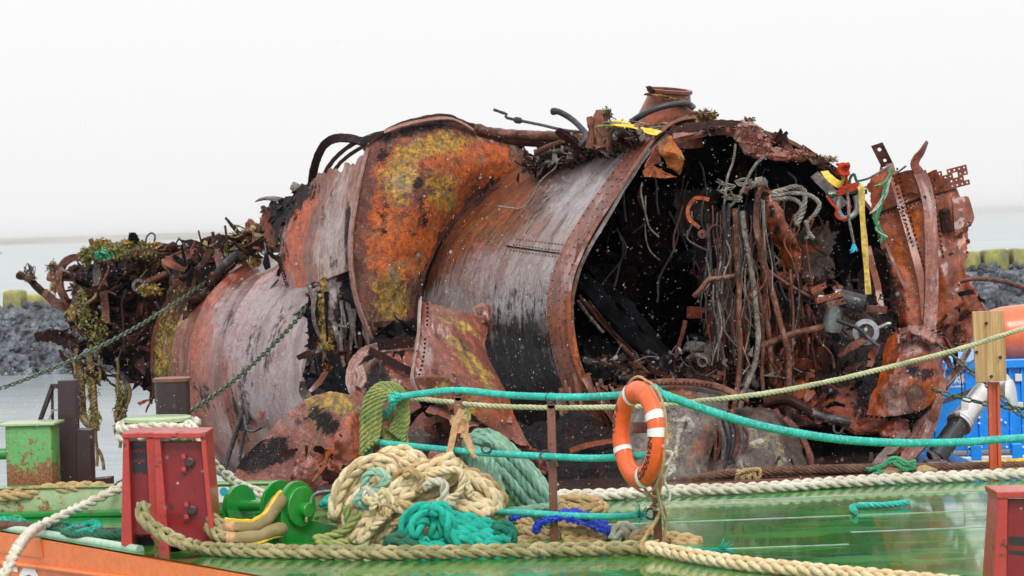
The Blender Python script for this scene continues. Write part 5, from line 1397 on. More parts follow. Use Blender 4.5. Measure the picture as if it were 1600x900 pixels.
perf_px('upright_stub', (1378, 262), (1396, 256), (1367, 240), 22.9, 1, 2, M['dark'], .16)
MB().box(P(1478, 345, 22.5), (.10, .06, .22), Matrix.Rotation(-.1, 3, 'Y'), .01).build('hinge_bracket', M['dark'], W)
MB().lathe([(.03, 0), (.03, .05), (.015, .06)], P(1476, 330, 22.45), (0, -1, .1), 12).build('hinge_bolt', M['dark'], W)
MB().tube([P(1484, 398, 22.3), P(1490, 394, 22.22)], .012, 8).build('bent_bolt', M['cable'], W)
pip([(1500, 440), (1520, 436), (1545, 437), (1572, 441), (1590, 446), (1612, 452)], .022, 'brown', Y=22.2, name='bent_pipe')
scraps(16, box_region(1468, 1505, 500, 575, 21.9, 22.3), (.08, .2), ['red', 'dark', 'rim', 'dark'])
scraps(10, box_region(1500, 1540, 440, 500, 22.0, 22.2), (.06, .16), ['red', 'dark'])
# green net scraps hooked on the plate
for pts_ in ([(1394, 262), (1388, 285), (1380, 310), (1372, 335), (1366, 350)], [(1390, 275), (1384, 300), (1370, 325), (1360, 332)], [(1368, 335), (1374, 352), (1380, 370), (1376, 378)], [(1392, 270), (1380, 285), (1366, 292)], [(1372, 345), (1372, 360), (1384, 372)]):
    for q in range(3):
        pip([(x + R.uniform(-3, 3), y + R.uniform(-3, 3)) for x, y in pts_], .007, R.choice(['net_green', 'weed_olive', 'net_white']), 26, 22.6, .02, 'net_strand')

# ------------- buckled tank at the lower right
H = [[(1388, 528, 22.0), (1412, 512, 21.85), (1440, 508, 21.8), (1464, 520, 21.9), (1478, 535, 22.0)],
     [(1378, 570, 21.85), (1402, 556, 21.6), (1432, 548, 21.6), (1458, 560, 21.65), (1474, 575, 21.85)],
     [(1366, 610, 21.75), (1394, 605, 21.5), (1424, 602, 21.55), (1450, 600, 21.6), (1470, 605, 21.75)],
     [(1352, 648, 21.7), (1384, 652, 21.55), (1412, 650, 21.55), (1442, 640, 21.6), (1465, 622, 21.7)]]
patch('buckled_tank', H, M['red'], W, 90, 90, .02, (.05, .03, .03, .05), .045, 3, seed=44, sharp=.8, base=(0, .1, 0, 0), blobs=[('o', 1385, 550, 14, 40, .9, 15), ('o', 1445, 610, 26, 32, 1.0), ('k', 1424, 575, 20, 8, .6, -30), ('p', 1400, 620, 22, 30, .8), ('p', 1425, 545, 18, 14, .7), ('p', 1415, 640, 22, 10, .7), ('k', 1440, 585, 20, 10, .7), ('o', 1370, 610, 9, 40, .6)])
patch('crumpled_rim', [[(1398, 516, 21.8), (1418, 506, 21.7), (1445, 506, 21.7), (1472, 520, 21.75)], [(1400, 530, 21.6), (1425, 520, 21.55), (1450, 528, 21.55), (1470, 536, 21.65)], [(1410, 532, 21.7), (1428, 530, 21.6), (1450, 538, 21.6), (1466, 542, 21.7)]], M['rim'], W, 60, 30, .018, (.3, .3, .1, .1), .045, 4, base=(0, .15, .4, 0), holes=[(.3, .4, .05), (.6, .5, .06)])
MB().lathe([(.12, 0), (.12, .015), (.02, .02)], P(1431, 621, 21.4), (.25, -1, .15), 24, (.8, 1)).build('blank_flange', M['orange'], W)
MB().box(P(1397, 594, 21.42), (.095, .02, .10), Matrix.Rotation(.05, 3, 'Y'), .006).build('square_patch', M['rim'], W)
pts = [P(1354 + (1440 - 1354) * t, 650 + 4 * sin(t * 3) - 8 * t * t, 21.48) for t in lin(0, 1, 12)]
rivets('rivets', pts, [Vector((0, -1, .1))] * 12, .013, M['soot'], W)
strip('lower_flange', [(1340, 664, 21.6), (1356, 656, 21.55), (1375, 653, 21.5)], .06, M['red'], W, n=16, rag=.3)
strip('torn_side_flange', [(1472, 590, 21.7), (1470, 615, 21.65), (1462, 640, 21.6), (1458, 655, 21.6)], .09, M['rim'], W, n=24, rag=.4, base=(.2, 0, 0, 0))
# under the mouth: black sheet painting the cavity's shade, curved keel plates
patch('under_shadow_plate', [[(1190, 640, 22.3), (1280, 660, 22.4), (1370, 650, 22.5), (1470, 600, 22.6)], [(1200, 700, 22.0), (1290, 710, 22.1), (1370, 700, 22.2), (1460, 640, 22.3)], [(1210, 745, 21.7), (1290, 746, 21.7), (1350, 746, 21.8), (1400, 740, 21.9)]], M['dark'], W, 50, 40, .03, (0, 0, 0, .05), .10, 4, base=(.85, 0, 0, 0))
patch('keel_plate', [[(1430, 660, 21.7), (1450, 640, 21.7), (1480, 565, 21.9)], [(1405, 700, 21.5), (1440, 680, 21.55), (1472, 640, 21.7)], [(1360, 744, 21.2), (1400, 744, 21.3), (1455, 690, 21.5)]], M['rim'], W, 40, 50, .03, (.05, .0, .04, .06), .03, 4, base=(.15, 0, .3, 0))
patch('keel_plate', [[(1410, 670, 21.5), (1424, 672, 21.45)], [(1378, 705, 21.25), (1396, 708, 21.2)], [(1345, 742, 21.0), (1364, 744, 21.0)]], M['grey'], W, 20, 40, .03, (.1, 0, .1, .1), .02, 4, base=(0, .3, 0, 0))
patch('curled_plate', [[(1360, 662, 21.8), (1390, 660, 21.7), (1420, 655, 21.7)], [(1375, 680, 21.6), (1400, 682, 21.55), (1425, 672, 21.6)], [(1395, 690, 21.7), (1412, 694, 21.6), (1428, 688, 21.65)]], M['red'], W, 40, 30, .02, (.1, .3, .1, .1), .06, 5, base=(.3, 0, 0, 0))
patch('front_tank_plate', [[(985, 607, 21.5), (1030, 597, 21.4), (1075, 598, 21.4), (1115, 600, 21.4), (1145, 614, 21.4)], [(970, 660, 21.2), (1020, 645, 21.0), (1070, 640, 20.95), (1110, 645, 21.0), (1135, 650, 21.1)], [(960, 710, 21.1), (1010, 700, 20.85), (1060, 695, 20.8), (1095, 692, 20.85), (1118, 700, 21.0)], [(950, 752, 21.0), (1000, 752, 20.75), (1050, 750, 20.7), (1085, 748, 20.75), (1105, 745, 20.9)]], M['grey'], W, 90, 80, .03, (.0, .0, .03, .06), .03, 3, seed=51,
      blobs=[('o', 1060, 615, 30, 12, .8), ('o', 1080, 715, 10, 26, .7, 25), ('y', 1050, 690, 24, 40, .5), ('k', 1030, 640, 26, 26, .5), ('k', 985, 620, 20, 20, .7), ('k', 1075, 670, 8, 40, .5, 25), ('o', 1110, 690, 14, 50, .5)])
strip('riveted_flange', [(960, 612, 21.45), (990, 602, 21.35), (1030, 596, 21.28), (1075, 596, 21.25), (1112, 601, 21.25), (1140, 610, 21.25), (1170, 624, 21.3)], .08, M['brown'], W, n=60, ref=(0, -.6, .8), rag=.2, base=(.1, .1, 0, 0), thick=.02)
pts = [P(x, 601 - 4 * sin((x - 990) / 130 * pi), 21.22) for x in range(992, 1118, 7)]
rivets('rivets', pts, [Vector((0, -.6, .8))] * len(pts), .016, M['brown'], W)
patch('keel_tank', [[(1120, 640, 21.6), (1160, 636, 21.5), (1200, 640, 21.5), (1228, 652, 21.6)], [(1110, 690, 21.3), (1160, 685, 21.1), (1210, 682, 21.1), (1252, 694, 21.3)], [(1085, 745, 21.0), (1150, 746, 20.85), (1220, 746, 20.85), (1278, 746, 21.0)]], M['keel'], W, 70, 60, .03, (.05, 0, .06, 0), .035, 3.5, seed=57, base=(.15, 0, 0, 0), blobs=[('y', 1195, 690, 24, 18, .6), ('p', 1170, 680, 20, 16, .5), ('y', 1220, 720, 8, 26, .6), ('k', 1135, 700, 14, 40, .6), ('o', 1130, 690, 10, 30, .5), ('p', 1165, 720, 16, 12, .5)])
strip('keel_rim', [(1226, 652, 21.45), (1246, 672, 21.3), (1262, 700, 21.1), (1276, 742, 20.9)], .05, M['brown'], W, n=30, rag=.2)
for k in range(10): pip([(1100 + k * 6, 640 + R.uniform(0, 20)), (1104 + k * 7, 690), (1100 + k * 5 + R.uniform(-8, 8), 742)], R.uniform(.012, .026), R.choice(['brown', 'grey', 'hose']), 18, 21.0, .015)
scraps(26, box_region(1100, 1470, 700, 748, 20.9, 21.6), (.08, .2), ['dark', 'grey', 'soot', 'brown'], up=0)

# ------------- lower left of the tube: torn inner plates
patch('inner_torn_plate', [[(552, 560, 22.4), (600, 548, 22.3), (655, 540, 22.2)], [(555, 610, 22.0), (605, 620, 21.9), (660, 640, 21.8)], [(560, 690, 21.8), (630, 700, 21.6), (720, 720, 21.4)], [(560, 760, 21.4), (640, 762, 21.2), (740, 764, 21.1)]], M['red'], W, 70, 70, .025, (.1, 0, .05, .1), .06, 3, seed=63, sharp=.8, base=(.2, 0, 0, 0), blobs=[('k', 625, 525, 40, 22, 1.0), ('k', 590, 595, 20, 26, .8), ('k', 640, 700, 30, 20, .9), ('p', 655, 690, 24, 18, .9), ('k', 690, 700, 20, 20, .6), ('o', 600, 585, 14, 24, .5)])
patch('cavity_shade_plate', [[(590, 505, 24.6), (630, 498, 24.6), (665, 480, 24.6)], [(560, 560, 24.0), (620, 560, 23.8), (670, 560, 23.6)], [(480, 600, 24.6), (560, 640, 23.4), (640, 640, 23)]], M['soot'], W, 30, 30, .03, (.2, .1, .1, .1), .12, 4)  # black sheet stands in for the darkness inside the hole
strip('curled_pink_strap', [(566, 618, 21.9), (552, 606, 22.0), (548, 585, 22.1), (556, 562, 22.2), (574, 547, 22.3), (600, 543, 22.4), (640, 541, 22.3), (662, 538, 22.2)], .13, M['pink'], W, n=60, ref=(-.5, -.8, .3), rag=.35, wfun=lambda t: 1 - .45 * t, twist=.8, bend=.02, base=(.1, 0, .4, 0))
strip('curled_pink_strap', [(560, 604, 21.9), (566, 590, 21.95), (560, 572, 22.1)], .09, M['pink'], W, n=20, rag=.4, base=(0, 0, .5, 0))
strip('bent_bar', [(576, 547, 22.2), (605, 562, 22.1), (635, 578, 22.0), (660, 590, 21.9)], .08, M['dark'], W, n=24, rag=.3, base=(.5, 0, 0, 0))
strip('bent_bar', [(590, 540, 22.3), (625, 536, 22.2), (660, 533, 22.1)], .11, M['dark'], W, n=24, rag=.3, base=(.6, 0, 0, 0))
perf_px('perforated_plate', (660, 655), (708, 642), (664, 668), 21.05, 9, 2, M['rim'], .14)
strip('crinkled_flange', [(668, 638, 20.95), (700, 648, 20.85), (730, 662, 20.8), (765, 652, 20.85), (800, 655, 20.9)], .10, M['rim'], W, n=40, ref=(0, -.7, .7), rag=.6, base=(0, 0, .4, 0))
lu = MB(); lump(lu, P(655, 690, 21.3), (.17, .1, .13), Matrix.Identity(3), .3); lu.build('grey_crust', M['grey'], W)
scraps(30, box_region(560, 720, 600, 720, 21.2, 22.2), (.08, .28), ['red', 'dark', 'soot', 'rim', 'dark'], up=0)
scraps(30, box_region(480, 660, 500, 620, 22.5, 25.0), (.12, .36), ['soot', 'dark', 'soot', 'grey', 'red'], up=0)
scraps(14, box_region(590, 660, 505, 550, 23.6, 24.6), (.12, .3), ['soot', 'dark'], up=0)
strip('diagonal_beam', [(815, 720, 20.9), (835, 732, 20.8), (868, 716, 20.9)], .16, M['rim'], W, n=16, base=(.2, 0, .2, 0))
pipe('pointed_bar', [(742, 690, 20.9), (770, 705, 20.9), (800, 742, 20.9)], .05, M['dark'], W, 12)
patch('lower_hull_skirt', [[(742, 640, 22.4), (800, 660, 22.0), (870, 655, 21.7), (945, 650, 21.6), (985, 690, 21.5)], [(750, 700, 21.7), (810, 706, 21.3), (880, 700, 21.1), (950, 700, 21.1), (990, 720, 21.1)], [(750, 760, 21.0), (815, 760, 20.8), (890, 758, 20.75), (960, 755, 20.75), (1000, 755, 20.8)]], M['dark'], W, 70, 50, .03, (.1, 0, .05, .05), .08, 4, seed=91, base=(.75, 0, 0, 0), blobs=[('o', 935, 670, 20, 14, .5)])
strip('brown_ledge', [(890, 704, 20.95), (925, 694, 20.95), (962, 688, 21.0)], .05, M['red'], W, n=20, rag=.4)
scraps(34, box_region(1100, 1330, 330, 560, 22.4, 23.4), (.12, .45), ['dark', 'red', 'dark', 'soot', 'brown'], up=0)
scraps(30, box_region(1190, 1390, 540, 690, 21.7, 22.2), (.1, .3), ['dark', 'red', 'soot', 'brown', 'dark'], up=0)
for (x, y, Y, w_, h_) in ((1120, 400, 23.6, .5, .7), (1240, 330, 23.8, .6, .5), (1010, 360, 24.6, .6, .9), (960, 450, 24.4, .5, .5), (1300, 380, 23.8, .4, .6)):
    s_ = FPX / Y
    patch('inner_panel', [[(x - w_ * s_ / 2, y - h_ * s_ / 2, Y), (x, y - h_ * s_ / 2 - 4, Y - .1), (x + w_ * s_ / 2, y - h_ * s_ / 2, Y + .1)], [(x - w_ * s_ / 2, y + h_ * s_ / 2, Y - .1), (x, y + h_ * s_ / 2 + 6, Y), (x + w_ * s_ / 2, y + h_ * s_ / 2, Y)]], M['dark'], W, 24, 24, .02, (.2, .3, .2, .2), .06, 5, base=(.5, 0, 0, 0))
for k in range(44):
    x = R.uniform(1096, 1200); y = R.uniform(300, 470); l = R.uniform(50, 170)
    pip([(x, y), (x + R.uniform(-8, 8), y + l * .3), (x + R.uniform(-12, 12), y + l * .65), (x + R.uniform(-16, 16), y + l)], R.uniform(.004, .008), R.choice(['cable', 'brown', 'grey', 'hose']), 18, R.uniform(21.6, 22.1), .02, 'loose_wire')
for (x, y, Y, w_, h_) in ((1150, 500, 23.0, .6, .5), (1270, 400, 23.4, .5, .6), (1090, 330, 23.9, .5, .5), (1330, 520, 22.8, .5, .6)):
    s_ = FPX / Y
    patch('inner_panel', [[(x - w_ * s_ / 2, y - h_ * s_ / 2, Y), (x, y - h_ * s_ / 2 - 4, Y - .1), (x + w_ * s_ / 2, y - h_ * s_ / 2, Y + .1)], [(x - w_ * s_ / 2, y + h_ * s_ / 2, Y - .1), (x, y + h_ * s_ / 2 + 6, Y), (x + w_ * s_ / 2, y + h_ * s_ / 2, Y)]], M['keel'], W, 24, 24, .02, (.25, .35, .25, .25), .06, 4, base=(.25, .1, 0, 0), sharp=.6)
# ------------- torn far-left end of the wreck
patch('end_plating', [[(120, 408, 32.2), (170, 398, 32.0), (230, 392, 31.8), (300, 392, 31.6), (350, 400, 31.3)], [(118, 450, 32.0), (170, 445, 31.7), (230, 440, 31.4), (290, 440, 31.2), (330, 450, 31)], [(124, 510, 31.9), (175, 505, 31.6), (230, 500, 31.3), (270, 500, 31.1), (300, 510, 30.9)],
                      [(150, 555, 31.8), (190, 558, 31.5), (235, 570, 31.2), (262, 580, 31.0), (280, 590, 30.9)], [(190, 580, 31.6), (215, 600, 31.4), (238, 632, 31.2), (255, 640, 31.0), (275, 640, 30.9)]], M['dark'], W, 110, 90, .04, (.12, .16, .14, 0), .14, 2.6, seed=71, base=(.42, 0, 0, 0),
      blobs=[('y', 262, 540, 24, 60, .7), ('y', 215, 460, 30, 16, .5), ('y', 150, 470, 22, 50, .4), ('k', 200, 430, 60, 34, 1.0), ('k', 185, 520, 20, 60, .9), ('o', 222, 600, 18, 14, .8), ('o', 225, 490, 6, 30, .7), ('k', 220, 541, 9, 9, 1.0), ('p', 240, 520, 14, 24, .3), ('k', 240, 590, 30, 26, .5)], holes=[(.72, .62, .02)])
patch('end_plating_back', [[(110, 420, 34), (200, 395, 34), (300, 385, 33.6), (400, 390, 32.6)], [(120, 500, 34), (200, 500, 33.6), (300, 500, 33), (380, 500, 32)], [(160, 570, 33.5), (220, 600, 33), (300, 600, 32.5), (360, 600, 32)]], M['dark'], W, 40, 30, .04, (.2, .2, .2, .1), .12, 3, base=(.4, 0, 0, 0))
patch('end_plating', [[(255, 392, 31.0), (300, 390, 30.6), (345, 396, 30.0), (385, 402, 29.3)], [(258, 450, 30.7), (290, 450, 30.2), (318, 446, 29.7), (345, 425, 29.4)], [(250, 510, 30.5), (268, 512, 30.1), (284, 508, 29.8), (300, 480, 29.7)],
                      [(240, 570, 30.5), (255, 575, 30.2), (266, 565, 30.0), (278, 530, 29.9)], [(245, 625, 30.5), (256, 630, 30.3), (262, 620, 30.1), (268, 590, 30.0)]], M['dark'], W, 60, 80, .03, (.1, .1, .1, .12), .09, 3, seed=77, base=(.2, 0, 0, .15), blobs=[('y', 262, 550, 20, 60, .6), ('k', 300, 410, 50, 20, .8), ('o', 290, 440, 20, 14, .3)])
scraps(30, box_region(262, 350, 388, 450, 29.4, 30.4), (.12, .4), ['dark', 'soot', 'brown', 'dark', 'red'], up=.1)
strip('curved_frame_bar', [(128, 403, 31.6), (112, 403, 31.6), (98, 412, 31.6), (92, 430, 31.6), (93, 452, 31.6), (102, 470, 31.6), (112, 488, 31.6)], .10, M['brown'], W, n=40, ref=(-.4, -.9, 0), thick=.05, rag=.15, base=(.2, 0, 0, 0))
strip('spike_bar', [(141, 373, 31.3), (149, 395, 31.3), (157, 425, 31.2), (162, 460, 31.1), (166, 505, 31.1)], .13, M['brown'], W, n=36, wfun=lambda t: .5 + .7 * min(1, t * 3) - .4 * t, thick=.035, rag=.3, base=(.2, 0, 0, 0))
MB().box(P(114, 431, 31.9), (.26, .2, .15), Matrix.Rotation(.1, 3, 'Y'), .01).build('box_bracket', M['brown'], W)
MB().box(P(82, 433, 32.0), (.13, .16, .13), Matrix.Rotation(.4, 3, 'Y'), .03).build('box_bracket', M['brown'], W)
pipe('outstretched_pipe', [(30, 430, 32.2), (46, 438, 32.1), (70, 460, 32.0), (95, 480, 31.9), (118, 494, 31.7)], .05, M['dark'], W, 24, wob=.02, rfun=lambda t, k: 1 + .4 * noise.noise(Vector((t * 14, k, 0))))
strip('torn_arm', [(68, 455, 31.9), (90, 475, 31.8), (118, 495, 31.6)], .12, M['brown'], W, n=24, rag=.5)
patch('torn_arm', [[(50, 519, 31.8), (85, 514, 31.7), (122, 528, 31.5)], [(60, 532, 31.8), (90, 540, 31.7), (126, 552, 31.5)]], M['dark'], W, 40, 16, .03, (.3, .3, .15, 0), .06, 6, base=(.4, 0, 0, 0))
strip('pale_upright_plate', [(128, 442, 31.3), (118, 460, 31.3), (115, 490, 31.3), (118, 525, 31.3)], .08, M['brown'], W, n=30, rag=.3, base=(0, 0, .4, 0))
pip([(127, 441), (117, 444), (114, 456), (112, 462)], .02, 'cable', Y=31.2)
MB().lathe([(.085, 0), (.09, .06), (.05, .065), (.045, 0)], P(217, 446, 30.9), (.1, -1, 0), 20).build('pipe_end_flange', M['hose'], W)
pip([(222, 446), (240, 437), (258, 428), (276, 422)], .045, 'brown', Y=30.9)
strip('bent_pink_strap', [(262, 408, 30.8), (272, 408, 30.7), (280, 420, 30.6), (285, 445, 30.5), (292, 458, 30.4), (302, 468, 30.4)], .085, M['pink'], W, n=36, rag=.25)
strip('bent_pink_strap', [(272, 440, 30.6), (278, 452, 30.6), (284, 462, 30.6)], .08, M['pink'], W, n=14, rag=.2)
strip('torn_spike', [(286, 380, 31), (288, 395, 31), (290, 415, 31)], .19, M['red'], W, n=18, wfun=lambda t: .15 + 1.1 * t, rag=.3)
MB().lathe([(.16, -.1), (.17, 0), (.11, .01), (.10, -.1)], P(325, 408, 30.4), (-.4, -.9, .1), 20).build('round_port', M['dark'], W)
patch('torn_pink_plate', [[(312, 392, 30.6), (325, 380, 30.6), (340, 376, 30.6)], [(314, 400, 30.5), (326, 398, 30.5), (334, 396, 30.5)]], M['pink'], W, 20, 14, .02, (.2, .2, .1, .1), .04, 5)
strip('arched_strip', [(304, 392, 30.6), (312, 382, 30.6), (325, 372, 30.6), (340, 370, 30.5), (360, 372, 30.4), (385, 382, 30.2), (398, 395, 30.0)], .08, M['dark'], W, n=34, ref=(0, -.6, .8), rag=.4)
strip('jagged_spike', [(352, 340, 30), (362, 352, 30), (376, 367, 29.9), (392, 380, 29.8)], .10, M['dark'], W, n=24, wfun=lambda t: .35 + .9 * t, rag=.6)
patch('torn_pink_plate', [[(382, 347, 29.8), (390, 341, 29.8), (402, 348, 29.7)], [(378, 358, 29.8), (392, 356, 29.7), (408, 362, 29.6)], [(382, 364, 29.7), (388, 372, 29.7), (396, 366, 29.6)]], M['rim'], W, 24, 24, .02, (.2, .2, .1, .2), .05, 6)
strip('hook_spike', [(332, 362, 30.2), (334, 370, 30.2), (338, 376, 30.2)], .04, M['dark'], W, n=10)
# heap along the back of the stern tube
def back_region():
    t = R.random()
    x = 180 + 280 * t; y = 398 - 84 * max(0, (t - .42)) + R.uniform(-14, 34 - 8 * t)
    return x, y, 31.9 - 3.6 * t + R.uniform(-.2, .5)
scraps(90, back_region, (.10, .36), ['dark', 'soot', 'brown', 'red', 'dark', 'grey', 'pink'], up=.1)
crumbs('tangled_debris', 360, back_region, (.03, .10), M['dark'])
crumbs('tangled_debris', 160, back_region, (.03, .08), M['weed_olive'])
scraps(14, box_region(412, 466, 330, 430, 26.9, 27.6), (.12, .36), ['dark', 'soot', 'dark', 'brown'], up=.2)
scraps(44, box_region(100, 262, 415, 585, 30.9, 31.8), (.1, .36), ['dark', 'soot', 'soot', 'brown', 'dark', 'grey'], up=0)
crumbs('tangled_debris', 320, box_region(110, 260, 415, 600, 31.0, 31.8), (.03, .10), M['dark'])
for k in range(9):
    x = R.uniform(110, 330); y = R.uniform(400, 500)
    pip([(x, y), (x + R.uniform(-16, 16), y + R.uniform(10, 40)), (x + R.uniform(-24, 24), y + R.uniform(30, 90))], R.uniform(.01, .025), R.choice(['hose', 'dark', 'brown', 'weed_brown']), 16, R.uniform(30.6, 31.3), .02, 'loose_wire')
# seaweed and net heap on top
for (x, y, Y, rx, ry, rz, n_, m_) in ((160, 383, 31.2, .22, .2, .12, 500, 'weed_gold'), (150, 395, 31.1, .2, .2, .16, 420, 'weed_olive'), (185, 392, 31.1, .42, .3, .14, 800, 'weed_olive'), (205, 385, 31.2, .34, .3, .10, 500, 'weed_olive'), (240, 386, 31.2, .22, .2, .10, 400, 'weed_gold'), (225, 395, 31, .4, .2, .1, 500, 'weed_brown'),
                                      (200, 378, 31.1, .12, .15, .04, 160, 'weed_gold'), (133, 400, 31.1, .12, .1, .2, 260, 'weed_olive'), (270, 396, 31.0, .3, .2, .06, 300, 'weed_olive'), (130, 480, 31.0, .14, .12, .4, 220, 'weed_olive'), (150, 520, 31.0, .3, .15, .4, 140, 'weed_olive'), (236, 452, 30.8, .22, .1, .1, 260, 'weed_gold'),
                                      (345, 395, 30.2, .3, .3, .12, 360, 'weed_olive'), (372, 400, 29.6, .18, .2, .16, 300, 'weed_olive'), (398, 405, 29.2, .08, .1, .16, 160, 'weed_gold'), (84, 418, 32, .12, .1, .12, 200, 'weed_brown'), (47, 433, 32.0, .1, .1, .06, 150, 'weed_brown'), (34, 428, 32.2, .05, .05, .05, 60, 'weed_gold'), (88, 448, 31.9, .12, .1, .1, 160, 'weed_gold'), (262, 560, 30.7, .2, .1, .5, 400, 'weed_brown')):
    weed_clump('seaweed_clump', x, y, Y, rx, ry, rz, int(n_ * 1.9), M[m_], leaf=.038, hang=.2)
weed_clump('green_net', 160, 398, 30.9, .12, .1, .08, 220, M['net_green'], leaf=.05)
weed_clump('green_net', 300, 388, 30.9, .12, .1, .06, 220, M['net_green'], leaf=.05)
weed_clump('green_net', 350, 405, 30.1, .2, .1, .08, 220, M['net_white'], leaf=.06)
pip([(228, 386, 31), (229, 372, 31), (236, 364, 31), (242, 368, 31), (241, 378, 31)], .012, 'hose')
lu = MB()
for k in range(8): lump(lu, P(207 + R.uniform(-5, 8), 372 + R.uniform(-5, 8), 31.1), (.05, .04, .05), rough=.4)
lu.build('mussel_lump', M['soot'], W)
for k in range(14): pip([(38 + R.uniform(-4, 12), 428 + R.uniform(-4, 8), 32.1), (44 + R.uniform(-8, 10), 418 + R.uniform(-8, 6), 32.0), (50 + R.uniform(-6, 6), 436, 32)], .006, 'hose', 14, w=.02, name='loose_wire')
# hanging weed-grown ropes
rope('weedy_rope', [(122, 545, 31.2), (125, 580, 31.2), (127, 620, 31.2), (130, 650, 31.15), (138, 662, 31.1), (148, 664, 31.1)], .06, M['weed_brown'], parent=W, kind='twist', pitch=.12)
rope('weedy_rope', [(140, 548, 31.1), (142, 580, 31.1), (146, 620, 31.1), (148, 660, 31.1), (150, 672, 31.1)], .055, M['weed_brown'], parent=W, kind='twist', pitch=.14)
for (x, y, rz, n_, m_) in ((143, 600, .4, 240, 'weed_olive'), (148, 650, .16, 260, 'weed_olive'), (124, 620, .4, 160, 'weed_brown'), (188, 640, .22, 360, 'weed_brown'), (190, 615, .16, 200, 'weed_olive'), (186, 670, .14, 140, 'weed_brown'), (112, 490, .2, 90, 'weed_gold')):
    weed_clump('seaweed_clump', x, y, 31.1, .09, .09, rz, n_, M[m_], leaf=.05, hang=.6)
for pts_ in ([(150, 668), (149, 690), (151, 712), (150, 730)], [(151, 700), (156, 704), (160, 715), (163, 735)], [(154, 545), (155, 580), (153, 600)], [(182, 560), (184, 580), (183, 600), (186, 620)], [(196, 595), (202, 610), (200, 628), (196, 640)], [(108, 545), (116, 570), (120, 600)], [(186, 676), (188, 690), (187, 700)]):
    pip(pts_, .022, 'weed_brown', 20, 31.1, .02, 'hanging_strand')
for k in range(8): pip([(188 + R.uniform(-8, 12), 585 + R.uniform(-5, 10)), (190 + R.uniform(-10, 14), 610), (190 + R.uniform(-10, 12), 630 + R.uniform(-10, 40))], .014, R.choice(['hose', 'weed_brown']), 14, 31.1, .02, 'hanging_strand')
scraps(8, box_region(228, 256, 606, 645, 30.9, 31.2), (.15, .3), ['dark', 'red'])

# ------------- pieces lying in front of the wreck: things of their own
T = [[(656, 467, 21.75), (672, 470, 21.6), (700, 479, 21.7), (735, 489, 21.8), (768, 497, 21.95)],
     [(655, 505, 21.5), (676, 512, 21.32), (705, 520, 21.35), (735, 532, 21.45), (760, 538, 21.65)],
     [(648, 550, 21.2), (680, 535, 21.05), (715, 558, 21.08), (750, 578, 21.2), (778, 585, 21.4)],
     [(643, 590, 20.95), (685, 588, 20.8), (725, 604, 20.72), (768, 632, 20.8), (802, 640, 21.0)],
     [(650, 625, 20.95), (692, 636, 20.8), (735, 655, 20.75), (790, 690, 20.8), (832, 705, 20.95)]]
bent = thing('bent_plate', 'large folded triangular steel plate leaning against the front of the wreck', 'steel plate', P(730, 700, 20.9) * 1.0)
bent.location.z = 0
pt = patch('folded_plate', T, M['rim'], bent, 80, 90, .03, (.05, .08, 0, .03), .018, 3, seed=81, sharp=.9, blobs=[('y', 715, 505, 40, 9, .8, 30), ('y', 740, 570, 50, 12, .9, 50), ('y', 715, 620, 40, 20, .6, 40), ('o', 780, 640, 30, 26, .8), ('k', 700, 590, 40, 8, .4, 20), ('p', 660, 560, 14, 50, .4), ('k', 725, 540, 30, 5, .4, 48), ('o', 700, 640, 50, 14, .5), ('p', 690, 515, 26, 10, .4, 30)])
strip('edge_flange', [(656, 466, 21.7), (654, 490, 21.55), (653, 520, 21.35), (649, 550, 21.15)], .06, M['pink'], bent, n=30, ref=(-.8, -.5, 0), base=(0, 0, .7, 0), rag=.15)
strip('edge_flange', [(648, 552, 21.12), (644, 575, 21.0), (643, 592, 20.92), (652, 616, 20.9)], .05, M['pink'], bent, n=24, ref=(-.8, -.5, 0), base=(0, 0, .6, 0), rag=.2)
pts = [P(668 - 10 * t * t, 475 + 110 * t, 21.55 - .6 * t) for t in lin(0, 1, 18)] + [P(664 - 9 * t * t, 530 + 55 * t, 21.15 - .3 * t) for t in lin(0, 1, 9)]
rivets('rivets', pts, [Vector((-.2, -1, .1))] * len(pts), .011, M['soot'], bent)
patch('torn_corner', [[(738, 483, 21.9), (752, 470, 21.9), (760, 475, 21.9)], [(742, 495, 21.85), (758, 490, 21.8), (774, 498, 21.85)], [(748, 505, 21.85), (764, 506, 21.8), (770, 514, 21.85)]], M['pink'], bent, 24, 24, .02, (.2, .2, .1, .1), .05, 6)
patch('lower_skirt', [[(700, 640, 20.9), (740, 655, 20.85), (780, 680, 20.85), (815, 690, 21.0)], [(720, 690, 20.8), (760, 700, 20.75), (800, 712, 20.75), (850, 714, 20.9)], [(735, 742, 20.7), (775, 745, 20.65), (815, 745, 20.7), (858, 742, 20.8)]], M['dark'], bent, 50, 40, .03, (.1, .0, .1, .05), .05, 4, base=(.1, .15, 0, 0), blobs=[('o', 835, 690, 18, 12, .8), ('p', 780, 675, 20, 6, .5)])
tank = thing('crushed_tank', 'crushed cylindrical tank with lichen on its rounded end in front of the far hull', 'tank', Vector((P(490, 740, 20.8).x, 20.8, 0)))
def ring3(cx, cy, rx, ry, Y, ang, n=48, tilt=.6):
    c = P(cx, cy, Y); s = Y / FPX; v = []
    for k in range(n):
        a = 2 * pi * k / n; x = rx * cos(a); y = ry * sin(a)
        xr = x * cos(ang) - y * sin(ang); yr = x * sin(ang) + y * cos(ang)
        v.append(c + Vector((xr * s, tilt * x * s, -yr * s)))
    return v
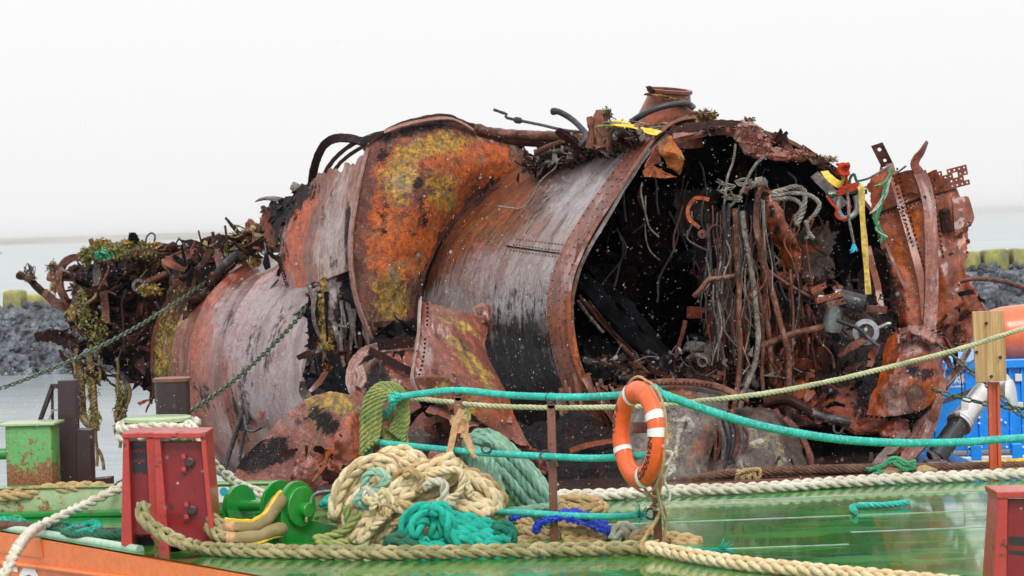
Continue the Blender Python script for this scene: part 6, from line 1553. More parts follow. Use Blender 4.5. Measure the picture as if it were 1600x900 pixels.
# axis runs from lower left (far) to the rounded end at the upper right
stations = [(395, 742, 26, 60, 20.95), (430, 722, 34, 66, 20.9), (468, 700, 44, 72, 20.8), (500, 688, 54, 76, 20.7), (530, 682, 44, 66, 20.6), (548, 682, 22, 40, 20.55), (554, 682, 4, 8, 20.53)]
rws = curve([Vector((a, b, 0)) for a, b, *_ in stations], 40)
def st_at(t):
    x = t * (len(stations) - 1); k = min(int(x), len(stations) - 2); f = x - k
    return [stations[k][q] * (1 - f) + stations[k + 1][q] * f for q in range(5)]
rows = []
for t in lin(0, 1, 44):
    a = st_at(t); rg = ring3(*a, .5, 64, -.7)
    c = sum(rg, Vector()) / 64
    rows.append([p + (p - c).normalized() * (.035 * fbm(p * 2.2 + Vector((5, 0, 0)), 3)) if (p - c).length > 1e-6 else p for p in rg])
grid_obj('tank_shell', rows, M['pink'], tank, .02, True, blobs=[('y', 525, 632, 40, 14, 1.0, 15), ('y', 495, 650, 12, 26, .8, -20), ('k', 512, 660, 28, 16, .9, 40), ('k', 400, 715, 40, 26, 1.0, -30), ('k', 440, 700, 24, 18, .8, -30), ('o', 545, 700, 20, 40, 1.0), ('k', 470, 660, 20, 10, .5, -30), ('k', 480, 720, 30, 14, .5)])
strip('tank_seam', [(446, 650, 20.7), (456, 668, 20.45), (470, 690, 20.3), (482, 712, 20.2), (492, 735, 20.25)], .10, M['rim'], tank, n=30, ref=(-.2, -.9, .3), rag=.4, base=(.3, 0, .2, 0))
patch('torn_red_plate', [[(540, 640, 20.5), (556, 640, 20.5), (566, 645, 20.6)], [(520, 680, 20.2), (545, 685, 20.2), (564, 690, 20.4)], [(515, 720, 20.15), (540, 730, 20.15), (562, 740, 20.3)], [(520, 748, 20.2), (540, 755, 20.2), (560, 760, 20.3)]], M['red'], tank, 40, 50, .02, (.1, .1, .3, .05), .06, 4, base=(0, .25, 0, 0))
patch('torn_red_plate', [[(468, 715, 20.1), (480, 706, 20.1), (494, 712, 20.1)], [(455, 738, 20.0), (480, 735, 20.0), (500, 735, 20.05)], [(450, 760, 20.0), (480, 762, 20.0), (505, 760, 20.05)]], M['rim'], tank, 40, 40, .02, (.3, .1, .1, .1), .05, 5, base=(.1, 0, .2, 0), holes=[(.6, .4, .03)])
strip('torn_sliver', [(514, 700, 20.0), (508, 725, 20.0), (488, 752, 19.95)], .05, M['orange'], tank, n=16, wfun=lambda t: 1 - .6 * t, base=(0, .8, 0, 0))
scraps(12, box_region(440, 560, 700, 755, 20.0, 20.4), (.08, .25), ['dark', 'red', 'soot'], tank, up=0)
strip('flat_bar', [(495, 738, 20.2), (520, 746, 20.1), (560, 760, 20.0)], .10, M['dark'], tank, n=12)
MB().box(P(408, 648, 20.75), (.05, .03, .08), Matrix.Rotation(.4, 3, 'Y'), .006).build('lug', M['pink'], tank)
# ------------------------------------------------------------------ deck fittings
def pxprism(polys, Y, depth, tilt=0.0):
    mb = MB()
    for poly in polys:
        mb.prism([P(x, y, Y) for x, y in poly], Vector((0, depth, 0)))
    return mb
def bev(o, w=.006):
    m = o.modifiers.new('bevel', 'BEVEL'); m.width = w; m.segments = 2; m.limit_method = 'ANGLE'; m.angle_limit = radians(40)
    return o
# red roller fairlead pair
fl = thing('roller_fairlead', 'pair of red tapered fairlead uprights with bolted brackets at the left deck corner', 'fairlead', G(262, 864), 'red fairlead uprights')
Y0 = 16.8
bev(pxprism([[(192, 684), (201, 684), (207, 856), (189, 852)], [(228, 684), (241, 684), (249, 842), (236, 842)]], Y0 + .2, .40).build('flange', M['red_edge'], fl, smooth=False))
bev(pxprism([[(240, 684), (250, 684), (265, 868), (248, 868)], [(313, 684), (321, 684), (336, 854), (329, 858)]], Y0 - .06, .42).build('flange', M['red_edge'], fl, smooth=False))
bev(pxprism([[(200, 690), (229, 690), (237, 836), (206, 836)]], Y0 + .32, .03).build('web_plate', M['red_paint'], fl, smooth=False))
bev(pxprism([[(249, 690), (314, 690), (331, 858), (263, 866)]], Y0 + .03, .03).build('web_plate', M['red_paint'], fl, smooth=False))
bev(pxprism([[(190, 677), (242, 675), (242, 684), (191, 685)]], Y0 + .188, .43).build('cap_plate', M['red_edge'], fl, smooth=False))
bev(pxprism([[(238, 676), (321, 676), (322, 685), (239, 685)]], Y0 - .072, .45).build('cap_plate', M['red_edge'], fl, smooth=False))
pxprism([[(249, 850), (334, 850), (336, 858), (266, 868), (250, 868)]], Y0 + .03, .36).build('foot_plate', M['red_paint'], fl, smooth=False)
pxprism([[(206, 838), (236, 838), (246, 858), (206, 858)]], Y0 + .5, .03).build('back_plate', M['maroon'], fl, smooth=False)
pa, pb = P(219, 696, Y0 + .46), P(222, 836, Y0 + .46)
MB().tube([pb, pa], .085, 20).build('roller', M['red_paint'], fl)
for (x0, y0, x1, y1) in ((202, 694, 229, 702), (202, 707, 230, 718), (203, 722, 231, 740)):
    n_ = 14; po = [(x0 + (x1 - x0) * k / n_, y0 + R.uniform(-1.5, 1.5)) for k in range(n_ + 1)] + [(x1 - (x1 - x0) * k / n_, y1 + R.uniform(-3, 3)) for k in range(n_ + 1)]
    pxprism([po], Y0 + .317, .002).build('rub_mark', M['black_rubber'], fl, smooth=False)
for (x, y) in ((287, 722), (291, 797)):
    br_ = bev(pxprism([[(x - 5, y - 13), (x + 4, y - 14), (x + 5, y + 17), (x - 4, y + 18)]], Y0 + .004, .025).build('bracket', M['red_paint'], fl, smooth=False), .003)
    for dy in (-8, 11): MB().lathe([(.017, 0), (.017, .012), (.01, .014)], P(x, y + dy, Y0 + .003), (0, -1, 0), 8).build('bolt', M['red_edge'], br_)
    MB().lathe([(.036, 0), (.036, .03), (.024, .034), (.024, .05)], P(x + 10, y + 1, Y0 + .03), (0, -1, .1), 16).build('pivot', M['steel_bolt'], br_)
fr = thing('roller_fairlead', 'red fairlead upright cut off by the lower right corner of the photo', 'fairlead', G(1600, 985), 'red fairlead uprights')
Yr = 13.6
bev(pxprism([[(1560, 776), (1575, 776), (1572, 990), (1546, 990)]], Yr, .3).build('flange', M['red_edge'], fr, smooth=False))
bev(pxprism([[(1574, 780), (1660, 780), (1660, 990), (1571, 990)]], Yr + .05, .03).build('web_plate', M['red_paint'], fr, smooth=False))
bev(pxprism([[(1556, 768), (1680, 766), (1680, 777), (1558, 779)]], Yr - .012, .33).build('cap_plate', M['red_edge'], fr, smooth=False))
for (y0, y1) in ((838, 851), (860, 866)):
    pxprism([[(1576, y0), (1600, y0 + 1), (1640, y0 - 1), (1640, y1), (1600, y1 + 2), (1576, y1)]], Yr + .047, .002).build('rub_mark', M['black_rubber'], fr, smooth=False)
# green bollards
def bollard(cx, top, wpx, Y, mat, label, name='mooring_bollard', group='mooring bollards', lid=.012, over=1.1, col2=None):
    t = P(cx, top, Y); r = wpx / FPX * Y / 2
    b = thing(name, label, 'bollard', (t.x, t.y, 0), group)
    MB().lathe([(r * 1.12, 0.002), (r * 1.12, .015), (r, .02), (r, t.z - .012)], (t.x, t.y, 0), (0, 0, 1), 40).build('drum', M[mat], b)
    MB().lathe([(r * over, -.012), (r * over, lid), (r * over - .01, lid + .006)], t, (0, 0, 1), 40).build('cap_plate', M[col2 or mat], b)
    return b, t, r
t1 = P(50, 661, 19.62); r1 = 82 / FPX * 19.62 / 2
b1 = thing('mooring_bollard', 'boxy worn green bollard with rust scars and a side pipe at the left edge', 'bollard', (t1.x, t1.y, 0), 'mooring bollards')
MB().box((t1.x, t1.y, t1.z / 2), (r1 * 1.8, r1 * 1.3, t1.z - .01), Matrix.Rotation(-.06, 3, 'Z'), .022).build('drum', M['green_worn'], b1)
MB().box((t1.x, t1.y, t1.z), (r1 * 2.12, r1 * 1.6, .022), Matrix.Rotation(-.06, 3, 'Z'), .006).build('cap_plate', M['green_pale'], b1)
pz = P(8, 709, 19.6)
MB().tube([pz + Vector((-.5, -.02, 0)), Vector((t1.x - r1 * .9, 19.6, pz.z))], .048, 16).build('cross_pipe', M['green_paint'], b1)
b2, t2, r2 = bollard(247, 655, 96, 18.4, 'green_worn', 'green bollard wrapped in pale rope behind the red fairlead', col2='green_pale')
b3, t3, r3 = bollard(269, 593, 54, 19.5, 'maroon', 'rusty brown capped bollard behind the rope-wrapped green bollard', over=1.08, col2='post_brown')
# dark steel frame at the left
fb = thing('bracket_stand', 'dark brown steel bracket frame standing behind the worn green bollard', 'frame', (P(110, 755, 20.1).x, 20.1, 0))
zb = P(104, 785, 20.1).z
def prismz(poly, Y, d):
    pts = [P(x, y, Y) for x, y in poly]
    return MB().prism(pts, Vector((0, d, 0)))
bev(prismz([(90, 595), (118, 594), (121, 786), (91, 786)], 20.0, .16).build('upright', M['maroon'], fb, smooth=False), .004)
bev(prismz([(119, 671), (141, 672), (144, 786), (121, 786)], 19.98, .20).build('side_block', M['maroon'], fb, smooth=False), .004)
prismz([(79, 600), (90, 600), (90, 607), (81, 607)], 20.02, .08).build('top_bar', M['maroon'], fb, smooth=False)
prismz([(79, 600), (83, 605), (64, 656), (59, 656)], 20.02, .1).build('diagonal_brace', M['maroon'], fb, smooth=False)
prismz([(79, 604), (83, 604), (84, 658), (80, 658)], 20.06, .02).build('inner_bar', M['maroon'], fb, smooth=False)
prismz([(80, 640), (91, 639), (91, 642), (80, 643)], 20.0, .03).build('cross_bar', M['galv'], fb, smooth=False)
prismz([(84, 640), (77, 656), (75, 656), (82, 640)], 19.99, .02).build('brace_rod', M['galv'], fb, smooth=False)
prismz([(140, 750), (172, 747), (172, 786), (140, 786)], 20.05, .2).build('foot_beam', M['maroon'], fb, smooth=False)
prismz([(64, 656), (92, 656), (92, 786), (60, 786)], 20.12, .04).build('web_plate', M['maroon'], fb, smooth=False)

# green roller chock
ax_ = Vector((.79, -.62, 0)); hx_ = Vector((.62, .79, 0))
fc = P(466, 790, 16.95)
ch = thing('roller_chock', 'bright green roller chock with disc cheeks, shaft and locking pin beside the beige rope pile', 'roller chock', (fc.x - .2, 17.1, 0))
def cheek(c, r, right, thick):
    poly = []
    for k in range(15):
        a = pi - (pi + .75) * k / 14 if right else pi - pi * k / 14
        poly.append(c + hx_ * (r * cos(a)) + Vector((0, 0, r * sin(a) * 1.0)))
    if right: poly += [c + hx_ * .43 + Vector((0, 0, -c.z + .085)), c + hx_ * .43 + Vector((0, 0, -c.z + .012)), c - hx_ * r + Vector((0, 0, -c.z + .012))]
    else: poly += [c + hx_ * r + Vector((0, 0, -c.z + .012)), c - hx_ * r + Vector((0, 0, -c.z + .012))]
    return MB().prism(poly, ax_ * -thick)
c2 = fc.copy()
bev(cheek(c2, .175, True, .03).build('cheek_plate', M['green_paint'], ch, smooth=False), .005)
MB().lathe([(.142, 0), (.142, .028), (.136, .034)], c2 + hx_ * .01 + Vector((0, 0, -.006)), ax_, 44).build('front_disc', M['green_paint'], ch)
pin = MB().lathe([(.052, .02), (.052, .08), (.046, .086)], c2 + hx_ * .02 + Vector((0, 0, -.03)), ax_, 22).build('locking_pin', M['green_paint'], ch)
cp_ = c2 + hx_ * .02 + Vector((0, 0, -.03)) + ax_ * .1
MB().tube(curve([cp_ + Vector((0, 0, .05)), cp_ + Vector((.01, 0, .09)), cp_ + Vector((.06, 0, .125)), cp_ + Vector((.20, .05, .13))], 18), .008, 6).build('pin_handle', M['galv'], pin)
MB().tube([cp_ + Vector((-.03, 0, -.02)), cp_ + Vector((-.035, 0, -.08))], .009, 6).build('split_pin', M['rope_tan'], pin)
for (a, b) in ((.15, .03), (.18, -.11)):
    MB().lathe([(.016, .0), (.016, .014)], c2 + hx_ * a + Vector((0, 0, b)), ax_, 8).build('bolt', M['green_paint'], ch)
sh0 = P(378, 790, 17.32); sh1 = c2 - ax_ * .02
shaft_d = (sh1 - sh0)
MB().lathe([(.150, 0), (.150, .03)], sh0 - ax_ * .03, ax_, 40).build('rear_disc', M['green_paint'], ch)
bev(cheek(sh0 - ax_ * .03, .15, False, .02).build('cheek_plate', M['green_paint'], ch, smooth=False), .004)
MB().tube([sh0, sh1], .042, 20).build('shaft', M['green_paint'], ch)
c3 = sh0.lerp(sh1, .66)
MB().lathe([(.165, 0), (.165, .025)], c3 + Vector((0, 0, .015)), ax_, 40).build('middle_disc', M['green_paint'], ch)
bev(cheek(c3, .16, False, .02).build('cheek_plate', M['green_paint'], ch, smooth=False), .004)
MB().box((fc.x + .03, fc.y + .06, .012), (.62, .34, .02), Matrix.Rotation(atan2(hx_.y, hx_.x) * .45, 3, 'Z'), .004).build('base_plate', M['green_paint'], ch)
# chafe sleeves with yellow stitched edges around the two rope parts
def sleeve(pts, r, label):
    s = thing('chafe_sleeve', label, 'rope sleeve', P(*pts[0]), 'canvas chafe sleeves')
    c = curve([P(*p) for p in pts], 30)
    MB().tube(c, lambda t: r * (.95 + .2 * noise.noise(Vector((t * 7, 2, r * 50)))), 14, rfun=lambda t, k: 1 + .12 * noise.noise(Vector((t * 9, k * .7, 3)))).build('canvas', M['sleeve'], s)
    MB().tube(c[:5], r * 1.03, 14).build('end_band', M['strap_tan'], s)
    up = Vector((0, -.35, .9)) * r if label.startswith('upper') else Vector((0, -.55, -.8)) * r
    MB().tube([p + up * 1.05 + Vector((0, 0, .006 * noise.noise(Vector((i * .5, 0, r * 99))))) for i, p in enumerate(c)], .014, 6).build('yellow_edge', M['yellow'], s)
sleeve([(352, 822, 16.75), (372, 824, 16.75), (395, 824, 16.75), (415, 812, 16.75), (430, 790, 16.8), (440, 778, 16.85)], .052, 'upper tan canvas chafe sleeve with yellow edge rising into the green roller chock')
sleeve([(354, 842, 16.65), (375, 842, 16.65), (405, 838, 16.65), (425, 830, 16.7), (442, 826, 16.8)], .048, 'lower tan canvas chafe sleeve lying flat beside the green roller chock')

# rail posts
def post(base, top, label, w=.058, ring=True, eyes=()):
    t = thing('rail_post', label, 'post', base, 'rusty rail posts')
    d = (top - base); u = d.normalized(); s = Vector((1, 0, 0)) - u * u.x; s.normalize()
    c = base + d * .5
    m = Matrix((s, s.cross(u) * -1, u)).transposed()
    o = MB().box(c, (w, .028, d.length), m, .006).build('upright', M['post_brown'], t)
    MB().lathe([(w * .5, -.014), (w * .5, .014)], top, (0, -1, 0), 18).build('rounded_head', M['post_brown'], t)
    for e in ((top + u * .045,) if ring else ()) + tuple(eyes):
        n = 18; v = MB()
        v.tube([e + Vector((cos(2 * pi * k / n) * .034, sin(2 * pi * k / n) * .012, sin(2 * pi * k / n) * .034)) for k in range(n + 1)], .008, 6)
        v.build('rope_eye', M['steel_bolt'], t)
    return t
Yp3 = G(866, 846).y
post(G(866, 846), P(861, 632, Yp3), 'rusty rail post standing bare between the green coil and the life ring', eyes=(P(852, 712, Yp3 - .05), P(852, 804, Yp3 - .05)))
Yp2 = 17.25
post(Vector((P(712, 800, Yp2).x, Yp2, 0)), P(716, 620, Yp2), 'rusty rail post with a tan strap tied round it behind the beige pile', eyes=(P(760, 700, Yp2 - .2),))
Yp1 = 17.5
post(Vector((P(580, 800, Yp1).x, Yp1, 0)), P(592, 618, Yp1), 'dark rail post carrying the olive rope coil at the left end of the railing', ring=False, w=.05, eyes=(P(577, 690, Yp1 - .04),))
b4 = G(1029, 860)
p4 = post(b4, P(1020, 640, b4.y), 'short rusty rail post holding the orange life ring', ring=False, eyes=(P(1017, 803, b4.y - .04),))
MB().box(P(1006, 668, b4.y - .05), (.16, .02, .075), None, .006).build('ring_bracket', M['rim'], p4)
# tan webbing tied round the second post
st = thing('tan_strap', 'tan webbing strap knotted around the rail post behind the beige pile', 'strap', P(716, 700, Yp2 - .06))
strip('strap_loop', [(704, 656, Yp2 - .05), (716, 658, Yp2 - .06), (729, 652, Yp2 - .05), (722, 642, Yp2 - .05)], .07, M['rope_olive'], st, n=16, thick=.006)
for pts_ in ([(722, 640), (712, 662), (706, 690), (700, 714)], [(712, 650), (722, 668), (730, 685), (736, 700), (744, 714)], [(706, 655), (716, 668), (726, 655)], [(708, 668), (716, 672), (724, 668)], [(724, 648), (727, 668), (724, 684)]):
    strip('strap_tail', [(x, y, Yp2 - .07 - .015 * k) for k, (x, y) in enumerate(pts_)], .048, M['strap_tan'], st, n=20, thick=.005, twist=R.uniform(-.6, .6))
MB().box(P(690, 723, 17.2), (.20, .04, .15), Matrix.Rotation(.15, 3, 'Y'), .05).build('pink_float', M['rim'], st)

# life ring
rc = P(998, 679, b4.y - .16)
ring = thing('life_ring', 'orange life ring with white reflective bands and black lettering hung on a rail post', 'life ring', rc - Vector((0, 0, .35)))
rn = Vector((-.93, -.365, .04)).normalized()
rh = Vector((0.365, -.93, 0)); rh = (rh - rn * rh.dot(rn)).normalized(); rv = rn.cross(rh)
if rv.z < 0: rv = -rv
lean = Matrix.Rotation(.05, 3, rn)
RM, ra, rb = .285, .072, .056      # major radius, radial and axial half thickness
def ringpt(phi, psi, off=0.0):
    """phi round the ring from the near side (towards the camera) upward, psi round the section (0 = outer rim, 90 deg = face)."""
    e = lean @ (rh * cos(phi) + rv * sin(phi))
    return rc + e * (RM + (ra + off) * cos(psi)) + rn * ((rb + off) * sin(psi))
def ringsec(name, p0, p1, n, off, mat, s=20):
    rows = [[ringpt(p0 + (p1 - p0) * k / n, 2 * pi * q / s, off) for q in range(s)] for k in range(n + 1)]
    mb = MB(); v = [p for r in rows for p in r]; f = []
    for k in range(n):
        for q in range(s):
            f.append((k * s + q, k * s + (q + 1) % s, (k + 1) * s + (q + 1) % s, (k + 1) * s + q))
    mb.add(v, f); return mb.build(name, mat, ring, sharp=None)
ringsec('ring_body', 0, 2 * pi, 80, 0, M['ring'])
for a in (24, 3.5): ringsec('white_band', radians(a) - .085, radians(a) + .085, 6, .004, M['ring_white'])
for a in (112, 203, 286): ringsec('white_band', radians(a) - .07, radians(a) + .07, 6, .004, M['ring_white'])
def ring_text(body, phi0, psi0, size, direction, name):
    def fn(v):
        phi = phi0 + direction * v.x / (RM + ra * cos(psi0) * .6)
        psi = psi0 + direction * (v.y / .075) * (1)
        return ringpt(phi, psi, .002 + v.z)
    return text_obj(name, body, size, M['black_print'], ring, None, .001, fn)
ring_text('CUXHAVEN', radians(-36), radians(80), .066, 1, 'ring_lettering')
ring_text('TON III', radians(160), radians(88), .066, -1, 'ring_lettering')
# grab line
gl = []
for k in range(61):
    a = 2 * pi * k / 60; gl.append(ringpt(a, -.25, .012 + .028 * abs(sin(a * 2 + .5))))
rope_o = rope('grab_line', gl, .010, M['strap_tan'], kind='twist', parent=ring)
# ------------------------------------------------------------------ ropes as they lie
RP = 'rail rope lines'
Yr1 = Yp1 - .02
# railing lines
r_top = [(612, 622, Yp1 - .08), (660, 615, Yp1 - .1), (716, 610, Yp2 - .0), (790, 617, 17.1), (861, 620, Yp3), (920, 620, 16.6), (1000, 615, b4.y + .1), (1016, 608, b4.y)]
rope('rail_rope', r_top, .027, M['rope_rail'], 'top teal rail rope running from the olive coil to the life ring', 'cord', RP)
rope('rail_rope', [(577, 690, Yp1 - .04), (640, 697, Yp1 - .1), (712, 704, Yp2 - .05), (760, 708, 17.1), (852, 713, Yp3 - .05), (930, 716, 16.6), (1000, 712, b4.y), (1022, 708, b4.y - .02)], .026, M['rope_rail'], 'middle teal rail rope crossing behind the beige rope pile', 'cord', RP)
rope('rail_rope', [(776, 800, 17.0), (815, 801, Yp3), (852, 803, Yp3 - .05), (900, 806, 16.7), (960, 807, 16.5), (1000, 805, b4.y - .02)], .024, M['rope_rail'], 'lowest teal rail rope with a frayed end by the short post', 'cord', RP, frayed=True)
rope('rail_rope', [(1017, 609, b4.y), (1060, 625, 16.3), (1120, 646, 16.4), (1200, 668, 16.6), (1300, 685, 16.9), (1400, 692, 17.2), (1500, 691, 17.6), (1560, 687, 17.8), (1640, 681, 18.2)], .031, M['rope_rail'], 'sagging teal rail rope running from the life ring to the right edge', 'cord', RP)
rope('thin_line', [(628, 620, 18.3), (700, 628, 18.3), (760, 634, 18.25), (862, 637, 18.2), (1000, 635, 18.2), (1080, 628, 18.3), (1200, 614, 18.5), (1300, 595, 18.8), (1400, 571, 19.1), (1500, 545, 19.5), (1640, 500, 20.0)], .022, M['rope_buff'], 'thin buff line rising across the wreck to the right edge', 'twist')
# knots and tails at the railing ends
rope('rail_rope_knot', [(1018, 608, b4.y), (1024, 606, b4.y - .04), (1030, 613, b4.y - .05), (1024, 620, b4.y - .02), (1034, 617, b4.y - .03), (1042, 622, b4.y - .02), (1050, 624, b4.y)], .03, M['rope_rail'], 'teal whipping knot at the top of the life ring', 'twist')
rope('rail_rope_knot', [(606, 616, Yp1 - .1), (612, 622, Yp1 - .14), (622, 626, Yp1 - .14), (618, 614, Yp1 - .12), (610, 628, Yp1 - .14), (624, 618, Yp1 - .16), (612, 634, Yp1 - .12)], .022, M['rope_rail'], 'frayed teal knot on the olive rope coil', 'twist', frayed=True)
rope('rail_rope_knot', [(577, 690, Yp1 - .06), (576, 705, Yp1 - .06), (572, 715, Yp1 - .08), (562, 722, Yp1 - .1), (556, 728, Yp1 - .1)], .03, M['rope_teal'], 'frayed teal tail hanging below the olive coil', 'twist', frayed=True)
# olive coil hung on the left post
oc = thing('rope_coil', 'olive green rope coil hung over the left rail post', 'rope coil', P(600, 715, Yp1))
for k in range(5):
    o = k * 6
    pts_ = [(566 + o * .8, 712 - k * 5, Yp1 - .10 - .01 * k), (566 + o, 680, Yp1 - .10), (567 + o * 1.1, 650, Yp1 - .11), (573 + o, 622 + k * 2, Yp1 - .12), (588 + o * .8, 604 + k * 3, Yp1 - .12), (606 + o * .3, 600 + k * 4, Yp1 - .10), (624, 606 + k * 4, Yp1 - .06), (634 - k * 2, 624, Yp1 - .02), (636 - k * 5, 660, Yp1), (628 - k * 5, 690 - k * 4, Yp1)]
    rope('rope_turn', pts_, .023, M['rope_olive'], kind='twist', parent=oc)
for pts_ in ([(620, 622), (628, 650), (634, 690), (642, 715)], [(610, 636), (611, 670), (610, 700), (608, 722)], [(626, 640), (616, 668), (600, 690), (612, 700), (626, 680), (630, 650)], [(600, 640), (596, 665), (606, 690), (620, 700)], [(598, 655), (612, 645), (622, 660), (612, 680), (600, 672)]):
    rope('rope_turn', [(x, y, Yp1 + .04) for x, y in pts_], .024, M['rope_olive'], kind='twist', parent=oc)
# mint green coil behind the middle post
mc = thing('rope_coil', 'big mint green rope coil slumped behind the bare rail post', 'rope coil', Vector((P(790, 790, 17.55).x, 17.55, 0)))
for k in range(11):
    a = k * 11; dy = .05 * (k % 3)
    rope('rope_turn', [(716 + k * 4, 770 - k * 2, 17.55 - dy), (720 + k * 4, 728 - k, 17.5 - dy), (732 + k * 3, 690 + k * 3, 17.45 - dy), (752 + k * 2, 676 + k * 6, 17.42 - dy), (778 + k, 684 + k * 7, 17.42 - dy), (808, 710 + k * 7, 17.5 - dy), (838 - k * 2, 742 + k * 5, 17.56 - dy), (858 - k * 2, 772 + k * 2.5, 17.6 - dy), (868 - k * 3, 790 + k, 17.6 - dy)], .040, M['rope_mint'], kind='twist', parent=mc)
for k in range(4):
    rope('rope_turn', [(720 + k * 12, 690 + k * 5, 17.3), (735 + k * 10, 720, 17.25), (752 + k * 8, 748, 17.2), (770 + k * 6, 775 + k * 4, 17.2)], .038, M['rope_mint'], kind='twist', parent=mc)
rope('rope_turn', [(745, 795, 17.3), (790, 800, 17.25), (835, 796, 17.3), (868, 790, 17.4)], .04, M['rope_mint'], kind='twist', parent=mc)
# beige hawser pile
bp = thing('rope_pile', 'heap of thick beige plaited hawser on the green deck', 'rope pile', Vector((P(640, 850, 17.0).x, 17.0, 0)))
def bpile(pts_, r=.055, mat='rope_beige', kind='plait', Y=None):
    rope('hawser_turn', [(p[0], p[1], (p[2] if len(p) > 2 else Y)) for p in pts_], r, M[mat], kind=kind, parent=bp, sides=6)
    if r > .04:                                     # a second part of the same bight lies loosely against the first
        dx, dy = R.choice((-9, 9, 7, -7)), R.uniform(-8, 4)
        rope('hawser_turn', [(p[0] + dx + R.uniform(-4, 4), min(850, p[1] + dy + R.uniform(-4, 4)), Y + .13) for p in pts_], r * .85, M['rope_tan'], kind=kind, parent=bp)  # darker tan: older rope, with shade inside the heap painted in
bpile([(524, 810), (524, 785), (535, 755), (558, 730), (588, 720), (612, 732), (606, 760), (582, 775), (560, 800), (545, 835)], Y=16.95)
bpile([(536, 815), (538, 790), (552, 762), (574, 745), (594, 742), (600, 756), (586, 772)], Y=17.0)
bpile([(594, 720), (610, 708), (630, 706), (650, 714), (668, 730), (680, 752), (684, 775)], Y=17.2)
bpile([(604, 735), (622, 722), (642, 726), (660, 742), (670, 765), (672, 790)], Y=17.15)
bpile([(545, 846), (556, 820), (576, 800), (602, 778), (634, 752), (668, 735), (696, 722), (710, 716)], Y=16.8)
bpile([(562, 850), (578, 825), (600, 802), (628, 778), (660, 758), (694, 738), (716, 722)], Y=16.78)
bpile([(588, 846), (600, 826), (622, 800), (652, 782), (680, 764), (706, 745), (718, 732)], Y=16.85)
bpile([(604, 838), (618, 818), (640, 800), (672, 792), (706, 790), (738, 795), (766, 802)], Y=16.82)
bpile([(700, 735), (724, 742), (750, 754), (770, 772), (778, 790), (768, 802), (744, 800), (710, 788)], Y=17.0)
bpile([(676, 768), (704, 770), (736, 778), (760, 790), (772, 800)], Y=16.95)
bpile([(690, 752), (716, 758), (742, 766), (762, 780)], Y=17.05)
bpile([(640, 790), (664, 772), (696, 762), (726, 765), (756, 778)], Y=17.1)
bpile([(550, 840), (546, 812), (552, 788), (566, 772), (590, 764)], Y=16.9)
bpile([(575, 848), (568, 828), (574, 806), (588, 790)], Y=16.86)
bpile([(528, 830), (536, 842), (552, 850), (575, 852), (600, 848)], Y=16.85)
bpile([(560, 792), (590, 788), (620, 800), (600, 822)], Y=17.0)
bpile([(600, 790), (640, 806), (680, 800), (700, 780)], Y=17.2)
bpile([(640, 760), (660, 776), (690, 786), (730, 790)], Y=17.3)
bpile([(712, 752, 16.9), (722, 744, 16.86), (730, 752, 16.84), (722, 762, 16.84), (714, 772, 16.84), (708, 782, 16.84)], .032, kind='twist')
bpile([(726, 758, 16.84), (736, 766, 16.82), (730, 776, 16.82)], .028, kind='twist')
bpile([(570, 765), (572, 745), (586, 736), (600, 742), (606, 752)], .034, 'rope_mint', 'twist', 16.8)
bpile([(604, 748), (592, 764), (574, 772), (556, 782), (572, 790), (596, 778)], .036, 'rope_mint', 'twist', 16.78)
bpile([(540, 790), (544, 812), (548, 835)], .03, 'rope_olive', 'twist', 16.8)
bpile([(490, 842), (510, 840), (532, 832), (545, 822), (560, 800)], .034, 'rope_olive', 'twist', 16.75)
bpile([(494, 848), (520, 850), (545, 846)], .034, 'rope_olive', 'twist', 16.7)
for k in range(9):                                  # loose bights thrown over the heap
    x = R.uniform(560, 730); y = R.uniform(745, 815)
    bpile([(x, y), (x + R.uniform(-24, 24), y - R.uniform(4, 20)), (x + R.uniform(10, 44), y - R.uniform(-8, 18)), (x + R.uniform(20, 60), y + R.uniform(0, 24)), (x + R.uniform(0, 50), y + R.uniform(10, 34))], R.uniform(.022, .036), R.choice(['rope_beige', 'rope_white', 'rope_tan', 'rope_beige']), 'twist', 16.72)
# teal heap in front of it
tp = thing('rope_pile', 'loose heap of thick teal plaited rope in front of the beige pile', 'rope pile', Vector((P(700, 855, 16.7).x, 16.7, 0)))
def tpile(pts_, Y, mat='rope_teal', r=.058): rope('hawser_turn', [(p[0], p[1], Y) for p in pts_], r, M[mat], kind='plait', parent=tp, sides=6)
tpile([(632, 838), (636, 815), (650, 800), (672, 796), (690, 806), (694, 828), (700, 848)], 16.6)
tpile([(648, 842), (652, 818), (668, 806), (682, 818), (682, 842)], 16.55)
tpile([(672, 795), (692, 796), (700, 812), (706, 834), (722, 850)], 16.5)
tpile([(690, 812), (716, 810), (742, 816), (768, 824), (792, 830)], 16.65)
tpile([(700, 826), (726, 824), (752, 832), (778, 842), (798, 842)], 16.58)
tpile([(706, 842), (732, 840), (758, 848), (784, 850)], 16.52)
tpile([(650, 852), (680, 850), (710, 854), (740, 856), (770, 855)], 16.55)
tpile([(604, 848), (620, 844), (645, 848), (668, 850)], 16.55, 'rope_dark')
tpile([(600, 850), (630, 856), (668, 852)], 16.6, 'rope_dark')
tpile([(770, 826), (790, 824), (800, 834), (790, 846), (768, 850)], 16.6, 'rope_dark')
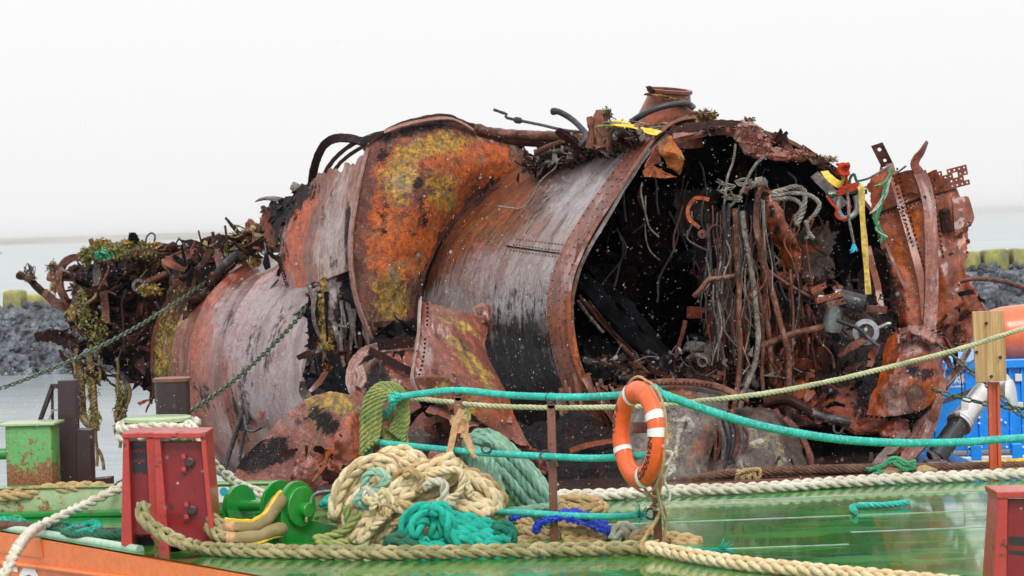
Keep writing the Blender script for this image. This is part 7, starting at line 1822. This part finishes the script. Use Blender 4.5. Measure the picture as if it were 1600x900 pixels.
# tan flakes behind the bare post
tf = thing('rope_pile', 'tan rope flakes around the foot of the bare rail post', 'rope pile', Vector((P(900, 845, 16.9).x, 16.9, 0)))
def tflake(pts_, Y, r=.045, mat='rope_tan'): rope('rope_flake', [(p[0], p[1], Y) for p in pts_], r, M[mat], kind='plait', parent=tf)
tflake([(800, 838), (812, 828), (830, 832), (848, 846), (880, 846)], 16.95)
tflake([(806, 846), (836, 846), (866, 850), (900, 846), (930, 836)], 16.85)
tflake([(790, 812), (810, 812), (832, 822), (856, 836)], 17.1)
tflake([(868, 820), (892, 822), (920, 832), (948, 838), (976, 840)], 17.0)
tflake([(876, 834), (906, 830), (936, 838), (960, 846), (986, 846)], 16.8)
tflake([(880, 846), (910, 846), (936, 844), (962, 836), (985, 838)], 16.75)
tflake([(960, 844), (966, 828), (980, 824), (988, 836), (986, 850)], 16.6, .05, 'rope_white')
tflake([(985, 846), (1005, 834), (1024, 830), (1040, 838), (1070, 842), (1092, 846), (1084, 854), (1052, 854)], 16.5)
tflake([(1050, 848), (1075, 850), (1094, 852)], 16.45)
rope('rope_end', [(872, 785, 18.0), (890, 780, 17.9), (914, 780, 17.9), (936, 785, 17.95), (940, 794, 17.85), (918, 794, 17.75), (890, 796, 17.75), (868, 796, 17.8)], .05, M['rope_tan'], 'doubled tan rope end lying right of the bare rail post')
bc = thing('blue_cloth', 'crumpled blue tarpaulin sleeve draped over the tan rope flakes', 'tarpaulin', P(900, 830, 16.75))
def cloth(pts_, r, sd):
    MB().tube(curve([P(*p) for p in pts_], 70), lambda t: r * (.75 + .5 * abs(noise.noise(Vector((t * 9, 0, sd))))), 18, ref=(0, -.5, .8), flat=1.5,
              rfun=lambda t, k: .62 + .9 * abs(noise.noise(Vector((t * 20 + k * .5, k * .55, sd))))).build('folded_cloth', M['blue_cloth'], bc, sharp=25)
cloth([(836, 832, 16.75), (843, 816, 16.72), (860, 808, 16.7), (885, 806, 16.72), (915, 815, 16.7), (940, 824, 16.68), (958, 832, 16.66)], .036, 3)
cloth([(880, 802, 16.8), (900, 801, 16.78), (925, 810, 16.75), (948, 822, 16.72)], .034, 7)
cloth([(795, 812, 16.95), (806, 808, 16.95), (822, 804, 16.95), (850, 802, 16.95)], .022, 9)
# long hawser along the near deck
def gp(x, y, r): return G(x, y, r)
hl = [P(225, 786, 16.62), P(222, 800, 16.58), P(230, 816, 16.5), P(252, 832, 16.45), P(285, 848, 16.38)] + [gp(320, 857, .05), gp(370, 860, .05), gp(460, 862, .05), gp(560, 863, .05), gp(680, 863, .05), gp(800, 860, .05), gp(900, 858, .05), gp(970, 856, .05), gp(1012, 855, .05)]
rope('long_hawser', hl, .052, M['rope_grime'], 'long grimy plaited hawser lying along the near deck from the red fairlead')
rope('long_hawser', [gp(1004, 856, .06), gp(1030, 858, .055), gp(1080, 868, .05), gp(1160, 880, .05), gp(1260, 890, .05), gp(1390, 902, .05), gp(1500, 912, .05)], .05, M['rope_beige'], 'beige hawser leading from the short post off the bottom edge')
rope('lashing_line', [(1026, 790, b4.y - .07), (1038, 786, b4.y - .02), (1026, 796, b4.y - .07), (1018, 790, b4.y + .05), (1036, 790, b4.y - .05), (1040, 820, b4.y - .03), (1036, 850, b4.y - .03)], .013, M['rope_tan'], 'thin tan lashing wound around the short post', 'twist')
rope('lashing_line', [(1036, 792, b4.y - .07), (1024, 815, b4.y - .12), (1008, 840, b4.y - .25), (1002, 853, b4.y - .35), (1008, 864, b4.y - .36), (1014, 850, b4.y - .2), (1028, 846, b4.y - .08)], .015, M['rope_tan'], 'tan lashing tying the hawser eye to the short post', 'twist')
rope('heaving_line', [(1024, 720, b4.y - .2), (1036, 706, b4.y - .18), (1050, 708, b4.y - .16), (1044, 722, b4.y - .2), (1036, 730, b4.y - .2), (1050, 736, b4.y - .16), (1036, 744, b4.y - .2), (1026, 734, b4.y - .22), (1044, 726, b4.y - .22), (1038, 750, b4.y - .2), (1046, 770, b4.y - .18), (1044, 784, b4.y - .18), (1036, 788, b4.y - .15)], .011, M['rope_white'], 'white heaving line bunched beside the life ring', 'twist')
rope('heaving_line', [(1018, 740, b4.y - .24), (1026, 726, b4.y - .26), (1034, 736, b4.y - .24), (1026, 760, b4.y - .22), (1032, 790, b4.y - .16), (1038, 812, b4.y - .1)], .011, M['rope_buff'], 'pale green tail line hanging below the life ring', 'twist')
rope('grey_hook_line', [(1004, 758, b4.y - .2), (1014, 772, b4.y - .16), (1026, 776, b4.y - .12), (1032, 762, b4.y - .1), (1036, 730, b4.y - .1)], .011, M['strap_tan'], 'tan grab line loop hanging under the life ring', 'twist')
# ropes at the left
rope('mooring_line', [(-20, 950, 15.8), (8, 895, 16.0), (28, 856, 16.4), (48, 832, 17.4), (66, 820, 17.9), (100, 804, 18.05), (140, 785, 18.3), (192, 760, 18.4), (215, 752, 18.5)], .042, M['rope_white'], 'off-white mooring line running over the orange hull at the left')
rope('plaited_rope', [P(-20, 774, 19.25), P(30, 772, 19.2), P(70, 766, 19.25), P(110, 762, 19.2), P(150, 762, 19.22), P(176, 768, 19.15)], .055, M['rope_tan'], 'tan plaited rope lying on the pale green beam')
for k, (dy, lab) in enumerate(((0, 'upper'), (14, 'lower'))):
    yb = 668 + dy; yy = 18.4
    cx_, cz = t2.x, P(247, yb, yy - .26).z
    pts_ = [Vector((cx_ + (r2 + .05) * cos(a), yy + (r2 + .05) * sin(a), cz + .012 * sin(a * 3))) for a in [2 * pi * q / 20 for q in range(20)]]
    rope('bollard_turn', pts_ + [pts_[0]], .042, M['rope_white'], lab + ' turn of pale green-white rope around the green bollard', group='rope turns on the bollard')
rope('pale_rope', [(292, 660, 18.25), (312, 682, 18.0), (326, 712, 17.9), (345, 736, 18.0), (372, 756, 18.1), (400, 768, 18.0), (420, 775, 17.9)], .038, M['rope_white'], 'pale rope leading from the green bollard down to the roller chock')
rope('sleeved_rope', [(318, 800, 17.0), (332, 812, 16.85), (346, 820, 16.78), (356, 824, 16.75)], .05, M['rope_grime'], 'grimy rope entering the upper chafe sleeve')
rope('sleeved_rope', [(316, 806, 17.05), (330, 826, 16.8), (344, 838, 16.7), (358, 842, 16.65)], .05, M['rope_grime'], 'grimy rope entering the lower chafe sleeve')
rope('wire_rope', [G(-20, 818, .04), G(60, 824, .04), G(120, 830, .04), G(190, 832, .04)], .036, M['wire'], 'rusty twisted rope lying on the deck under the green beam', 'wire', sides=6)
rope('teal_tangle', [G(-10, 812, .05), G(15, 814, .05), G(40, 818, .05)], .04, M['rope_teal'], 'short teal rope at the left edge beside the lashing eye', 'twist')
dg_ = thing('rope_tangle', 'tangle of dark green and teal rope under the pale green beam', 'rope tangle', G(140, 830))
for pts_, mt in (([(72, 824), (90, 828), (110, 834), (140, 836), (170, 834), (196, 828)], 'rope_dark'), ([(95, 826), (106, 820), (124, 826), (134, 820), (150, 816), (156, 826), (140, 832)], 'rope_teal'), ([(76, 826), (92, 822), (112, 830), (128, 826), (146, 830), (170, 832), (196, 832)], 'rope_dark'), ([(100, 832), (118, 824), (138, 818), (152, 822), (140, 828), (120, 832)], 'rope_teal'), ([(120, 836), (150, 838), (196, 836)], 'rope_dark')):
    rope('rope_turn', [G(x, y, .05) + Vector((0, R.uniform(-.04, .04), 0)) for x, y in pts_], .026, M[mt], kind='twist', parent=dg_)
rope('teal_tangle', [(505, 790, 17.4), (515, 780, 17.5), (530, 775, 17.6), (522, 770, 17.7)], .04, M['rope_teal'], 'teal rope end between the roller chock and the beige pile', 'twist')
# ropes along the far deck edge
rope('edge_hawser', [G(850, 775, .05), G(960, 772, .05), G(1060, 766, .05), G(1180, 762, .05), G(1300, 754, .05), G(1400, 748, .05), G(1500, 744, .05), G(1640, 738, .05)], .05, M['rope_white'], 'pale plaited hawser laid along the far edge of the green deck')
wr = [P(870, 771, 20.3), P(960, 769, 20.35), P(1060, 755, 20.4), P(1130, 741, 20.45), P(1200, 737, 20.5), P(1300, 733, 20.5), P(1400, 731, 20.5), P(1500, 730, 20.5), P(1640, 727, 20.5)]
rope('wire_rope', wr, .042, M['wire'], 'thick rusty steel wire rope along the foot of the wreck', 'wire', sides=6)
rope('wire_lashing', [(1152, 734, 20.4), (1160, 748, 20.38), (1164, 732, 20.4), (1170, 748, 20.38), (1174, 732, 20.4), (1180, 746, 20.38), (1184, 752, 20.4), (1186, 734, 20.4), (1156, 738, 20.36), (1150, 750, 20.4)], .02, M['rope_tan'], 'orange-brown lashing knotted round the rusty wire rope', 'twist')
rope('yellow_line', [(1500, 728, 20.9), (1540, 725, 20.85), (1580, 722, 20.8), (1640, 718, 20.8)], .03, M['yellow'], 'yellow line lying behind the orange sign post', 'twist')
gn_ = thing('net_scrap', 'scrap of green knotted net rope hung on the wire rope by the rusty stub', 'net', P(1400, 735, 20.4))
for pts_ in ([(1355, 735), (1370, 730), (1385, 722), (1400, 720), (1415, 724), (1428, 722)], [(1382, 728), (1390, 716), (1405, 718), (1420, 726), (1430, 732)], [(1395, 724), (1412, 734), (1425, 730), (1432, 722)], [(1368, 734), (1380, 738), (1366, 742)]):
    for q in range(2): rope('net_twine', [(x + R.uniform(-3, 3), y + R.uniform(-3, 3), 20.38) for x, y in pts_], .016, M['net_green'], kind='twist', parent=gn_)
lu = MB(); lump(lu, P(1390, 740, 20.45), (.16, .08, .05), Matrix.Identity(3)); tag(lu.build('net_bundle', M['rope_tan']), 'tan lump of net by the pale hawser below the green net', 'net bundle')
lu = MB(); lump(lu, P(1445, 738, 20.45), (.13, .08, .06), Matrix.Identity(3)); tag(lu.build('net_bundle', M['rope_tan']), 'tan lump of net at the foot of the rusty stub', 'net bundle')
# teal offcut on the wet deck
rope('rope_offcut', [G(1336, 800, .03), G(1332, 793, .03), G(1345, 790, .03), G(1380, 789, .03), G(1405, 787, .03), G(1420, 785, .035)], .026, M['rope_rail'], 'short bright teal rope offcut lying on the wet green deck', 'twist')
rope('rope_offcut', [G(1064, 858, .03), G(1090, 859, .03), G(1112, 861, .03), G(1124, 860, .03)], .024, M['rope_teal'], 'teal rope scrap lying by the tan flakes near the hawser', 'twist', frayed=True)
# chains
chain('green chain rising from the left edge to the seaweed-covered end of the wreck', sag((-15, 612, 24), (325, 438, 29.6), .12), .104, .056, .0088, M['chain_green'])
chain('green chain leading from the rope-wrapped bollard up to the scoured plate', sag((296, 644, 22.0), (482, 478, 26.0), .08), .104, .056, .0088, M['chain_green'])
chain('green chain descending steeply from the buckled tank behind the sign board', sag((1464, 536, 21.6), (1640, 690, 20.8), -.02), .104, .056, .0088, M['chain_green'])
chain('green chain running almost level from the buckled tank to the right edge', sag((1456, 608, 21.4), (1650, 640, 21.0), .05), .104, .056, .0088, M['chain_green'])
chain('short dark chain hanging behind the red fairlead beside the brown frame', sag((172, 768, 19.0), (196, 742, 19.2), .02), .1, .055, .01, M['chain_green'])
# ------------------------------------------------------------------ sign, container, pipe, fender on the right
sg = thing('sign_board', 'blank oak board bolted to an orange-red post at the right', 'sign', G(1556, 735))
Ys = G(1556, 735).y
bev(prismz([(1546, 597), (1561, 597), (1562, 733), (1549, 733)], Ys, .02).build('post', M['post_orange'], sg, smooth=False), .003)
bev(prismz([(1544, 597), (1549, 597), (1552, 733), (1547, 733)], Ys - .03, .05).build('post_flange', M['post_orange'], sg, smooth=False), .002)
bev(prismz([(1558, 597), (1562, 597), (1565, 733), (1560, 733)], Ys - .03, .05).build('post_flange', M['post_orange'], sg, smooth=False), .002)
bd = bev(prismz([(1519, 487), (1569, 485), (1573, 595), (1525, 598)], Ys - .075, .03).build('board', M['oak'], sg, smooth=False), .003)
for (x, y) in ((1541, 505), (1526, 550), (1563, 558), (1549, 588)):
    MB().lathe([(.011, -.004), (.014, .006), (.011, .014)], P(x, y, Ys - .075), (0, -1, 0), 8).build('bolt', M['steel_bolt'], bd)
    MB().lathe([(.006, 0), (.006, .05)], P(x, y, Ys - .08), (-.5, -1, 0), 6).build('bolt_shank', M['steel_bolt'], bd)
# blue container on a second pontoon
Yc = 24.2
zc = P(1520, 716, Yc).z
pn = MB().box((9.5, 30.5, P(1520, 732, Yc).z - .4), (11.4, 13, .75), None, .03)
pon = tag(pn.build('side_pontoon', M['galv'], smooth=False), 'grey pontoon deck under the blue container', 'pontoon')
ct = thing('blue_container', 'blue steel container with white lettering behind the sign post', 'container', (P(1600, 716, Yc).x, Yc, zc))
x0 = P(1428, 640, Yc).x; x1 = x0 + 6.0
zt = P(1540, 566, Yc).z
MB().box(((x0 + x1) / 2, Yc + 1.2, (zc + zt) / 2 + .04), (x1 - x0, 2.4, zt - zc - .08), None, .01).build('body', M['container_blue'], ct, smooth=False)
MB().box(((x0 + x1) / 2, Yc - .01, zt - .02), (x1 - x0, .1, .09), None, .01).build('top_rail', M['container_blue'], ct, smooth=False)
MB().box(((x0 + x1) / 2, Yc + .05, zc - .05), (x1 - x0, .2, .14), None, .01).build('base_rail', M['white_paint'], ct, smooth=False)
for x in (1461, 1510, 1530, 1578, 1597, 1620):
    p = P(x, 640, Yc)
    MB().box((p.x, Yc - .012, (zc + zt) / 2), (.02 if x != 1520 else .05, .03, zt - zc), None, .004).build('panel_rib', M['container_blue'], ct, smooth=False)
for x in (1524, 1588):
    p = P(x, 708, Yc); MB().box((p.x, Yc - .03, zc + .06), (.11, .05, .16), None, .01).build('foot_stile', M['container_blue'], ct, smooth=False)
for (x, y) in ((1530, 652), (1564, 656), (1571, 660), (1514, 698), (1533, 698), (1573, 698), (1598, 698), (1530, 661)):
    MB().lathe([(.012, 0), (.012, .012)], P(x, y, Yc - .02), (0, -1, 0), 8).build('bolt', M['ring_white'], ct)
for (x, y) in ((1591, 590), (1593, 634)):
    MB().box(P(x, y, Yc - .02), (.07, .03, .075), None, .006).build('hinge', M['white_paint'], ct, smooth=False)
MB().box(P(1518, 574, Yc - .02), (.10, .02, .09), None, .004).build('white_plate', M['white_paint'], ct, smooth=False)
fr_ = Vector((1, 0, 0)), Vector((0, 0, 1)), Vector((0, -1, 0))
text_obj('lettering', 'DA', .075, M['white_print'], ct, (P(1501, 587, Yc - .004), *fr_))
text_obj('lettering', 'AIR', .075, M['white_print'], ct, (P(1500, 595, Yc - .004), *fr_))
text_obj('lettering', 'De silofilter', .03, M['white_print'], ct, (P(1495, 604, Yc - .004), *fr_))
# rusty strut leaning between wreck and container
strut = MB().tube(curve([P(1474, 610, 21.9), P(1494, 580, 22.0), P(1514, 545, 22.1)], 14), .045, 6, flat=.6, rfun=lambda t, k: .85 + .3 * noise.noise(Vector((t * 9, k, 0))))
strut.build('leaning_strut', M['brown'], W)
pip([(1470, 612, 21.7), (1500, 582, 21.7), (1530, 555, 21.6)], .008, 'cable', w=0, name='loose_wire')
pip([(1500, 575, 22.5), (1502, 610, 22.5), (1504, 640, 22.5), (1506, 658, 22.4)], .006, 'hose', w=.01, name='loose_wire')
strip('flat_strap', [(1466, 630, 22.4), (1490, 622, 22.6), (1520, 610, 22.8), (1540, 604, 23)], .045, M['hose'], W, n=20)
scraps(5, box_region(1474, 1500, 520, 570, 22.0, 22.3), (.1, .25), ['dark', 'red', 'brown'])
# silver exhaust pipe
sp_ = thing('exhaust_pipe', 'silver jointed pipe slanting up in front of the blue container', 'pipe', Vector((P(1465, 725, 21.6).x, 21.6, 0)))
a, b = P(1462, 716, 21.5), P(1499, 662, 21.7)
MB().tube([a, b], .095, 20).build('lower_pipe', M['black_rubber'], sp_)
c = P(1545, 602, 22.0)
MB().tube([b, b.lerp(c, .9)], .10, 22).build('upper_pipe', M['silver'], sp_)
for q in (.0, .06): MB().tube([b.lerp(c, q - .02 + .0), b.lerp(c, q + .03)], .122, 24).build('clamp_ring', M['silver'], sp_)
MB().box(b + Vector((-.04, -.11, .10)), (.05, .05, .04), None, .008).build('clamp_bolt', M['galv'], sp_)
MB().tube(curve([b.lerp(c, .86), c, c + Vector((.10, .0, .02)), c + Vector((.14, .02, -.1))], 16), .105, 20).build('elbow', M['silver'], sp_)
MB().lathe([(.15, 0), (.15, .04), (.1, .05)], c + Vector((.17, -.06, -.1)), (.9, -.4, .1), 24).build('flange', M['white_paint'], sp_)
MB().box(P(1507, 636, 21.7), (.07, .04, .16), Matrix.Rotation(.1, 3, 'Y'), .006).build('pipe_bracket', M['white_paint'], sp_)
MB().tube([P(1516, 640, 21.75), P(1534, 620, 21.85)], .03, 10).build('gusset', M['galv'], sp_)
# rusty stub on the deck edge
sb = P(1462, 719, 20.65)
MBs = MB().box((sb.x, 20.65, sb.z / 2 + .0), (.19, .18, sb.z), None, .012)
tag(MBs.build('steel_stub', M['maroon'], smooth=False), 'rusty square steel stub standing by the far deck edge below the silver pipe', 'stub')
# salmon fender
f0 = P(1590, 521, 24.75); fm = MB()
prof = [(.02, -.52), (.19, -.50), (.285, -.42), (.305, -.3), (.305, 1.4), (.2, 1.6)]
fm.lathe(prof, f0 + Vector((.16, 0, 0)), (1, .1, .08), 36)
fd = thing('fender', 'salmon orange cylindrical fender behind the oak board', 'fender', f0 - Vector((0, 0, .3)))
fm.build('fender_body', M['fender'], fd, sharp=50)
MB().tube(curve([f0 + Vector((.02, -.29 * cos(t), .29 * sin(t))) for t in lin(-1.4, 1.4, 12)], 24), .006, 6).build('fender_cord', M['cable'], fd)

# ------------------------------------------------------------------ sleet falling between the camera and the wreck
sl = MB()
octv = [Vector(q) for q in ((1, 0, 0), (-1, 0, 0), (0, 1, 0), (0, -1, 0), (0, 0, 1), (0, 0, -1))]
octf = [(0, 2, 4), (2, 1, 4), (1, 3, 4), (3, 0, 4), (2, 0, 5), (1, 2, 5), (3, 1, 5), (0, 3, 5)]
for k in range(8500):
    Y = R.uniform(6, 13) if k % 26 == 0 else 15 + 7.5 * (R.random() ** .6)
    p = P(R.uniform(-60, 1660), R.uniform(-40, 800), Y)
    if p.z < .05: continue
    x_, y_ = proj(p)
    top = 400 if x_ < 400 else 300 if x_ < 560 else 200 if x_ < 840 else 225 if x_ < 980 else 190 if x_ < 1250 else 280 if x_ < 1500 else 480
    if y_ < top and R.random() < .93: continue
    s = R.choice((.0014, .0017, .0021, .0026, .0036)) * R.uniform(.8, 1.2)
    if R.random() < .02: s *= 1.5
    m = Matrix.Rotation(.25 + R.uniform(-.1, .1), 3, 'Y')
    sl.add([p + m @ Vector((q.x * s, q.y * s, q.z * s * R.uniform(1.0, 1.5))) for q in octv], octf)
tag(sl.build('falling_sleet', M['sleet'], smooth=True, sharp=None), kind='stuff')

# damp air: pale even haze over the whole place
hz = MB().box((0, 7400, 6), (18400, 15200, 18))
hzo = tag(hz.build('haze', None, smooth=False, sharp=None), kind='stuff')
hm = bpy.data.materials.new('damp_air'); hm.use_nodes = True
ht = hm.node_tree; ht.nodes.clear()
ho = ht.nodes.new('ShaderNodeOutputMaterial'); hv = ht.nodes.new('ShaderNodeVolumePrincipled')
hv.inputs['Color'].default_value = (.985, .99, 1, 1); hv.inputs['Density'].default_value = .00011; hv.inputs['Anisotropy'].default_value = .2
ht.links.new(hv.outputs[0], ho.inputs['Volume'])
hzo.data.materials.clear(); hzo.data.materials.append(hm)

# ------------------------------------------------------------------ many small scraps: the 280 that show largest stay single parts, the rest become one heap
def join_small(root, stem_, keep, new_name):
    L = [o for o in root.children if o.name.split('.')[0] == stem_]
    if len(L) <= keep: return
    def size(o):
        q = [proj(Vector(v.co) + wloc(o)) for v in o.data.vertices]
        return (max(x for x, y in q) - min(x for x, y in q)) * (max(y for x, y in q) - min(y for x, y in q))
    L.sort(key=size, reverse=True)
    V, F, FM, U, K, mats = [], [], [], [], [], []
    for o in L[keep:]:
        off = len(V); w = wloc(o); me = o.data; mt = me.materials[0]
        if mt not in mats: mats.append(mt)
        V += [v.co + w for v in me.vertices]
        F += [tuple(i + off for i in p.vertices) for p in me.polygons]; FM += [mats.index(mt)] * len(me.polygons)
        U += [tuple(a.vector) for a in me.attributes['uvw'].data]; K += [tuple(a.color) for a in me.attributes['mk'].data]
        bpy.data.objects.remove(o); bpy.data.meshes.remove(me)
    ob = mk(new_name, V, F, None, root, smooth=False, uvw=U, mask=K, mats=mats, fmat=FM); ob['kind'] = 'stuff'
join_small(wreck, 'torn_scrap', 280, 'scrap_heap')
